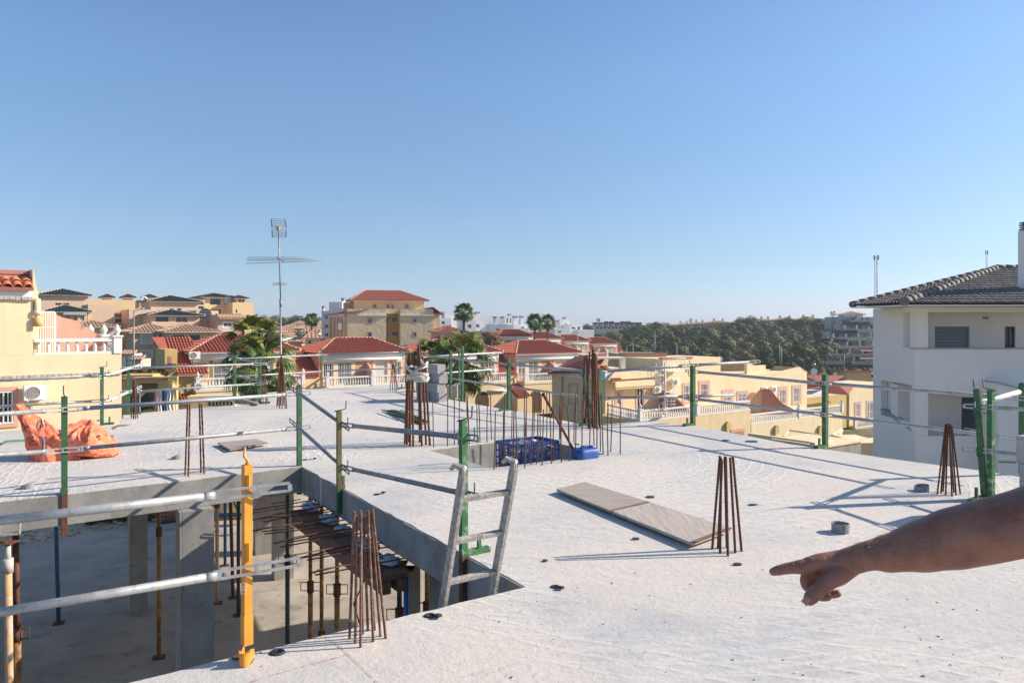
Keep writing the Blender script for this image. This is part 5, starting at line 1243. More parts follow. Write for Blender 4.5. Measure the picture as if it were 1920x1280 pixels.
# ------------------------------------------------------------------ terrace house template (local: facade along +X, outside is -Y, balcony floor at z=0)
def terrace_house(label, group):
    f = Face(V((0, 0, 0)), 0.0); root = empty('terraced_house', V((0, 0, 0)), label, 'house', group)
    W_ = 8.2; h1 = (0.0, 1.05, .75, 2.0); h2 = (1.45, 2.75, .05, 2.05); h3 = (5.05, 6.3, .05, 2.0); h4 = (7.0, 7.7, .7, 2.0)
    w = MB(); facade(w, f, -.25, W_, -3.4, 2.75, [(h1[0]+.1,)+h1[1:], h2, h3, h4], body=7.2); mk('wall', w, PINK, root)
    window(root, f, (h1[0]+.1,)+h1[1:], 'grille', trim=YELL, trimw=.22); window(root, f, h2, 'grille', trim=YELL, trimw=.25); window(root, f, h3, 'shutter', trim=YELL, trimw=.25, glass=SHUTW); window(root, f, h4, 'grille', trim=YELL, trimw=.2)
    p = MB(); fb(p, f, -.25, W_, 2.28, 2.75, .002, .05); mk('white_fascia', p, WHITE, root)
    p = MB(); fb(p, f, 1.1, 1.4, 0, 2.2, .002, .04); fb(p, f, 2.95, 3.1, 0, 2.2, .002, .03); mk('yellow_strip', p, YELL, root, kind='stuff')
    mk('rolled_awning', MB().tube(f.P(.3, 2.3, .28), f.P(7.6, 2.3, .28), .11, n=10), WHITE, root)
    for x in (2.1, 5.6): q = MB(); q.cbox(f.P(x, 2.22, .12), V((.13, 0, 0)), V((0, .10, 0)), .16); q.cbox(f.P(x, 2.16, .12), V((.07, 0, 0)), V((0, .06, 0)), .06); mk('wall_lamp', q, BEIGE, root)
    pts = [V((4.15, 0, 0))]; 
    for k in range(9): a = math.pi/2*k/8; pts.append(V((4.15, -1.45*(1-math.cos(a))-.0, 1.95-1.15*(1-math.sin(math.pi/2-a)))))
    pts = [V((4.15, 0, 0)), V((4.15, 0, 1.95)), V((4.15, -.3, 1.9)), V((4.15, -.7, 1.68)), V((4.15, -1.05, 1.3)), V((4.15, -1.3, .8)), V((4.15, -1.42, 0))]
    mk('curved_partition', MB().prism(pts, V((.16, 0, 0))), PINK, root)
    b = MB(); fb(b, f, -.25, W_+.3, -.22, .0, .002, 1.62); mk('balcony_floor', b, YELL, root)
    b = MB(); fb(b, f, -.24, W_+.29, -3.4, -.225, .002, 1.55); mk('lower_wall', b, YEL, root)
    fL = Face(V((0, -1.55, 0)), 0.0)
    for a in (1.2, 5.2):                                     # arched openings of the ground floor
        arch = [fL.P(a-.8, -3.2), fL.P(a+.8, -3.2), fL.P(a+.8, -1.7)]+[fL.P(a+.8*math.cos(t), -1.7+.8*math.sin(t)) for t in np.linspace(.2, 2.94, 8)]+[fL.P(a-.8, -1.7)]
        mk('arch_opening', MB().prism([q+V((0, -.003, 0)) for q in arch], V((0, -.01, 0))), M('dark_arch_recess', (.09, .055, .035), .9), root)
    balustrade(root, V((-.1, -1.5, 0)), V((4.1, -1.5, 0)), 0, h=.86, posts=(0, 1)); balustrade(root, V((4.2, -1.5, 0)), V((W_+.15, -1.5, 0)), 0, h=.86, posts=(1,))
    balustrade(root, V((-.1, -.1, 0)), V((-.1, -1.35, 0)), 0, h=.86, posts=())
    hiproof(root, f, -.1, W_-.1, 2.90, .0, -7.0, 1.25, REDT, RIDGEC, over=.42, rt0=2.6, rt1=6.3, pitch=.30, amp=.12)
    # red stair roof in the gap to the next house
    tm_ = MB(); roofslope(tm_, V((W_+.12, -.45, .55)), V((10.2, -.45, .55)), V((10.2, 3.2, 2.75)), V((W_+.12, 3.2, 2.75))); g = mk('stair_roof', MB().prism([V((W_+.0, -.4, .35)), V((W_+.0, 3.2, 2.5)), V((W_+.0, 3.2, -3)), V((W_+.0, -.4, -3))], V((2.05, 0, 0))), YEL, root); mk('roof_tiles', tm_, REDT, g, kind='stuff')
    tm_ = MB(); roofslope(tm_, V((W_+.4, -2.9, -1.5)), V((10.2, -2.9, -1.5)), V((10.2, -.8, -.45)), V((W_+.4, -.8, -.45))); g = mk('porch_roof', MB().prism([V((W_+.4, -2.8, -1.7)), V((W_+.4, -.8, -.75)), V((W_+.4, -.8, -3.4)), V((W_+.4, -2.8, -3.4))], V((1.8, 0, 0))), YEL, root); mk('roof_tiles', tm_, REDT, g, kind='stuff')
    # awning rail low on the wall
    mk('rolled_awning', MB().tube(V((5.6, -1.75, -.9)), V((8.0, -1.75, -.9)), .10, n=8), WHITE, root)
    return root
th0 = terrace_house('middle terraced house with red hip roof, white balustrade and full shuttered door in view', 'red-roofed terraced houses with white balustrades')
B0 = ray(604, HZ, 66.0); zb0 = H-(722-608)/F*67
names = ['red-roofed terraced house behind the big palm', None, 'red-roofed terraced house hidden behind the right palm', 'red-roofed terraced house right of the palms, beside the yellow gable wall']
for k in range(4):
    o = th0 if k == 1 else copy_tree(th0)
    if names[k]: o['label'] = names[k]
    p = V((B0.x, B0.y, 0))+U3*(10.6*(k-1)); o.location = (p.x, p.y, zb0+(.35 if k == 0 else -.25*(k-1))); o.rotation_euler = (0, 0, UA)
names = ['far red-roofed terrace house, leftmost in the receding row', 'far red-roofed terrace house, second in the receding row', 'far red-roofed terrace house, third in the receding row', 'far red-roofed terrace house, last and lowest in the row']
for k in range(4):
    o = copy_tree(th0); o['label'] = names[k]; o['group'] = 'far row of red-roofed terrace houses'
    p = ray(936+56*k, HZ, 150+6*k); zr = H-(616.5+5.0*k-608)/F*(157+6*k); o.location = (p.x, p.y, zr-4.25); o.rotation_euler = (0, 0, math.radians(27)); o.scale = (.95, .95, 1)
# left wing of the first house with its sloping red roof
def left_wing():
    f = face_at(309, 58, 35); root = empty('house_wing', f.P(0, -8), 'yellow side wing with a shaded red roof left of the palm house', 'house')
    t1 = f.t(365); w = MB(); fb(w, f, 0, .9, f.z(312, 770)-2, f.z(312, 655), -4, 0); fb(w, f, 1.05, t1+1.0, -8, f.z(345, 697), -3.5, -.3); mk('wall', w, YELD, root)
    window(root, f, f.r(314.0, 664, 318, 690), 'plain', trim=PINK, trimw=.1) if False else None
    mk('brown_window', fb(MB(), f, .25, .5, f.z(316, 692), f.z(316, 668), .002, .03), PINKD, root)
    tm_ = MB(); roofslope(tm_, f.P(.8, f.z(345, 700), .3), f.P(t1+1.0, f.z(345, 700), .3), f.P(t1+.6, f.z(340, 633), -4.5), f.P(-.2, f.z(340, 633), -4.5)); g = mk('roof', fb(MB(), f, .9, t1+.9, f.z(345, 702)-.1, f.z(345, 702), -4, .25), WHITE, root); mk('roof_tiles', tm_, REDT, g, kind='stuff')
    tm_ = MB(); roofslope(tm_, f.P(.9, f.z(345, 752), 1.6), f.P(t1+.3, f.z(345, 752), 1.6), f.P(t1+.3, f.z(345, 738), .2), f.P(.9, f.z(345, 738), .2)); g = mk('porch_roof', fb(MB(), f, 1.0, t1+.3, f.z(345, 770)-1.5, f.z(345, 756), .0, 1.3), YEL, root); mk('roof_tiles', tm_, REDT, g, kind='stuff')
    acunit('white air conditioner under the shaded red roof left of the palm', f, f.t(350), f.z(352, 672), .6)
    acunit('white air conditioner on the lower yellow wall above the laundry', f, f.t(360), f.z(362, 730), .5)
left_wing()

# ------------------------------------------------------------------ yellow houses at the right
def right_row():
    f = face_at(1135, 60, 35); fs = Face(f.P(0, 0), math.radians(35-90))       # side face seen from the left (shaded)
    root = empty('yellow_house', f.P(3, -9, -3), 'yellow house with shaded side wall behind the tall rusty bars', 'house')
    g = Face(f.P(0, 0)-(-f.n)*0, f.ang); zt = f.z(1135, 712); t1 = f.t(1240)
    # side wall: from far left corner to the near corner
    farc = V((.0536*65.7, 65.7, 0)); d = (f.A-farc); Ls = d.length; s = Face(farc, math.atan2(d.y, d.x))
    w1 = s.r(1069, 722, 1081, 755); w = MB(); facade(w, s, 0, Ls, -9.5, zt, [w1], body=.6); mk('side_wall', w, YEL, root); window(root, s, w1, 'plain', trim=TRIMP, trimw=.2, frame=PINKD)
    mk('white_side_band', fb(MB(), s, .3, Ls, zt, s.z(1110, 694), -.5, .02), WHITE, root)
    mk('downpipe', MB().tube(s.P(s.t(1055), -8, .1), s.P(s.t(1055), zt, .1), .07), YELD, root)
    ws = [f.r(1157, 733, 1164, 757), f.r(1195, 728, 1207, 775)]
    w = MB(); facade(w, f, .61*0+.02, t1, -9.5, zt-.003, ws, body=4.5); mk('front_wall', w, YEL, root)
    window(root, f, ws[0], 'plain', trim=TRIMP, trimw=.25); window(root, f, ws[1], 'door', trim=TRIMP, trimw=.2)
    mk('parapet', MB().prism([f.P(0, zt, .3), f.P(t1-.2, f.z(1230, 706), .3), f.P(t1-.2, f.z(1230, 697), .3), f.P(.8, f.z(1150, 695), .3)], -f.n*3.4), YELL, root)
    mk('awning_box', fb(MB(), f, f.t(1142), f.t(1216), f.z(1180, 723), f.z(1180, 713), .32, .75), YELL, root)
    sc = MB(); a = f.t(1144); b = f.t(1214); k = 22
    for i in range(k): t0 = lerp(a, b, i/k); fb(sc, f, t0, t0+(b-a)/k*.6, f.z(1180, 727), f.z(1180, 723), .60, .70)
    mk('awning_fringe', sc, YELL, root, kind='stuff')
    # olive block of the upper storey with white band and door
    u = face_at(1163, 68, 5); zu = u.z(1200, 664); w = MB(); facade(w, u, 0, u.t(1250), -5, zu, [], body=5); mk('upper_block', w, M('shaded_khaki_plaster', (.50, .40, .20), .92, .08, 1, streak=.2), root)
    mk('coping', fb(MB(), u, -.1, u.t(1250), zu, zu+.14, -.3, .06), PINKD, root)
    mk('louvred_door', fb(MB(), u, u.t(1198), u.t(1226), u.z(1210, 692), u.z(1210, 675), .002, .04), YEL, root)
    mk('white_chimney', MB().obox(u.P(u.t(1218), u.z(1220, 690), 1.0), u.d*.75, u.n*.4, Z3*(u.z(1220, 673)-u.z(1220, 690))), WHITE, root)
    wr = face_at(1108, 63, 14); b = MB(); facade(b, wr, 0, wr.t(1163), -5, wr.z(1130, 690), [], body=2); mk('white_upper_wall', b, WHITE, root)
    b = MB(); fb(b, wr, -.3, wr.t(1166), wr.z(1130, 672), wr.z(1130, 669), -.6, .9); fb(b, wr, wr.t(1158), wr.t(1166), wr.z(1130, 697), wr.z(1130, 671), .3, .8); mk('white_canopy', b, WHITE, root)
    tm_ = MB(); roofslope(tm_, f.P(-3.2, f.z(1110, 700), .2), f.P(1.6, f.z(1150, 706), -.2), f.P(1.0, f.z(1150, 688), -3.5), f.P(-.6, f.z(1110, 690), -3.5)); rfh = mk('roof', fb(MB(), f, .1, 1.2, zt, zt+.1, -2, -.3), YEL, root)
    tm2 = MB(); E0 = s.P(-.2, s.z(1045, 700), .3); E1 = s.P(Ls*.9, s.z(1110, 700)+.25, .3); R1_ = ray(1116, 665, 64.5); R0_ = ray(1078, 668, 69); roofslope(tm2, E0, E1, R1_, R0_); mk('roof_tiles', tm2, REDT, rfh, kind='stuff')
    tm2 = MB(); roofslope(tm2, f.P(.3, f.z(1140, 711), .4), f.P(t1*.22, f.z(1150, 711), .4), f.P(t1*.3, f.z(1150, 688), -2), f.P(.5, f.z(1150, 688), -2)); mk('roof_tiles', tm2, REDTD, rfh, kind='stuff')
    # terrace floor + balustrades
    bl = Face(ray(1200, HZ, 55.5), math.radians(35)); zb = bl.z(1200, 789)
    te = bl.t(1405); w = MB(); fb(w, bl, -.1, te, -10, zb-.003, -9, .1); mk('terrace_base', w, YEL, root)
    balustrade(root, bl.P(0, 0), bl.P(te*.49, 0), zb, h=.80, posts=(0, 1), pitch=.26); balustrade(root, bl.P(te*.49+.15, 0), bl.P(te, 0), zb, h=.80, posts=(), pitch=.26)
    e = V(((1140-960)/F*60, 60, 0)); balustrade(root, e, bl.P(-.15, 0), zb, h=.80, posts=(), pitch=.26)
    # ---- second house: spiral staircase house
    r2 = empty('yellow_house', f.P(12, -9, -3), 'yellow house with pink window surrounds behind the spiral staircase', 'house')
    a0 = f.t(1243); zt2 = f.z(1300, 671); a1 = f.t(1351); ws = [f.r(1282, 722, 1293, 752), f.r(1314, 719, 1327, 745)]
    w = MB(); facade(w, f, a0, a1, -9.5, zt2, ws, body=5); mk('wall', w, YELL, r2); window(r2, f, ws[0], 'grille', trim=TRIMP, trimw=.2); window(r2, f, ws[1], 'grille', trim=TRIMP, trimw=.3, frame=PINKD)
    mk('coping', fb(MB(), f, a0-.1, f.t(1299), zt2, zt2+.13, -.4, .08), PINKD, r2)
    mk('set_back_wall', fb(MB(), f, f.t(1299), f.t(1355), zt2-.9+.003, zt2-.35, -4.5, -1.5), PINKD, r2)
    mk('louvred_shutter', fb(MB(), f, f.t(1249), f.t(1264), f.z(1256, 703), f.z(1256, 676), .002, .05), YELL, r2)
    b2 = f.t(1500); zt3 = f.z(1400, 703); ws3 = [f.r(1462, 730, 1473, 757), f.r(1488, 727, 1499, 753), f.r(1385, 738, 1399, 752), f.r(1357, 736, 1371, 752)]
    r3 = empty('yellow_house', f.P(25, -9, -3), 'yellow house with stepped parapets and two dark red partitions on its terrace', 'house')
    w = MB(); facade(w, f, a1+.01, f.t(1513), -9.5, zt3, ws3, body=6); mk('wall', w, YELL, r3)
    for q in ws3: window(r3, f, q, 'grille', trim=TRIMP, trimw=.3)
    mk('gable_end', MB().prism([f.P(f.t(1450), zt3+.002, -.05), f.P(f.t(1513), zt3+.002, -.05), f.P(f.t(1513), f.z(1513, 703), -.05), f.P(f.t(1501), f.z(1501, 688), -.05)], -f.n*.3), YELL, r3)
    def par(px0, px1, yb, yt, Yd, lb, mat, cop=True, deg=8):
        q = face_at(px0, Yd, deg); w = MB(); fb(w, q, 0, q.t(px1), q.z(px0, yb), q.z(px0, yt), -.35, 0); o = mk(lb, w, mat, r3)
        if cop:
            c = MB(); k = max(3, int(q.t(px1)/.3))
            for i in range(k): fb(c, q, q.t(px1)*i/k, q.t(px1)*(i+.9)/k, q.z(px0, yt), q.z(px0, yt)+.12+R.uniform(0, .03), -.42, .06)
            mk('coping_tiles', c, REDTD, o, kind='stuff')
    par(1351, 1416, 705, 680, 76, 'shaded_parapet', SHADEOCH); par(1300, 1352, 690, 677, 82, 'rear_parapet', SHADEOCH)
    mk('lit_parapet', MB().prism([f.P(f.t(1417), f.z(1417, 704), -1), f.P(f.t(1417), f.z(1417, 679), -1), f.P(f.t(1431), f.z(1431, 686), -1), f.P(f.t(1452), f.z(1452, 685), -1), f.P(f.t(1452), f.z(1452, 704), -1)], -f.n*.3), YELL, r3)
    q = face_at(1438, 77, 3); mk('slanted_parapet', MB().prism([q.P(0, q.z(1438, 703)), q.P(q.t(1500), q.z(1500, 697)), q.P(q.t(1500), q.z(1500, 689)), q.P(q.t(1454), q.z(1454, 686))], -q.n*.4), SHADEOCH, r3)
    # pink curved partitions between the terraces
    def part(px0, px1, ytop, ybot, lb, mat, par_, o1=3.4, side=.18):
        t0 = f.t(px0); n = 10; pts = [f.P(t0, zb, 0)]; zt_ = f.z(px0, ytop)
        for k in range(n+1): s_ = k/n; pts.append(f.P(t0, zb+(zt_-zb)*(1-s_**1.7), o1*s_))
        mk(lb, MB().prism(pts, f.d*side), mat, par_)
    part(1236, 0, 729, 0, 'curved_partition', PINKD, r2)
    mk('curved_partition', MB().prism([ray(x, y, 69.5) for x, y in ((1430, 785), (1430, 730), (1440, 729), (1447, 732), (1456, 744), (1466, 755), (1476, 761), (1487, 766), (1487, 785))], V((-.2, .3, 0))), PINKD, r3); mk('brown_partition', MB().prism([ray(x, y, 69.6) for x, y in ((1409, 788), (1409, 763), (1420, 742), (1429, 732), (1429, 788))], V((-.2, .3, 0))), SALM, r3)
    
    acunit('white air conditioner beside the spiral staircase', f, f.t(1255), f.z(1260, 722), .0); acunit('white air conditioner over the awning corner, shaded', f, f.t(1221), f.z(1225, 736), .0)
    acunit('white air conditioner on top of the red partition', f, f.t(1418), f.z(1425, 735), .3); acunit('small white air conditioner right of the red partition', f, f.t(1441), f.z(1446, 735), .0)
    # lower second balustrade terrace
    b2f = Face(ray(1407, HZ, 63), math.radians(35)); zb2 = b2f.z(1407, 794); te2 = b2f.t(1578)
    w = MB(); fb(w, b2f, 0, te2, -10.5, zb2-.003, -7, .1); mk('terrace_base', w, YELL, r3)
    balustrade(r3, b2f.P(0, 0), b2f.P(te2*.5, 0), zb2, h=.80, posts=(1,), pitch=.26); balustrade(r3, b2f.P(te2*.5+.15, 0), b2f.P(te2, 0), zb2, h=.80, posts=(1,), pitch=.26)
    for px in (1452, 1534, 1361):
        c = b2f.P(b2f.t(px), b2f.z(px, 812), .1) if px > 1400 else bl.P(bl.t(px), bl.z(px, 806), .1); nf = b2f
        m = MB(); m.prism([c+nf.d*(-.28), c+nf.d*.28, c+nf.d*.28+Z3*.35]+[c+nf.d*.28*math.cos(a)+Z3*(.35+.4*math.sin(a)) for a in np.linspace(.3, 2.8, 6)]+[c-nf.d*.28+Z3*.35], nf.n*.22); mk('wall_niche', m, YELD, r3)
    m = MB(); wn_ = bl.r(1368, 803, 1394, 816); fb(m, bl, wn_[0], wn_[1], wn_[2], wn_[3], .10, .16); mk('window_surround', m, PINK, r3); m = MB(); fb(m, bl, wn_[0]+.2, wn_[1]-.2, wn_[2], wn_[3]-.25, .161, .17); mk('window', m, PINKD, r3)
    # pergola beams in the garden
    pg = empty('pergola', b2f.P(te2*.5, -7, 3), 'pale pergola frames over the garden below the long balustrade', 'pergola')
    for (x0, y0, x1, y1, Yd, Ye, w_) in ((1405, 816, 1523, 832, 40, 37, .35), (1470, 818, 1479, 806, 44, 46, .12), (1479, 806, 1590, 823, 46, 42, .12), (1494, 823, 1500, 815, 42, 44, .12), (1500, 815, 1560, 823, 44, 41, .1), (1523, 834, 1606, 822, 36, 41, .35), (1560, 815, 1578, 804, 43, 47, .12), (1570, 822, 1580, 806, 43, 47, .12), (1606, 818, 1650, 826, 45, 46, .15), (1614, 828, 1650, 822, 41, 43, .3)):
        mk('beam', MB().path([ray(x0, y0, Yd), ray(x1, y1, Ye)], w_*.5, 4, rot=math.pi/4, smooth=False), YELL, pg)
    q = face_at(1545, 36, 35); gw = empty('garden_wall', q.P(0, -7), 'grey retaining wall below the pergola at the slab edge', 'garden wall'); mk('core', fb(MB(), q, 0, q.t(1614), -7, q.z(1580, 834), -3, 0), CONC, gw); mk('coping', fb(MB(), q, 0, q.t(1614), q.z(1580, 834), q.z(1580, 831), -3, .05), YELL, gw)
    q = face_at(1614, 40, 5); mk('garden_wall', fb(MB(), q, 0, q.t(1660), -8, q.z(1630, 830), -3, 0), YELL, None, 'yellow garden wall touching the white house', 'garden wall')
    # ---- third house near the white building
    r4 = empty('yellow_house', ray(1580, HZ, 62), 'ochre and yellow house squeezed against the white building', 'house'); r4.location.z = -9
    q = face_at(1513, 80, 35); w = MB(); fb(w, q, 0, q.t(1590), -10, q.z(1550, 742), -5, 0); mk('ochre_wall', w, YELD, r4)
    q2 = Face(q.P(q.t(1590), 0, .15), math.radians(35)); ws4 = [q2.r(1604, 757, 1612, 780), q2.r(1626, 754, 1637, 790)]; w = MB(); facade(w, q2, 0, q2.t(1665), -10, q2.z(1610, 722), ws4, body=5); mk('lit_wall', w, YELL, r4)
    for k_ in ws4: window(r4, q2, k_, 'grille', trim=TRIMP, trimw=.25)
    tm_ = MB(); roofslope(tm_, ray(1514, 728, 79), ray(1548, 722, 81.5), ray(1582, 704, 87), ray(1516, 703, 84)); g = mk('roof', fb(MB(), q, 0, q.t(1590), q.z(1550, 742)+.003, q.z(1550, 737), -4, .0), WHITE, r4); mk('roof_tiles', tm_, REDTD, g, kind='stuff')
    tm_ = MB(); roofslope(tm_, ray(1541, 735, 76), ray(1590, 739, 80), ray(1599, 726, 83), ray(1550, 721, 79)); mk('roof_tiles', tm_, REDTD, g, kind='stuff')
    q3 = face_at(1573, 94, 4); mk('brown_parapet', fb(MB(), q3, 0, q3.t(1634), q3.z(1600, 727), q3.z(1600, 697), -.4, 0), SHADEOCH, r4); mk('coping', fb(MB(), q3, 0, q3.t(1636), q3.z(1600, 697), q3.z(1600, 695), -.5, .1), REDTD, r4)
    balustrade(r4, q2.P(.1, 0, .6), q2.P(q2.t(1660), 0, .6), q2.z(1610, 799), h=.85, posts=(0,), pitch=.26)
    b = MB(); fb(b, q2, 0, q2.t(1665), q2.z(1610, 822), q2.z(1610, 799.5), .02, .75); mk('balcony', b, YELD, r4)
    # satellite dishes
    for (px, py, Yd, rr, lb) in ((1526, 696, 70, .32, 'satellite dish with small horns above the ochre roof'), (1350, 673, 78, .30, 'small grey dish on the shaded parapet')):
        c = ray(px, py, Yd); r5 = empty('satellite_dish', c, lb, 'satellite dish'); m = MB().lathe(V((0, 0, 0)), [(.02, -.08), (rr*.5, -.05), (rr*.85, 0), (rr, .06)], 16)
        m.v = [tuple(c+V((v_[0], -v_[2], v_[1]))) for v_ in m.v]; mk('dish', m, WHITEM, r5); mk('mast', MB().path([c+V((0, .1, -1.0)), c+V((0, .1, .9)), c+V((.1, .0, .95))], .03, 6), GALVD, r5)
        if px > 1500: mk('horn', MB().lathe(c+V((0, 0, .5)), [(.15, 0), (.22, .1), (.1, .3)], 8), GALVD, r5)
    # spiral staircase
    sp = empty('spiral_staircase', ray(1248, 770, 56), 'white spiral staircase climbing the yellow house', 'staircase'); c = ray(1247, HZ, 57); z0 = zb; z1 = f.z(1247, 693)
    mk('column', MB().tube(V((c.x, c.y, z0)), V((c.x, c.y, z1+1.0)), .07), WHITEM, sp); k = 15
    for i in range(k):
        a = -2.4+i*.42; z = lerp(z0+.2, z1, i/(k-1)); d1 = V((math.cos(a), math.sin(a), 0)); d2 = V((math.cos(a+.36), math.sin(a+.36), 0)); o = V((c.x, c.y, z))
        mk('step', MB().prism([o+d1*.06, o+d1*.78, o+d2*.78, o+d2*.06], V((0, 0, .04))), WHITEM, sp); mk('banister_rod', MB().tube(o+d1*.76, o+d1*.76+Z3*.9, .018, n=5), WHITEM, sp)
    mk('handrail', MB().path([V((c.x+math.cos(-2.4+i*.21)*.76, c.y+math.sin(-2.4+i*.21)*.76, lerp(z0+.2, z1, i/(2*k-2))+.92)) for i in range(2*k-1)], .025, 6), WHITEM, sp)
    m = MB(); 
    for px in (1237, 1243, 1250, 1258, 1266): m.tube(f.P(f.t(px), z1, 1.1), f.P(f.t(px), z1+1.0, 1.1), .02, n=5)
    m.tube(f.P(f.t(1235), z1+1.0, 1.1), f.P(f.t(1268), z1+1.0, 1.1), .025, n=5); mk('landing_railing', m, WHITEM, sp, kind='stuff'); mk('landing', fb(MB(), f, f.t(1233), f.t(1268), z1-.08, z1, .01, 1.2), WHITEM, sp)
right_row()

# ------------------------------------------------------------------ big white house at the right
def white_house():
    Yf = 27.0; f = face_at(1716, Yf, 1.5); root = empty('white_house', f.P(4, -5, -4), 'large white house with grey tiled hip roof at the right edge', 'house'); zE = H+39/F*Yf
    rgt = 9.5; lf = Face(V(((1637-960)/F*30.6, 30.6, 0)), math.atan2(f.A.y-30.6, f.A.x-(1637-960)/F*30.6)); LL = (f.A-lf.A).length
    z1 = f.z(1716, 654.5); z0 = f.z(1716, 585)
    # front: upper parapet wall, loggia, lower storey
    w = MB(); fb(w, f, .0, rgt, -5.2, f.z(1800, 817), -.22, 0); mk('lower_parapet_wall', w, WHITEC, root)
    w = MB(); fb(w, f, .0, rgt, f.z(1800, 736), z1, -.22, 0); mk('upper_parapet_wall', w, WHITEC, root)
    mk('parapet_coping', fb(MB(), f, -.04, rgt, z1, z1+.05, -.26, .04), M('grey_stone_coping', (.42, .40, .38), .8), root)
    w = MB(); fb(w, f, 0, f.t(1740), z1+.05, z0, -.35, 0); mk('corner_pillar', w, WHITEC, root); w = MB(); fb(w, f, 0, f.t(1740), f.z(1716, 817), f.z(1716, 736), -.35, 0); mk('corner_pillar', w, WHITEC, root)
    w = MB(); fb(w, f, -.1, rgt, z0, zE-.12, -.5, .02); fb(w, f, -.2, rgt, z0+.12, zE-.12, .02, .12); mk('eave_beam', w, WHITEC, root)
    fbk = Face(f.P(0, 0, -1.7), f.ang); hs = [fbk.r(1753, 612, 1818, 660), fbk.r(1884, 612, 1904, 660)]; w = MB(); facade(w, fbk, .3, rgt, z1-1.2, z0+.4, hs, body=.5); mk('upper_back_wall', w, WHITEC, root)
    window(root, fbk, hs[0], 'shutter', glass=SHUT, frame=SHUT); window(root, fbk, hs[1], 'plain', frame=ANTH)
    mk('vent', fb(MB(), fbk, fbk.t(1842), fbk.t(1853), fbk.z(1848, 598), fbk.z(1848, 594), .002, .03), SHUT, root)
    hs = [fbk.r(1803, 745, 1878, 822)]; w = MB(); facade(w, fbk, .3, rgt, -5.2, z1-1.4, hs, body=.5); mk('lower_back_wall', w, WHITEC, root); window(root, fbk, hs[0], 'shutter', glass=M('dark_grey_shutter', (.10, .11, .13), .6), frame=ANTH)
    w = MB(); fb(w, f, f.t(1765), f.t(1768), f.z(1766, 817), f.z(1766, 736), -2.2, -1.9); mk('fin_wall', w, WHITEC, root)
    w = MB(); fb(w, f, .25, rgt, z1-1.3, z1-1.1, -2.2, -.22); fb(w, f, .25, rgt, z0+.01, z0+.11, -2.2, -.5); fb(w, f, .25, rgt, -2.9, -2.7, -2.2, -.22); mk('loggia_slabs', w, WHITEC, root, kind='stuff')
    # stair blocks projecting
    w = MB(); w.prism([f.P(f.t(1843), -5.2, .8), f.P(f.t(1935), -5.2, .8), f.P(f.t(1935), f.z(1900, 727), .8), f.P(f.t(1887), f.z(1887, 726), .8), f.P(f.t(1843), f.z(1843, 715), .8)], -f.n*1.02+f.n*.0); mk('stair_wall', w, WHITEC, root)
    mk('stair_coping', MB().prism([f.P(f.t(1842), f.z(1843, 715), .86), f.P(f.t(1887), f.z(1887, 726), .86), f.P(f.t(1887), f.z(1887, 723), .86), f.P(f.t(1842), f.z(1843, 712), .86)], -f.n*1.0), M('grey_stone_coping', (.42, .40, .38)), root)
    mk('slanted_coping', MB().prism([f.P(f.t(1816), f.z(1816, 806), .04), f.P(f.t(1893), f.z(1893, 820), .04), f.P(f.t(1893), f.z(1893, 816), .04), f.P(f.t(1816), f.z(1816, 802), .04)], -f.n*.3), M('grey_stone_coping', (.42, .40, .38)), root)
    mk('grey_corner_strip', fb(MB(), f, f.t(1894), f.t(1904), -5.2, f.z(1898, 822), .003, .05), SHUT, root)
    # left side wall with openings
    ho = [(lf.t(1694) if lf.t(1694) < LL else LL-.8, LL-.05, 0, 0)]
    ta, tb = lf.t(1652), lf.t(1710); tc, td = lf.t(1693), LL-.0
    zz = lambda px, py: lf.z(px, py)
    hl = [(ta, tb, zz(1680, 785), zz(1680, 717)), (tc, td-.02, zz(1700, 652), zz(1700, 586))]
    w = MB(); (a1, b1, c1, d1), (a2, b2, c2, d2) = hl; zt_ = zE-.12; T_ = -.24
    fb(w, lf, 0, LL-.01, -5.2, c1, T_, 0); fb(w, lf, 0, a1, c1, d1, T_, 0); fb(w, lf, b1, LL-.01, c1, d1, T_, 0); fb(w, lf, 0, LL-.01, d1, c2, T_, 0); fb(w, lf, 0, a2, c2, d2, T_, 0); fb(w, lf, b2, LL-.01, c2, d2, T_, 0); fb(w, lf, 0, LL-.01, d2, zt_, T_, 0); mk('side_wall', w, WHITEC, root)
    h_ = hl[0]; mk('recess_wall', fb(MB(), lf, h_[0]-.3, LL-2.3, h_[2]-.3, h_[3]+.2, -.75, -.65), WHITEC, root)
    mk('sloping_sill', MB().prism([lf.P(ta, hl[0][2]+.25, .05), lf.P(tb, hl[0][2]-.22, .05), lf.P(tb, hl[0][2]-.28, .05), lf.P(ta, hl[0][2]+.19, .05)], -lf.n*.3), M('grey_stone_coping', (.42, .40, .38)), root)
    mk('rear_wall', MB().prism([lf.P(0, -5.2), V((f.A.x+9.6, f.A.y+6, -5.2)), V((f.A.x+9.6, f.A.y+2.9, -5.2)), V((f.A.x+.5, f.A.y+2.6, -5.2))], V((0, 0, 5.2+zE-.2))), WHITEC, root)
    # roof: front slope from individually laid tiles
    eN = ray(1695, 569, Yf-1.0); zr = eN.z; eL = ray(1596, 573.5, (zr-H)*-F/(573.5-608)); eR = eN+V((11.5, -.15, 0))
    hip_top = ray(1868, 505.5, 31.8); hip_top2 = hip_top+V((9, .2, 0))
    def solve_back():          # left slope goes from eL-eN eave up to the hip line; ridge continues right
        return V((eL.x, eL.y, zr))
    eLb = solve_back()
    rf = mk('roof', MB().prism([eN+Z3*-.08, eR+Z3*-.08, V((eR.x, eLb.y+6, zr-.08)), eLb+Z3*-.08], V((0, 0, .04))), WHITEC, root)
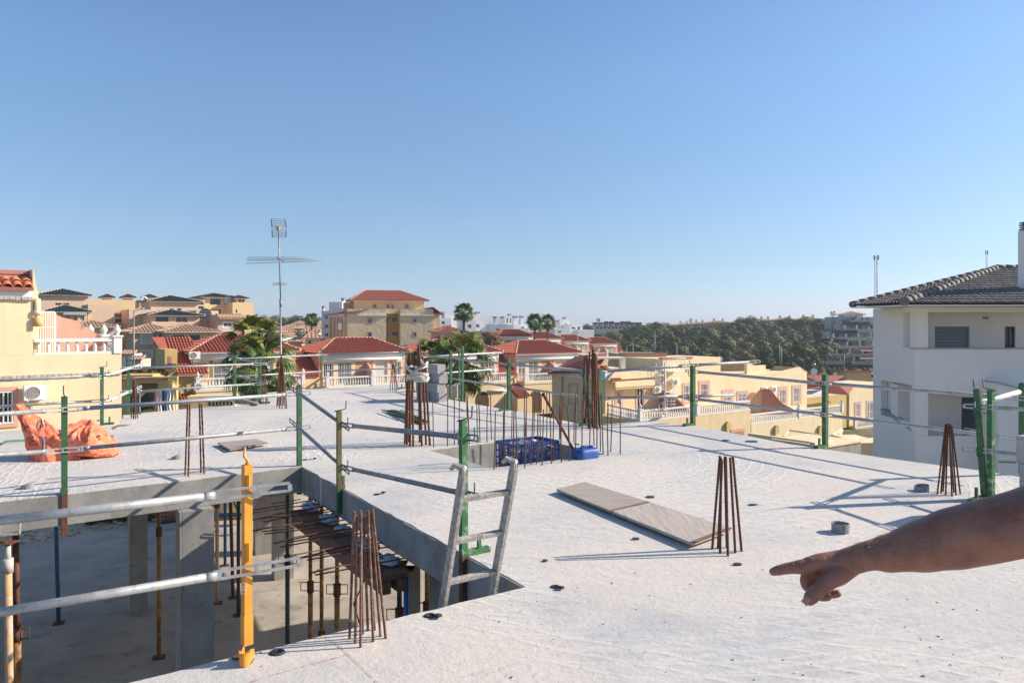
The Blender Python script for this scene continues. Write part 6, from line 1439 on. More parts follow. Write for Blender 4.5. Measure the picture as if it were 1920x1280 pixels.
    a = (eR-eN); L = a.length; a.normalize(); nrm = a.cross(hip_top-eN).normalized(); nrm = nrm if nrm.z > 0 else -nrm; b = nrm.cross(a); b = b if b.z > 0 else -b
    ra, rb = (hip_top-eN).dot(a), (hip_top-eN).dot(b)
    mk('roof_deck', MB().add([eN, eR, hip_top2, hip_top, eLb], [(0, 1, 2, 3), (0, 3, 4)]), GREYT, rf)
    mk('roof_deck', MB().add([eLb, hip_top, hip_top2, V((eR.x, eLb.y+6, zr))], [(0, 1, 2, 3)]), GREYT, rf)
    pitch, row, seg = .215, .38, 5; vs = []
    for y, am, wd in ((0, .075, .47), (row+.04, .055, .39)):
        for q in range(seg+1): th = math.pi*q/seg; vs.append(V((-math.cos(th)*pitch*wd, y, math.sin(th)*am+(.022 if y == 0 else 0))))
    tb_ = MB().add(vs, [(q, q+1, seg+2+q, seg+1+q) for q in range(seg)], True); tb_.f.append(tuple(range(seg+1))); tb_.sm.append(False); me = raw_mesh('tile', tb_, GREYT)
    cnt = 0; rest = MB()
    for i in range(int(L/pitch)):
        s_ = (i+.5)*pitch; bm = rb*s_/ra if s_ < ra else rb
        for j in range(int(bm/row)+1):
            y = j*row
            if y+.1 > bm: continue
            o = eN+a*(s_+R.uniform(-.008, .008))+b*y+nrm*(.004+.002*(j % 2)); px = 960+o.x/o.y*F
            if px < 1925 and cnt < 300: inst('tile', me, rf, basis(a, b, nrm, o)); cnt += 1
            else: rest.add([o+a*v_.x+b*v_.y+nrm*v_.z for v_ in vs], [(q, q+1, seg+2+q, seg+1+q) for q in range(seg)], True)
    a2 = (eN-eLb); L2 = a2.length; a2.normalize(); n2 = a2.cross(hip_top-eLb).normalized(); n2 = n2 if n2.z > 0 else -n2; b2 = n2.cross(a2); b2 = b2 if b2.z > 0 else -b2
    roofslope(rest, eLb, eN, eLb+a2*(hip_top-eLb).dot(a2)+b2*(hip_top-eLb).dot(b2), hip_top, .215, .38, .07) if False else None
    ra2, rb2 = (hip_top-eLb).dot(a2), (hip_top-eLb).dot(b2)
    for i in range(int(L2/pitch)):
        s_ = (i+.5)*pitch
        # triangle eLb, eN, hip_top: keep points inside
        for j in range(60):
            y = j*row
            lo = ra2*y/rb2; hi = L2+(ra2-L2)*y/rb2
            sx = s_+lo*1.0
            if sx > hi or y > rb2: break
            o = eLb+a2*sx+b2*y+n2*.005; rest.add([o+a2*v_.x+b2*v_.y+n2*v_.z for v_ in vs], [(q, q+1, seg+2+q, seg+1+q) for q in range(seg)], True)
    mk('roof_tiles', rest, GREYT, rf, kind='stuff')
    rc = MB()
    ridgecap(rc, eN+Z3*.06, hip_top+Z3*.06, .15, .42); ridgecap(rc, hip_top+Z3*.06, hip_top2+Z3*.06, .15, .42); ridgecap(rc, eLb+Z3*.05, hip_top+Z3*.06, .12, .42); mk('ridge_caps', rc, GREYT, rf)
    ed = MB(); k = int(L/.107)
    for i in range(0, k): o = eN+a*(i*.215+.1); 
    c = ray(1914, 515, 27.6)+V((.42, 0, 0)); ch = MB(); ch.obox(V((c.x-.12, c.y, zr+.2)), V((.7, 0, 0)), V((0, .6, 0)), Z3*(H-(430-608)/F*27.6-zr-.2)); co = mk('chimney', ch, WHITEC, rf)
    for i in range(4): z = H-(430-608)/F*27.6+.02+i*.085; mk('chimney_cap_slat', MB().obox(V((c.x-.10+.02*(i % 2), c.y+.02, z)), V((.66-.04*(i % 2), 0, 0)), V((0, .56, 0)), Z3*.05), ANTH, rf)
white_house()
# ------------------------------------------------------------------ far buildings
def box_house(name, lb, px0, px1, yt, Y, deg, mat, zb=-14, depth=8, wins=(), grp=None, cat='building', parent=None):
    f = face_at(px0, Y, deg); t1 = f.t(px1); zt = f.z((px0+px1)/2, yt)
    root = parent or empty(name, f.P(t1/2, zb, -depth/2), lb, cat, grp)
    hs = [f.r(*w_[:4]) for w_ in wins]; w = MB(); facade(w, f, 0, t1, zb, zt, hs, body=depth, dep=.2); mk('wall', w, mat, root)
    for h_, w_ in zip(hs, wins):
        k = w_[4] if len(w_) > 4 else 'plain'
        if k == 'hole': mk('window', fb(MB(), f, h_[0], h_[1], h_[2], h_[3], -.21, -.19), w_[5] if len(w_) > 5 else GLASS, root)
        else: window(root, f, h_, k, trim=w_[5] if len(w_) > 5 else None, dep=.2, trimw=.2)
    return root, f, t1, zt
def simple_roof(root, f, t0, t1, z, d, rise, mat, over=.5, cap_=None, pitch=.5, o=0): return hiproof(root, f, t0, t1, z, o, -d, rise, mat, cap_ or mat, over=over, pitch=pitch, row=1.2, amp=.09)
# big khaki apartment building
def apartment():
    root, f, t1, zt = box_house('apartment_building', 'khaki and yellow apartment block with red hip roof in the middle distance', 652, 724, 579, 152, 17, KHAKI, zb=-14, depth=12,
        wins=[(690, 597, 697, 606, 'plain', PINK), (690, 623, 697, 632, 'plain', PINK), (690, 649, 697, 657, 'plain', PINK)])
    f2 = Face(f.P(f.t(751)), f.ang); te = f2.t(813); hs = [f2.r(775, 597, 781, 605), f2.r(775, 623, 781, 631), f2.r(775, 648, 781, 656)]
    w = MB(); facade(w, f2, 0, te, -14, zt, hs, body=12); mk('wall', w, KHAKI, root); [window(root, f2, h_, 'plain', trim=PINK, dep=.15) for h_ in hs]
    for ff, a, b in ((f, 0, t1), (f2, 0, te)): mk('white_cornice', fb(MB(), ff, a-.1, b+.15, ff.z(690, 592) if ff is f else ff.z(780, 592), ff.z(690, 590) if ff is f else ff.z(780, 590), .01, .35), WHITE, root)
    w = MB(); hs = [f.r(735, 594, 745, 604), f.r(735, 621, 746, 630), f.r(724.6, 595, 727.5, 605), f.r(724.6, 622, 727.5, 631), f.r(740, 642, 746, 648)]; g = Face(f.P(0, 0, -3), f.ang); hs = [g.r(735, 594, 745, 604), g.r(735, 621, 746, 630), g.r(726, 595, 729, 605), g.r(726, 622, 729, 631)]
    facade(w, g, g.t(720), g.t(756), -14, g.z(735, 590), hs, body=6); mk('recess_wall', w, M('deep_ochre_render', (.62, .36, .10), .9, .06, .8), root); [window(root, g, h_, 'plain', dep=.15) for h_ in hs]
    g2 = Face(f.P(0, 0, -1), f.ang); w = MB(); fb(w, g2, g2.t(724), g2.t(751), g2.z(735, 588), g2.z(735, 579), -2, 0); mk('balcony_parapet', w, PEACH, root)
    # right lit edge and lower roof
    w = MB(); e = f2.P(te); fb(w, f2, te+.01, te+1.5, -14, zt-.8, -11, -1.0); mk('side_wall', w, PEACH, root)
    tm_ = MB(); z1 = f2.z(825, 589); roofslope(tm_, f2.P(te+2.0, z1, .5), f2.P(te+2.0, z1, -12), f2.P(te-.2, z1+1.5, -12), f2.P(te-.2, z1+1.5, .5), .5, 1.2); mk('side_roof', tm_, REDT, root)
    # top storey and roof
    tf = Face(f.P(0, 0, -4.2), f.ang); a, b = tf.t(664), tf.t(795); zr = tf.z(730, 565); hs = [tf.r(699, 570, 706, 578), tf.r(725, 570, 730, 578), tf.r(734, 571, 738, 578), tf.r(759, 570, 766, 578)]
    w = MB(); facade(w, tf, a, b, zt-1, zr+.2, hs, body=9); mk('top_storey_wall', w, PEACH, root); [window(root, tf, h_, 'plain', trim=PINK, dep=.15) for h_ in hs]
    hiproof(root, tf, a, b, zr+.25, .3, -10, tf.z(730, 548)+.35-zr, REDT, RIDGEC, over=1.0, rt0=tf.t(690), rt1=tf.t(757), pitch=.42, row=1.0)
    w = MB(); fb(w, tf, tf.t(648), a-.01, zt-1, zr-.2, -7, -2.5); mk('top_side_wall', w, SALM, root)
    # dark left wing
    g = face_at(618, 158, -49); tg = g.t(652); w = MB(); fb(w, g, 0, tg, -14, g.z(640, 593), -8, 0); o = mk('left_wing', w, BEIGE, root)
    for i in range(5): mk('stair_fin', fb(MB(), g, tg*(i+.5)/5-.15, tg*(i+.5)/5+.15, -10, g.z(640, 595), .002, .5), BEIGE, root)
    tm_ = MB(); roofslope(tm_, g.P(-.8, g.z(620, 591), .8), g.P(tg+.5, g.z(650, 591)+.5, .8), g.P(tg+2.5, g.z(655, 579), -3.5), g.P(tg*.7, g.z(655, 579), -3.5), .5, 1.2); mk('wing_roof', tm_, REDTD, root)
    mk('balcony_rail', fb(MB(), g, tg*.6, tg*.82, g.z(645, 618), g.z(645, 606), .5, .6), WHITEM, root)
apartment()
# white cubic houses
def white_cube(px0, px1, yt, Y, lb, deg=20, wins=(), chim=(), zb=-13, depth=7, mat=WHITE):
    root, f, t1, zt = box_house('white_building', lb, px0, px1, yt, Y, deg, mat, zb, depth, wins, 'modern white cubic buildings')
    for (c0, c1, ct) in chim:
        c = MB(); fb(c, f, f.t(c0), f.t(c1), zt+.003, f.z((c0+c1)/2, ct), -2.5, -1.2); co = mk('chimney', c, mat, root)
        mk('cap', fb(MB(), f, f.t(c0)-.1, f.t(c1)+.1, f.z((c0+c1)/2, ct), f.z((c0+c1)/2, ct)+.45, -2.6, -1.1), SHUT, co)
    return root
white_cube(617, 642, 566, 175, 'tall white block with dark roof edge left of the khaki apartment building', -12, chim=((636, 641, 562),))
white_cube(603, 618, 583, 178, 'narrow white block with three blue windows, leftmost of the white buildings', 8, wins=[(609, 592, 615, 598), (609, 608, 616, 615), (609, 624, 616, 631)], chim=((603, 606, 577),))
white_cube(636, 655, 578, 170, 'low white terrace block behind the khaki building wing', 8)
wl_ = [(824, 846, 596, 225, 'white cube just right of the khaki apartment building', [(828, 602, 834, 608)], [(826, 829, 588)]), (834, 845, 584, 232, 'white cube with a slanted parapet left of the tall palm', [], []), (846, 868, 591, 238, 'white cube behind the tall palm crown', [(850, 596, 856, 601)], []),
       (868, 893, 600, 222, 'white house with grey window bays right of the tall palm', [(877, 608, 884, 615), (895, 609, 899, 614)], [(870, 873, 592)]), (888, 922, 592, 228, 'white house with two chimneys before the long low wing', [(893, 607, 898, 614)], [(888, 893, 588), (895, 902, 587)]),
       (919, 950, 608, 215, 'long low white wing above the first red terrace roof', [(930, 616, 937, 620)], [(927, 932, 596), (942, 945, 596)]), (946, 965, 593, 230, 'white tower with four narrow slots', [(950, 596, 953, 606), (956, 596, 959, 606)], [(957, 960, 591)]),
       (964, 992, 608, 224, 'white house with three chimneys left of the twin palms', [(977, 612, 983, 616)], [(966, 973, 595), (979, 984, 595), (995, 998, 595)]), (990, 1046, 615, 218, 'low white house behind the twin palms', [(1010, 618, 1016, 622)], []),
       (1050, 1068, 599, 230, 'white tower with a dark triangle right of the twin palms', [(1059, 606, 1063, 612)], [(1044, 1048, 603), (1061, 1064, 597)]), (1068, 1092, 608, 226, 'white terrace house with glass railings right of the white tower', [(1072, 613, 1079, 617), (1083, 612, 1088, 618)], []), (1040, 1062, 616, 216, 'small white house below the white tower', [(1046, 620, 1052, 624)], []), (1094, 1114, 618, 222, 'last white cube beside the pine hill', [], [])]
for a in wl_: white_cube(a[0], a[1], a[2], a[3], a[4], 20 if a[0] % 2 == 0 else 12, a[5], a[6])
r_, f_, t_, z_ = box_house('small_house', 'small salmon house with red roof beside the khaki apartment building', 825, 868, 622, 140, 20, SALM, -14, 7); simple_roof(r_, f_, 0, t_, z_, 7, 1.1, REDT)
r_, f_, t_, z_ = box_house('small_house', 'tiny salmon house with red roof half hidden by the right palm', 824, 850, 640, 125, 20, SALM, -14, 6); simple_roof(r_, f_, 0, t_, z_, 6, 1.0, REDT)

# beige estate at the left, on its rise
def estate():
    G = 'beige estate houses with dark green roofs'
    def house(lb, px0, px1, yr, ye, yb, Y, roofm, mat=BEIGE, wins=(), depth=9, deg=36, rise=None, over=.7, cap_=None):
        root, f, t1, zt = box_house('estate_house', lb, px0, px1, ye+.5, Y, deg, mat, -9, depth, wins, G, 'house')
        zr = H-(yr-608)/F*(Y+depth*.5); simple_roof(root, f, 0, t1, zt+.1, depth, zr-zt-.1, roofm, over, cap_); return root, f
    house('estate house with a long dark green upper roof at the far left', 76, 165, 540.5, 553, 640, 128, GRNT, wins=[(104, 568, 116, 572, 'hole'), (118, 568, 130, 572, 'hole')], cap_=BEIGE)
    r, f = house('lower green-roofed house with a white striped awning', 86, 164, 571, 584, 640, 118, GRNT, wins=[(124, 592, 132, 601), (138, 592, 145, 601), (150, 592, 158, 601)], cap_=BEIGE)
    aw = MB(); a, b = f.t(118), f.t(162)
    for i in range(16): t0 = lerp(a, b, i/16); fb(aw, f, t0, t0+(b-a)/32, f.z(140, 590), f.z(140, 586.5), .5, 1.3)
    mk('striped_awning', aw, WHITE, r, kind='stuff')
    house('tan-roofed low house behind the pink stair wall', 140, 214, 601, 613, 640, 108, TANT, mat=BEIGE, deg=36)
    box_house('estate_house', 'plain beige gable block in the middle of the estate', 165, 214, 571, 122, 36, BEIGE, -9, 9, grp=G, cat='house')
    r, f, t, z = box_house('estate_house', 'long peach parapet building with little roof turrets', 163, 284, 562, 145, 36, PEACH, -9, 10, grp=G, cat='house')
    for px, lb in ((206, 0), (246, 0), (287, 0)):
        c = MB(); fb(c, f, f.t(px-8), f.t(px+8), z+.003, f.z(px, 557), -5, -3); co = mk('turret', c, SALM, r); hiproof(co, f, f.t(px-8), f.t(px+8), f.z(px, 556.5), -3, -5, .65, DARKT, over=.55, pitch=.5, row=1.0, name='turret_roof')
    a_ = MB(); n = 12; f9 = f; c0 = (f.t(264)+f.t(275))/2; rr = (f.t(275)-f.t(264))/2
    a_.path([f.P(c0-rr, f.z(269, 574), .3), f.P(c0-rr, f.z(269, 562), .3)]+[f.P(c0-rr*math.cos(q), f.z(269, 562)+rr*math.sin(q), .3) for q in np.linspace(.3, 2.84, 9)]+[f.P(c0+rr, f.z(269, 562), .3), f.P(c0+rr, f.z(269, 574), .3)], .18, 6); mk('white_arch', a_, WHITE, r)
    r, f, t, z = box_house('estate_house', 'estate house with an arched white balcony window under an old tiled parapet', 208, 250, 583, 130, 36, SALM, -9, 8, wins=[(216, 597, 228, 606, 'plain', WHITE)], grp=G, cat='house')
    tm_ = MB(); roofslope(tm_, f.P(0, f.z(230, 589), .8), f.P(t, f.z(230, 589), .8), f.P(t, f.z(230, 583), -1.5), f.P(0, f.z(230, 583), -1.5), .5, 1.0); mk('canopy_roof', tm_, TANT, r)
    balustrade(r, f.P(0, 0, 1.2), f.P(t, 0, 1.2), f.z(228, 613), h=.75, pitch=.32, n=5, posts=()); mk('balcony', fb(MB(), f, 0, t, f.z(228, 640), f.z(228, 613.3), .02, 1.3), SALM, r)
    box_house('estate_house', 'beige stair block casting a diagonal shadow, left of the second green roof', 242, 285, 580, 124, 36, BEIGE, -9, 8, grp=G, cat='house')
    house('estate house with dark green upper roof in the middle', 283, 372, 553, 565, 640, 130, GRNT, wins=[(318, 578, 326, 583, 'hole'), (332, 578, 340, 583, 'hole')], cap_=BEIGE)
    r, f = house('lower green-roofed house with blue awning and dark glass', 284, 374, 580, 591, 640, 119, GRNT, wins=[(292, 594, 316, 603, 'hole'), (330, 594, 352, 604)], cap_=BEIGE)
    r, f = house('brown-walled two storey house under a tan roof with a white balcony', 250, 330, 607, 623, 700, 106, TANT, mat=SALM, wins=[(266, 628, 284, 643, 'shutter', WHITE), (266, 658, 284, 671, 'shutter', WHITE), (296, 631, 303, 640, 'hole'), (307, 631, 314, 640, 'hole')], deg=36, depth=10)
    balustrade(r, f.P(f.t(295), 0, .5), f.P(f.t(330), 0, .5), f.z(312, 650), h=.85, pitch=.3, n=5); mk('balcony', fb(MB(), f, f.t(293), f.t(330), f.z(312, 655), f.z(312, 650.3), .02, .7), BEIGE, r)
    for x in (295, 327): mk('pillar', MB().tube(f.P(f.t(x), -9, .55), f.P(f.t(x), f.z(x, 623), .55), .16), WHITE, r)
    house('tan-roofed low estate house with dark veranda', 315, 404, 608, 622, 680, 104, TANT, mat=SALM, wins=[(324, 628, 345, 640, 'hole'), (355, 628, 375, 640, 'hole')], deg=36, depth=9)
    r, f, t, z = box_house('estate_house', 'beige stepped gable house with a large grey dish', 368, 410, 582, 124, 36, BEIGE, -9, 8, grp=G, cat='house')
    c = f.P(f.t(383), f.z(383, 590), .7); m = MB().lathe(V((0, 0, 0)), [(.05, -.15), (.6, -.1), (1.0, 0), (1.1, .06)], 14); m.v = [tuple(c+V((v_[0], -v_[2], v_[1]))) for v_ in m.v]; mk('satellite_dish', m, GALVD, None, 'large grey satellite dish on the stepped beige gable', 'satellite dish')
    r, f, t, z = box_house('estate_house', 'estate house with a white arched door behind the big palm', 408, 458, 590, 120, 36, SALM, -9, 8, wins=[(419, 605, 434, 614, 'plain', WHITE)], grp=G, cat='house')
    tm_ = MB(); roofslope(tm_, f.P(0, f.z(430, 597), .8), f.P(t, f.z(430, 597), .8), f.P(t, f.z(430, 588), -1.5), f.P(0, f.z(430, 588), -1.5), .5, 1.0); mk('canopy_roof', tm_, TANT, r); balustrade(r, f.P(0, 0, 1.0), f.P(t, 0, 1.0), f.z(430, 620), h=.75, pitch=.3, n=5, posts=())
    # tower with round sign
    r, f, t, z = box_house('estate_building', 'peach building with a round white sign and a dark tiled roof', 383, 439, 557, 150, 36, PEACH, -9, 9, wins=[(394, 560, 414, 571, 'hole'), (394, 580, 414, 588, 'hole')])
    simple_roof(r, f, 0, t, z, 9, H-(549.5-608)/F*154-z, DARKT, .9)
    cc = f.P(f.t(427), f.z(427, 563), .01); mk('round_sign', MB().prism([cc+f.d*(.95*math.cos(q))+Z3*(.95*math.sin(q)) for q in np.linspace(0, 5.98, 20)], f.n*.1), WHITE, r)
    rg = MB().path([f.P(f.t(427)+.9*math.cos(q), f.z(427, 563)+.9*math.sin(q), .14) for q in np.linspace(0, 6.283, 17)], .07, 5); mk('sign_ring', rg, SHUT, r)
    lt = MB()
    for i in range(9): x = f.t(417.5)+i*.24; fb(lt, f, x, x+.15, f.z(427, 572), f.z(427, 570.5), .01, .06)
    mk('relief_lettering', lt, BEIGE, r, kind='stuff')
    r2, f2, t2, z2 = box_house('estate_building', 'lower peach wing right of the round sign, with an arched turret', 436, 476, 567, 149, 36, PEACH, -9, 9, wins=[(442, 580, 445, 586, 'hole')])
    c = MB(); fb(c, f2, f2.t(447), f2.t(465), z2+.003, f2.z(456, 559), -5, -1.5); co = mk('turret', c, SALM, r2); hiproof(co, f2, f2.t(447), f2.t(465), f2.z(456, 558.5), -1.5, -5, .6, DARKT, over=.5, pitch=.5, row=1, name='turret_roof')
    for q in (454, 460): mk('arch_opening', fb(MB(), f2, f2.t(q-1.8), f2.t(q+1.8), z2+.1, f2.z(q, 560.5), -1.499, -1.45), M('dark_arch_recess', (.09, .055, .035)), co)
    box_house('estate_building', 'beige side block left of the building with the round sign', 369, 384, 562, 147, 36, BEIGE, -9, 8, wins=[(371, 566, 382, 571, 'hole'), (371, 574, 382, 579, 'hole')])
    # low walls, white shed
    r, f, t, z = box_house('white_shed', 'small white outbuilding with tiled lid by the street lamp', 229, 248, 664, 78, 8, WHITE, -9, 3, wins=[(236, 668, 239, 690, 'hole', SHUTW)]); tm_ = MB(); roofslope(tm_, f.P(-.2, z, .3), f.P(t+.2, z, .3), f.P(t+.2, z+.4, -1), f.P(-.2, z+.4, -1), .3, .5); mk('roof_tiles', tm_, TANT, r)
    r, f, t, z = box_house('white_shed', 'second small beige outbuilding right of the street lamp', 248, 264, 674, 76, 8, BEIGE, -9, 3); tm_ = MB(); roofslope(tm_, f.P(-.2, z, .3), f.P(t+.2, z, .3), f.P(t+.2, z+.4, -1), f.P(-.2, z+.4, -1), .3, .5); mk('roof_tiles', tm_, TANT, r)
    r, f, t, z = box_house('yellow_wall', 'low yellow garden wall and red-edged niche behind the corner post', 228, 286, 703, 48, 12, YELD, -9, 3, cat='garden wall'); r, f, t, z = box_house('yellow_wall', 'yellow garden room with a brown opening above the laundry', 228, 313, 712, 44, 12, YELD, -9, 3, wins=[(262, 718, 296, 731, 'hole', M('brown_niche', (.25, .13, .06)))], cat='garden wall'); mk('red_coping', fb(MB(), f, 0, t, z, z+.08, -1, .1), PINKD, r)
estate()
# houses between palm and apartment
for i, (px0, px1, yt, Y) in enumerate(((520, 552, 622, 200), (548, 572, 616, 215), (566, 598, 622, 190), (540, 566, 640, 150), (572, 600, 634, 140), (498, 524, 630, 185), (548, 578, 607, 330), (586, 604, 606, 340), (500, 524, 616, 300), (524, 545, 614, 310))):
    r_, f_, t_, z_ = box_house('distant_house', ('pale-roofed house left of the narrow white block, nearest to it', 'beige house just right of the antenna mast', 'white gabled house below the distant palm', 'nearer salmon house right of the big palm fronds', 'nearest beige house below the narrow white block', 'white house half hidden by the antenna palm', 'very distant tan house under the pine ridge', 'very distant pale house beside the distant palm', 'very distant house left of the antenna mast', 'very distant house right behind the antenna mast')[i], px0, px1, yt, Y, 15-35*(i % 2), (SALM, BEIGE, WHITE)[i % 3] if i < 6 else WHITE, -15, 8, wins=[(px0+6, yt+5, px0+11, yt+10, 'hole')], grp=('beige houses between the palm and the khaki block' if i < 6 else 'very distant pale houses below the pine ridge'), cat='house')
    simple_roof(r_, f_, 0, t_, z_, 8, 1.5, (TANT if i < 6 else TANT), .5, pitch=.7)

# stepped terrace apartments on the right slope (in shade of the hill, facing the camera)
def terraces():
    lev = [(1583, 1590, 607), (1562, 1609, 622.5), (1540, 1590, 638.5), (1519, 1567, 653.5), (1500, 1532, 668)]
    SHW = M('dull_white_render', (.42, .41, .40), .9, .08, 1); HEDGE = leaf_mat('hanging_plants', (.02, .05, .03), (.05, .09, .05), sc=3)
    TANB = M('tan_beam', (.42, .31, .20), .9)
    for i, (px, bx, y) in enumerate(lev):
        Y = 255-6*i; f = face_at(px, Y, 2); t1 = f.t(1662); h = f.z(px, y)-f.z(px, y+14.5)
        root = empty('terrace_apartment', f.P(t1/2, f.z(px, y+14.5), -3), ('topmost', 'second', 'third', 'fourth', 'lowest')[i]+' storey of the stepped terrace apartments on the right slope', 'apartments', 'storeys of the stepped terrace apartments')
        z0, z1 = f.z(px, y+14.5), f.z(px, y)
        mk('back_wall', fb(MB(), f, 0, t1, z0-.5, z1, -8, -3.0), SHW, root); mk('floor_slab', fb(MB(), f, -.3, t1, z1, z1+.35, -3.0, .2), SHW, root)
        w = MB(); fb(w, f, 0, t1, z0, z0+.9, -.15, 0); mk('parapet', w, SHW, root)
        n = int(t1/4.2)
        for k in range(n+1):
            x = min(t1-.3, k*4.2); mk('pillar', fb(MB(), f, x, x+.5, z0+.9, z1, -.5, 0), WHITE, root)
            if k < n: mk('window', fb(MB(), f, x+1.2, x+3.3, z0+.3, z1-.4, -2.999, -2.95), GLASS if (k+i) % 3 else SHUTW, root)
        hd = MB(); tg = f.t(bx) if bx > px+8 else t1*.6
        for k in range(420): x = R.uniform(-.5, tg*.95 if i else t1*.6); c = f.P(x, z1+R.uniform(-.25, .55), R.uniform(-.2, .6)); d = V((R.gauss(0, .3), R.gauss(0, .3), R.gauss(0, .2))); e = V((R.gauss(0, .25), R.gauss(0, .2), R.gauss(0, .25))); hd.tri(c-d, c+d, c+e)
        mk('hanging_plants', hd, HEDGE, root, kind='stuff')
        if i: 
            b = MB(); fb(b, f, f.t(bx), t1, z1+.36, z1+.8, .2, .5); mk('tan_beam', b, TANB, root)
            for q in range(2): b = MB(); x = f.t(bx)+4+q*2.5; b.path([f.P(x, z0+1.4, .3), f.P(x+3.6, z1-.1, .3)], .14, 5); mk('sloping_beam', b, TANB, root)
        if i > 2: mk('red_awning', MB().prism([f.P(t1-9, z1-.1, 0), f.P(t1, z1-.1, 0), f.P(t1, z1-.7, 1.6), f.P(t1-9, z1-.7, 1.6)], V((0, 0, -.1))), PINKD, root)
    # roofs and upper town over the slope
    for i, (px0, px1, yt, Y, lb) in enumerate(((1558, 1586, 594, 290, 'upper slope house with dark stair-like roof, leftmost'), (1580, 1612, 593, 280, 'upper slope house with parallel sloping walls'), (1584, 1618, 589.5, 300, 'low pyramid-roofed white house on the right hilltop'), (1606, 1640, 594, 276, 'pale house on the right hilltop touching the white house'), (1596, 1645, 600, 268, 'wide pale house below the hilltop roofs'))):
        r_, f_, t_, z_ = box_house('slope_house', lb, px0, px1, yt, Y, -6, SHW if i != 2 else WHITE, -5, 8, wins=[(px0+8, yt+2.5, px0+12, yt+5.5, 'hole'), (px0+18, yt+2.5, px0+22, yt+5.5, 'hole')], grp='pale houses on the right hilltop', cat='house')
        if i == 2: simple_roof(r_, f_, 0, t_, z_, 8, 1.3, TANT, 1.0)
        if i < 2:
            for k in range(3): mk('sloping_wall', MB().prism([f_.P(k*2.2, z_-1.6, .6), f_.P(k*2.2+2.4, z_+.1, .6), f_.P(k*2.2+2.4, z_-.4, .6), f_.P(k*2.2, z_-2.1, .6)], f_.n*.6), ANTH if k % 2 else SHW, r_)
        if i == 3: mk('chimney', fb(MB(), f_, 1, 2, z_, z_+1.2, -3, -2), SHW, r_)
    # row of roofs far along the ridge
    for i, (px0, px1, yt, Y) in enumerate(((1270, 1300, 604.5, 420), (1300, 1330, 602.5, 400), (1330, 1372, 600.5, 380), (1424, 1455, 597, 360), (1455, 1500, 595.5, 350), (1500, 1545, 594.5, 335), (1395, 1425, 599, 372))):
        r_, f_, t_, z_ = box_house('ridge_house', ('leftmost long tan roofed house on the ridge', 'second tan roofed house from the left on the ridge', 'third tan roofed ridge house, left of the tallest pines', 'tan roofed house just right of the tallest pines', 'long tan roofed house in the middle of the right ridge', 'tan roofed house nearest the right hilltop houses', 'short tan roofed house right behind the tallest pines')[i], px0, px1, yt+4.5, Y, 4, SALM, -2, 8, wins=[(px0+6+8*k, yt+3.5, px0+10+8*k, yt+6, 'hole') for k in range(3)], grp='tan roofed houses along the pine ridge', cat='house'); simple_roof(r_, f_, 0, t_, z_, 8, 1.0, TANT, .5, pitch=.8)
        for k in range(2): mk('chimney', fb(MB(), f_, t_*(.3+.4*k), t_*(.3+.4*k)+.8, z_+.6, z_+2.2, -5, -4.2), BEIGE, r_)
    # hotel-like block at the left end of the hill
    r_, f_, t_, z_ = box_house('hill_block', 'long cream block with wavy dark roofs at the left end of the hill', 1113, 1206, 610, 400, 4, M('cream_render', (.6, .55, .42), .9), -9, 12, wins=[(1118+7.2*k, 612, 1122+7.2*k, 616, 'hole') for k in range(12)])
    for k in range(9):
        a = t_*k/9; hh = 1.3 if k in (2, 3, 5, 6) else .7; m = MB().prism([f_.P(a, z_+1.0, .8), f_.P(a+t_/9, z_+1.0, .8), f_.P(a+t_/18, z_+1.0+hh, .8)], -f_.n*9); mk('gable_roof', m, GRNT, r_); mk('dormer_wall', fb(MB(), f_, a+.5, a+t_/9-.8, z_+.01, z_+1.0, -6, -.5), WHITE if k % 2 else BEIGE, r_)
        if k > 0: mk('balcony', fb(MB(), f_, a+.4, a+t_/9-.6, z_-.9, z_-.2, .01, .9), SALM, r_)
terraces()

# ------------------------------------------------------------------ vegetation
def crown_mesh(name, seed, blobs, n, ls, mat, flat=.5):
    rr = random.Random(seed); vs = []; fs = []
    for k in range(n):
        c, r = blobs[rr.randrange(len(blobs))] if rr.random() < .5 else max((blobs[rr.randrange(len(blobs))] for _ in range(2)), key=lambda q: q[1])
        d = V((rr.gauss(0, 1), rr.gauss(0, 1), rr.gauss(0, 1)+.25)).normalized()
        rad = r*(.84+.20*rr.random())*(1+.30*mnoise.noise(d*2.3+V((seed, c.x, c.z))))
        p = V((c.x+d.x*rad, c.y+d.y*rad, c.z+d.z*rad*flat*1.3))
        u = (V((rr.gauss(0, 1), rr.gauss(0, 1), rr.gauss(0, .6)))).normalized(); w = d.cross(u).normalized(); u = (d.cross(w)+d*rr.uniform(-.15, .15)+w*rr.uniform(-.25, .25)).normalized(); s = ls*rr.uniform(.5, 1.3)
        o = len(vs); vs += [p-u*s-w*s*.35, p+w*s*.6, p+u*s*1.0, p-w*s*.5]; fs.append((o, o+1, o+2, o+3))
    me = bpy.data.meshes.new(name); me.from_pydata([tuple(v_) for v_ in vs], [], fs); me.materials.append(mat); return me
def trunk_mesh(name, h, r, seed, spread):
    rr = random.Random(seed); m = MB(); m.path([V((0, 0, -1)), V((.1, 0, h*.3)), V((rr.uniform(-.3, .3), rr.uniform(-.3, .3), h*.65))], [r, r*.8, r*.5], 7)
    for k in range(6): a = k*1.05+rr.uniform(-.3, .3); m.path([V((.05, 0, h*(.3+.05*k))), V((math.cos(a)*spread*.5, math.sin(a)*spread*.5, h*.65)), V((math.cos(a)*spread*.85, math.sin(a)*spread*.85, h*.85))], [r*.4, r*.25, r*.08], 5)
    return raw_mesh(name, m, BARK)
PT = []
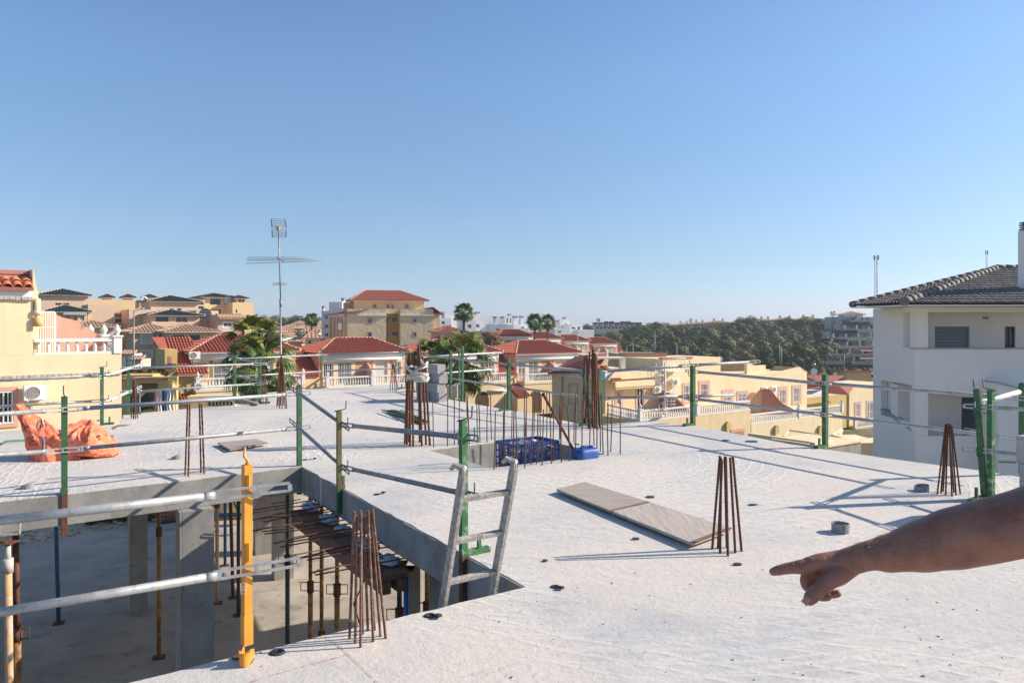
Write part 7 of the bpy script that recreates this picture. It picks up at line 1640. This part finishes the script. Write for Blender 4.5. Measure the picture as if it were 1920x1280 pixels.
for s in range(5):
    rr = random.Random(100+s); bl = [(V((0, 0, 4.6)), 2.5)]
    for k in range(7): a = k*.95+rr.random(); q = rr.uniform(1.3, 2.8); bl.append((V((math.cos(a)*q, math.sin(a)*q, rr.uniform(2.4, 5.2)-q*.3)), rr.uniform(1.3, 2.2)))
    PT.append((crown_mesh('pine_crown', s, bl, 2600, .27, PINEL if s % 2 == 0 else PINEO, .6), trunk_mesh('trunk', 5.0, .22, s, 2.4)))
DT = [(crown_mesh('bare_crown', 50+s, [(V((math.cos(k)*1.5, math.sin(k*1.7)*1.5, 3+1.2*math.sin(k*2.1))), 1.5) for k in range(8)], 1300, .2, DEADL, .8), trunk_mesh('trunk', 4.5, .18, 40+s, 2.2)) for s in range(2)]
def tree(crown, trunk, loc, s, rz, lb, cat='tree', grp=None, name='pine_tree', sz=None):
    root = empty(name, loc, lb, cat, grp); root.rotation_euler = (0, 0, rz); root.scale = (s, s, sz or s)
    for nm, me in (('crown', crown), ('trunk', trunk)):
        o = bpy.data.objects.new(nm, me); COL.objects.link(o); o.parent = root
    return root
# skyline of the wood (pixel column -> highest row) used to keep trees below it
def top_row(px):
    P_ = [(1110, 628), (1140, 622), (1170, 617), (1200, 607), (1225, 603), (1258, 604), (1275, 609), (1300, 608), (1330, 606), (1375, 604), (1385, 592), (1410, 592), (1430, 600), (1455, 597), (1475, 594), (1510, 592), (1540, 596), (1560, 601), (1572, 615), (1560, 640)]
    for (a, b), (c, d) in zip(P_[:-1], P_[1:]):
        if a <= px <= c: return b+(d-b)*(px-a)/(c-a)
    return 640
cnt = 0; rr = random.Random(21)
rows = [(200, 651, 672), (212, 645, 662), (226, 638, 652), (242, 632, 645), (260, 625, 638), (280, 618, 630), (302, 612, 624), (326, 606, 618), (350, 601, 612)]
for (Y, yt, yb) in rows:
    px = 1118+rr.uniform(0, 12)
    while px < 1600:
        hpx = rr.uniform(5.6, 9.2)/Y*F; lim = top_row(px); yy = max(lim+rr.uniform(0, 4), yt+rr.uniform(-5, 6)+(1350-px)*.008)
        right = 1568-(Y < 250)*(250-Y)*1.15
        if px > right: break
        if px < 1150 and Y < 225: px += 14; continue
        dead = (rr.random() < (.5 if 1150 < px < 1300 and 222 < Y < 300 else .08))
        cr_, tr_ = DT[rr.randrange(2)] if dead else PT[rr.randrange(5)]; s = hpx*Y/F/6.9*rr.uniform(1.1, 1.4)
        top = ray(px, yy, Y); loc = V((top.x, top.y, top.z-6.4*s)); root = tree(cr_, tr_, loc, s, rr.uniform(0, 6.28), 'bare brownish tree standing among the green pines on the hillside' if dead else 'round green pine standing in the dense wood on the hillside', grp='bare brownish trees in the hillside wood' if dead else 'green pines of the hillside wood', name='bare_tree' if dead else 'pine_tree')
        px += rr.uniform(25, 40)*230/Y; cnt += 1
for (px, yy, Y, s, lb) in ((1408, 592, 345, 1.15, 'tallest pine group on the ridge, standing against the sky'), (1388, 594, 350, .9, 'tall ridge pine just left of the tallest one'), (1232, 604, 330, 1.0, 'dark rounded pine right of the cream block'), (1250, 605, 332, .9, 'dark rounded pine second right of the cream block'), (1478, 595, 320, 1.15, 'broad ridge pine right of the tan roofs'), (1510, 593, 318, 1.2, 'broad ridge pine nearest the right hilltop houses'), (1535, 597, 310, 1.1, 'last ridge pine before the hilltop houses'), (1100, 607, 300, .7, 'small round tree right of the white cubes'), (1290, 607, 380, .7, 'small ridge tree above the first tan roof'), (1318, 608, 380, .6, 'second small ridge tree above the tan roofs'), (1345, 606, 385, .7, 'third small ridge tree above the tan roofs')):
    c, t = PT[int(px) % 5]; top = ray(px, yy, Y); tree(c, t, V((top.x, top.y, top.z-6.4*s)), s, px, lb)
# pine ridge between the palm and the khaki block
for i in range(15):
    px = 492+i*7.6; Y = 380+20*(i % 3); s = 1.35; c, t = PT[i % 5]; top = ray(px, 594+3*math.sin(i*1.3)+(i > 9)*3, Y); tree(c, t, V((top.x, top.y, top.z-6.4*s)), s, i*1.7, 'dark pine on the distant ridge between the big palm and the khaki block', grp='dark pines of the left distant ridge')
# brown tree group behind the red roofs
BT = [crown_mesh('brown_crown', 70+s, [(V((math.cos(k*1.3+s)*1.7, math.sin(k*1.9)*1.5, 2.6+1.1*math.sin(k*1.1+s))), 1.3) for k in range(9)], 4200, .16, BROWNL if s != 1 else PINEO, .8) for s in range(3)]
for i, (px, yy, Y, s, lb, k) in enumerate(((893, 618, 108, 1.15, 'brown autumn tree right of the right palm, tallest of its group', 0), (922, 622, 104, 1.1, 'brown autumn tree in the middle of its group', 2), (874, 628, 100, .85, 'brown autumn tree nearest the right palm', 0), (945, 638, 98, .95, 'grey-green tree right of the brown trees', 1), (905, 645, 94, .8, 'low brown bush below the brown trees', 0), (962, 650, 96, .6, 'small grey-green bush beside the terrace houses', 1), (758, 648, 100, .75, 'small grey-green tree at the foot of the khaki block', 1), (776, 645, 100, .7, 'second small tree at the foot of the khaki block', 1), (985, 650, 112, .55, 'dark round shrub below the first far terrace house', 1), (1085, 665, 100, .6, 'dark hedge shrub below the last far terrace house', 1), (1058, 664, 105, .5, 'green hedge shrub below the third far terrace house', 1), (1562, 594, 300, .8, 'dark tree beside the hilltop houses', 1), (1588, 598, 272, .6, 'dark cypress-like tree between the hilltop houses', 1))):
    top = ray(px, yy, Y); tree(BT[k], PT[0][1], V((top.x, top.y, top.z-5.0*s)), s, i*1.1, lb, name='bushy_tree')
for i, (px, yy, Y, s) in enumerate(((1500, 675, 215, .6), (1518, 682, 210, .6), (1535, 686, 205, .5), (1555, 688, 202, .55), (1578, 687, 200, .5), (1600, 688, 198, .5), (1622, 688, 196, .45), (1590, 676, 222, .5), (1542, 680, 214, .45))):
    top = ray(px, yy, Y); tree(BT[1], PT[0][1], V((top.x, top.y, top.z-5*s)), s, i*1.3, 'dark garden shrub at the foot of the stepped terrace apartments', name='garden_shrub', cat='shrub', grp='dark shrubs below the stepped terraces')
bm_ = crown_mesh('flower_crown', 91, [(V((0, 0, 1.2)), 1.2), (V((1, 0, .8)), .8)], 900, .12, BOUG, .8); top = ray(1481, 676, 198); r_ = empty('flowering_bush', top-Z3*1.6, 'purple flowering bush at the lower edge of the pine wood', 'shrub'); o = bpy.data.objects.new('crown', bm_); COL.objects.link(o); o.parent = r_

# palms: fan fronds built leaflet by leaflet
def fan_frond(rr, stem, leaf, droop, n=26, spread=2.5):
    """Frond in local space: petiole along +X rising, fan of narrow leaflets at its end with drooping tips."""
    m = MB(); tip = V((stem, 0, 0)); m.path([V((0, 0, 0)), V((stem*.5, 0, .06*stem)), tip], [.022, .016, .010], 4)
    for k in range(n):
        a = (k/(n-1)-.5)*spread*1.05+rr.uniform(-.03, .03); L = leaf*(1-.25*abs(a/spread*2)**2)*rr.uniform(.88, 1.08); d = V((math.cos(a), math.sin(a), .12-.10*abs(a))); wv = V((-math.sin(a), math.cos(a), 0))*.5
        w = .034*leaf/.9
        p0 = tip; p1 = tip+d*L*.42+V((0, 0, .02)); p2 = tip+d*L*.74-Z3*droop*L*.22; p3 = tip+d*L*.86-Z3*droop*L*.62
        fold = Z3*(.018 if k % 2 else -.018)
        m.add([p0, p1-wv*w*2.2+fold, p1+wv*w*2.2-fold, p2-wv*w*1.5, p2+wv*w*1.5, p3], [(0, 1, 2), (1, 3, 4, 2), (3, 5, 4)])
    return m
FR = {}
for kind, mat in (('green', PALML), ('yellow', PALMY), ('dry', DRYL)):
    FR[kind] = [raw_mesh('frond', fan_frond(random.Random(s+len(kind)*10), .95 if kind != 'dry' else .7, .98, 1.0 if kind != 'dry' else 1.8, n=28), mat) for s in range(3)]
def palm(base_px, cy, Y, R_, zground, lb, nfr, seed, lean=0, up=1.0, dry=10, trunk_r=.17, low=-.9, young=4):
    rr = random.Random(seed); c = ray(base_px, cy, Y); root = empty('fan_palm', V((c.x-lean, c.y, zground)), lb, 'palm tree'); m = MB()
    pts = [V((c.x-lean*(1-t)**1.5, c.y, lerp(zground, c.z-.05, t))) for t in np.linspace(0, 1, 14)]; m.path(pts, [trunk_r*(1.15-.25*t)*(1+.06*(i % 2)) for i, t in enumerate(np.linspace(0, 1, 14))], 10); mk('trunk', m, BARK, root)
    s0 = R_/1.95
    for k in range(nfr):
        az = k*2.399+rr.uniform(-.2, .2); u = (k+.5)/nfr; el = 1.35*up*(1-u)**1.0+low*u+rr.uniform(-.12, .12)
        kind = 'yellow' if k < young else 'green'; me = FR[kind][rr.randrange(3)]; s = s0*rr.uniform(.85, 1.1)
        M4 = Matrix.Translation(c+V((0, 0, -.25*u*s0)))@Matrix.Rotation(az, 4, 'Z')@Matrix.Rotation(-el, 4, 'Y')@Matrix.Rotation(rr.uniform(-.5, .5), 4, 'X')@Matrix.Diagonal((s, s, s, 1))
        inst('frond', me, root, M4)
    for k in range(dry):
        az = rr.uniform(0, 6.28); s = s0*rr.uniform(.6, .9); M4 = Matrix.Translation(c-Z3*(.25+.1*k/max(1, dry))*s0)@Matrix.Rotation(az, 4, 'Z')@Matrix.Rotation(1.25+rr.uniform(-.15, .2), 4, 'Y')@Matrix.Diagonal((s, s, s, 1)); inst('dry_frond', FR['dry'][rr.randrange(3)], root, M4)
    return root
palm(492, 682, 45, 2.55, -6.5, 'big fan palm with drooping fronds left of the antenna mast', 30, 5, dry=5, low=-1.15, young=3)
palm(474, 640, 46.5, 2.1, -6.5, 'taller yellow-green fan palm rising behind the big palm', 24, 8, dry=0, low=-.5, young=9, up=1.12)
palm(868, 676, 50, 2.5, -7.5, 'right fan palm with a beard of dry fronds behind three green posts', 30, 11, dry=26, low=-1.0, young=4)
palm(870, 586, 120, 2.0, -9, 'tall slim fan palm against the sky right of the khaki block', 46, 15, dry=4, low=-.7, young=0, trunk_r=.22)
palm(1003, 604, 150, 2.1, -10, 'left one of the twin palms above the red terrace roofs', 44, 17, dry=4, low=-.7, young=0)
palm(1027, 604, 152, 2.1, -10, 'right one of the twin palms above the red terrace roofs', 44, 19, dry=4, low=-.7, young=0)
palm(584, 599, 170, 2.0, -10, 'distant palm left of the narrow white block', 40, 23, dry=3, low=-.7, young=0)
palm(986, 655, 112, 1.8, -9, 'dark low palm below the first far terrace house', 36, 29, dry=2, low=-.6, young=0)
palm(808, 668, 60, 1.9, -8, 'low spiky palm between the middle house and the right palm', 20, 31, dry=0, low=-.3, young=2)
palm(1562, 588, 290, 1.4, -2, 'tiny palm on the right hilltop against the sky', 18, 37, dry=0, low=-.5, young=0)
palm(1416, 601, 345, 1.7, -2, 'tiny palm on the ridge right of the tallest pines', 18, 39, dry=0, low=-.5, young=0)
palm(1295, 601, 370, 1.3, -2, 'tiny palm on the ridge above the first tan roof', 16, 41, dry=0, low=-.5, young=0)
# strip of shrubs left of the corner post and weeds
sb = MB(); rr = random.Random(5)
for k in range(1600): c = ray(rr.uniform(232, 312), rr.uniform(694, 702), rr.uniform(50, 60)); d = V((rr.gauss(0, .1), rr.gauss(0, .1), rr.gauss(0, .1))); e = V((rr.gauss(0, .1), 0, rr.uniform(.05, .25))); sb.tri(c-d, c+d, c+e)
mk('dry_shrubs', sb, BROWNL, None, kind='stuff')
r_, f_, t_, z_ = box_house('plot_terrace', 'bare earth terrace with dry plants below the beige estate', 228, 320, 697, 62, 8, GRAVEL, -9, 6, cat='terrace')

# ------------------------------------------------------------------ antenna, masts, lamps, laundry, vehicles
def antenna():
    Y = 30.0; root = empty('tv_antenna', V((ray(527, 0, Y).x, Y, -4.0)), 'tall television antenna mast with a grid aerial on top', 'antenna')
    b = V((ray(527, 0, Y).x, Y, -4.0)); k1 = ray(526, 560, Y); top = ray(521.5, 411, Y)
    mk('mast', MB().path([b, k1], .040, 8), GALVD, root); mk('mast', MB().path([k1, ray(522, 425, Y)], .028, 8), GALVD, root); mk('coupling', MB().tube(ray(526, 575, Y), ray(526, 562, Y), .05), GALVD, root)
    g = MB(); x0, x1 = 509, 536
    for k, y in enumerate(np.linspace(411, 427, 6)): mk('reflector_rod', MB().tube(ray(x0+k*.4, y, Y), ray(x1-2+k*.7, y, Y), .009, n=5), GALVD, root)
    for k, y in enumerate(np.linspace(431, 445, 6)): mk('reflector_rod', MB().tube(ray(x0+2, y, Y-.05+.03*k), ray(x1+1, y, Y-.05+.03*k), .009, n=5), GALVD, root)
    for a, c in (((508.5, 411), (510, 427)), ((534, 411), (537, 427)), ((510, 430), (510.5, 445)), ((537, 430), (536, 445))): mk('side_rod', MB().tube(ray(a[0], a[1], Y), ray(c[0], c[1], Y), .018, n=6), RUST, root)
    mk('dipole_box', MB().cbox(ray(521, 431, Y-.15), V((.07, 0, 0)), V((0, .07, 0)), .14), M('yellow_plastic', (.55, .42, .2)), root)
    for a in range(8): q = a*.785; mk('director_rod', MB().tube(ray(521, 427, Y-.18), ray(521+6*math.cos(q), 427+5*math.sin(q), Y-.3), .012, n=5), M('yellow_plastic', (.55, .42, .2)), root)
    for (a, c) in (((466, 482.5), (573, 482.5)), ((461, 486), (587, 485.5)), ((463, 488.5), (588, 487.5)), ((461, 494), (605, 489))): mk('dipole', MB().tube(ray(a[0], a[1], Y-.3+.2*(a[1]-484)/6), ray(c[0], c[1], Y-.3+.2*(a[1]-484)/6), .012, n=5), GALVD, root)
    mk('boom', MB().tube(ray(517, 482, Y+.3), ray(535, 492, Y-.5), .018, n=6), GALV, root)
    for y, a, c in ((531, 512, 538), (533.5, 511, 538)): mk('dipole', MB().tube(ray(a, y, Y), ray(c, y, Y-.05), .012, n=5), GALVD, root)
    mk('boom', MB().tube(ray(521, 530, Y+.2), ray(529, 535, Y-.2), .014, n=6), GALV, root)
antenna()
def lattice(px, yt, yb, Y, w, lb, n=14):
    t, b = ray(px, yt, Y), ray(px, yb, Y); root = empty('radio_mast', b, lb, 'mast'); m = MB(); cs = [V((w*math.cos(a), w*math.sin(a), 0)) for a in (.3, 2.4, 4.5)]
    for c in cs: mk('leg', MB().tube(b+c, t+c, w*.13, n=5), GALVD, root)
    m = MB(); H_ = t.z-b.z
    for k in range(n):
        for i in range(3): m.tube(b+cs[i]+Z3*H_*k/n, b+cs[(i+1) % 3]+Z3*H_*(k+1)/n, w*.08, n=4); m.tube(b+cs[i]+Z3*H_*k/n, b+cs[(i+1) % 3]+Z3*H_*k/n, w*.08, n=4)
    mk('bracing', m, GALVD, root, kind='stuff')
    for k in range(4): a = k*1.57+.3; mk('antenna_panel', MB().cbox(V((t.x+w*1.6*math.cos(a), t.y+w*1.6*math.sin(a), t.z-1.6)), V((w*.3, 0, 0)), V((0, w*.3, 0)), 1.7), SHUT, root)
lattice(1643, 479, 600, 290, .62, 'tall lattice radio mast behind the left eave of the white house'); lattice(1850, 470, 520, 320, .32, 'thin distant mast above the grey tiled roof', 10); lattice(1122, 597, 606, 400, .5, 'tiny mast above the cream block', 4)
def lamp(px, yt, Y, lb, zg=-6, double=False, h=None):
    t = ray(px, yt, Y); b = V((t.x, t.y, zg)); root = empty('street_lamp', b, lb, 'street lamp'); mk('pole', MB().path([b, t], [.10, .05], 7), GALVD, root)
    mk('arm', MB().tube(t, t+V((.5, -.1, .12)), .035), GALVD, root); mk('lamp_head', MB().path([t+V((.4, -.1, .08)), t+V((.75, -.1, .22)), t+V((1.05, -.12, .26))], [.06, .14, .08], 8, sq=.5), GALVW, root)
lamp(251, 583, 72, 'street lamp in front of the beige estate', -6); lamp(1269, 642, 190, 'left one of two street lamps before the pine wood', -13); lamp(1465.5, 648, 190, 'right slim street lamp at the edge of the pine wood', -13); lamp(1462, 641, 195, 'taller slim street lamp at the edge of the pine wood', -13); lamp(1228, 618, 200, 'pole standing in the brown part of the wood', -13); lamp(1187, 636, 190, 'street lamp left of the brown part of the wood', -13); lamp(1175, 648, 180, 'short street lamp behind the yellow house roofs', -13); lamp(1083, 614, 150, 'street lamp between the far terrace houses', -11); lamp(575, 600, 180, 'street lamp left of the distant palm', -10); lamp(877, 602, 130, 'street lamp right of the tall slim palm', -10); lamp(1583, 665, 210, 'street lamp in front of the stepped terraces', -13); lamp(949, 648, 95, 'thin lamp post left of the far terrace row', -10)
# laundry
def laundry():
    root = empty('washing_line', ray(285, 770, 40), 'washing line stand hung with clothes beyond the left slab edge', 'washing line'); root.location.z = -6
    mk('line', MB().tube(ray(262, 733, 38), ray(330, 728, 41), .012, n=5), GALVW, root); mk('pole', MB().tube(V((ray(262, 733, 38).x, 38, -6)), ray(262, 733, 38), .03), GALVD, root); mk('pole', MB().tube(V((ray(330, 728, 41).x, 41, -6)), ray(330, 728, 41), .03), GALVD, root)
    cols = [('pale_pink_cloth', (.7, .5, .48)), ('white_cloth', (.75, .74, .72)), ('dark_blue_cloth', (.04, .09, .2)), ('light_blue_cloth', (.25, .42, .6)), ('white_cloth', (.75, .74, .72)), ('beige_cloth', (.6, .45, .3))]
    for i, (nm, c) in enumerate(cols):
        x0 = 292+i*5.6; Y = 38.8+i*.25; m = MB(); vs = []; nx_, nz_ = 10, 8
        for a in range(nx_+1):
            for b in range(nz_+1): p = ray(x0+5.2*a/nx_, 731+b*42/nz_, Y); vs.append(p+V((0, .10*math.sin(a*1.6+i)*(b/nz_)+.05*math.sin(b), 0)))
        W_ = nz_+1; m.add(vs, [(a*W_+b, (a+1)*W_+b, (a+1)*W_+b+1, a*W_+b+1) for a in range(nx_) for b in range(nz_)], True)
        mk('garment', m, M(nm, c, .9, .1, 3), None, ('pale pink garment, leftmost on the washing line', 'white garment beside the pale pink one', 'dark blue garment on the washing line', 'light blue garment on the washing line', 'white garment right of the light blue one', 'beige garment, rightmost on the washing line')[i], 'laundry')
    m = MB(); vs = []
    for a in range(13):
        for b in range(8): p = ray(238+4.6*a, 738+4.6*b+3*math.sin(a*.5), 40.5+.25*math.sin(a)); vs.append(p)
    m.add(vs, [(a*8+b, (a+1)*8+b, (a+1)*8+b+1, a*8+b+1) for a in range(12) for b in range(7)], True); mk('shade_cloth', m, M('dark_grey_tarpaulin', (.09, .085, .085), .8, .2, 2), None, 'dark grey shade cloth hanging behind the corner guard post', 'tarpaulin')
laundry()
# lower yellow front wall of the palm house, patterned block screen
f_ = face_at(351, 34, 12); r_ = empty('screen_wall', f_.P(2, -7), 'low wall with a dark patterned screen beyond the left slab edge', 'garden wall'); mk('core', fb(MB(), f_, 0, f_.t(440), -7, f_.z(400, 742), -.8, 0), YEL, r_); mk('white_lid', fb(MB(), f_, f_.t(388), f_.t(440), f_.z(410, 746), f_.z(410, 740), .01, .3), WHITE, r_)
mk('screen_back', fb(MB(), f_, f_.t(391), f_.t(438), f_.z(410, 760), f_.z(410, 751), .01, .05), M('dark_screen', (.05, .05, .045)), r_)
for i in range(7): c = f_.P(f_.t(394+6.6*i), f_.z(410, 756), .07); mk('screen_ring', MB().path([c+f_.d*.10*math.cos(q)+Z3*.11*math.sin(q) for q in np.linspace(0, 6.28, 11)], .02, 5), STONEC, r_)
# vans on the street below the stepped terraces
def van(px, py, Y, rz, lb, L=4.6, hgt=1.9):
    c = ray(px, py, Y); root = empty('parked_van', c-Z3*hgt, lb, 'van'); root.location.z = c.z-hgt; M4 = Matrix.Translation(c-Z3*hgt)@Matrix.Rotation(rz, 4, 'Z')
    prof = [(-L/2, .35), (L/2, .35), (L/2, .95), (L/2-.9, 1.15), (L/2-1.5, hgt-.05), (-L/2+.1, hgt), (-L/2, 1.0)]
    mk('body', MB().prism([M4@V((x, -.85, z)) for x, z in prof], M4.to_3x3()@V((0, 1.7, 0))), WHITEM, root)
    mk('side_window', MB().prism([M4@V((x, -.86, z)) for x, z in ((-L/2+.3, 1.1), (L/2-1.2, 1.1), (L/2-1.6, hgt-.2), (-L/2+.3, hgt-.2))], M4.to_3x3()@V((0, -.01, 0))), GLASS, root)
    for x in (-L/2+.9, L/2-.9):
        for y in (-.8, .8): p = M4@V((x, y, .35)); q = M4@V((x, y+.18*(1 if y > 0 else -1), .35)); mk('wheel', MB().tube(p, q, .35, n=12), BLACKP, root)
van(1600, 696, 150, .1, 'white van parked on the street left of the white house'); van(1628, 699, 140, -.05, 'second white van with only its roof showing beside the white house')

# ------------------------------------------------------------------ the air between here and the far hill
hz = MB().box(-1500, 1500, -120, 2600, -40, 37)
hm_ = bpy.data.materials.new('sea_air'); hm_.use_nodes = True; nt_ = hm_.node_tree; nt_.nodes.remove(nt_.nodes['Principled BSDF'])
pv = nt_.nodes.new('ShaderNodeVolumePrincipled'); pv.inputs['Density'].default_value = .00026; pv.inputs['Color'].default_value = (.80, .88, .98, 1); pv.inputs['Anisotropy'].default_value = .2
nt_.links.new(pv.outputs[0], nt_.nodes['Material Output'].inputs['Volume'])
mk('haze', hz, hm_, kind='stuff')
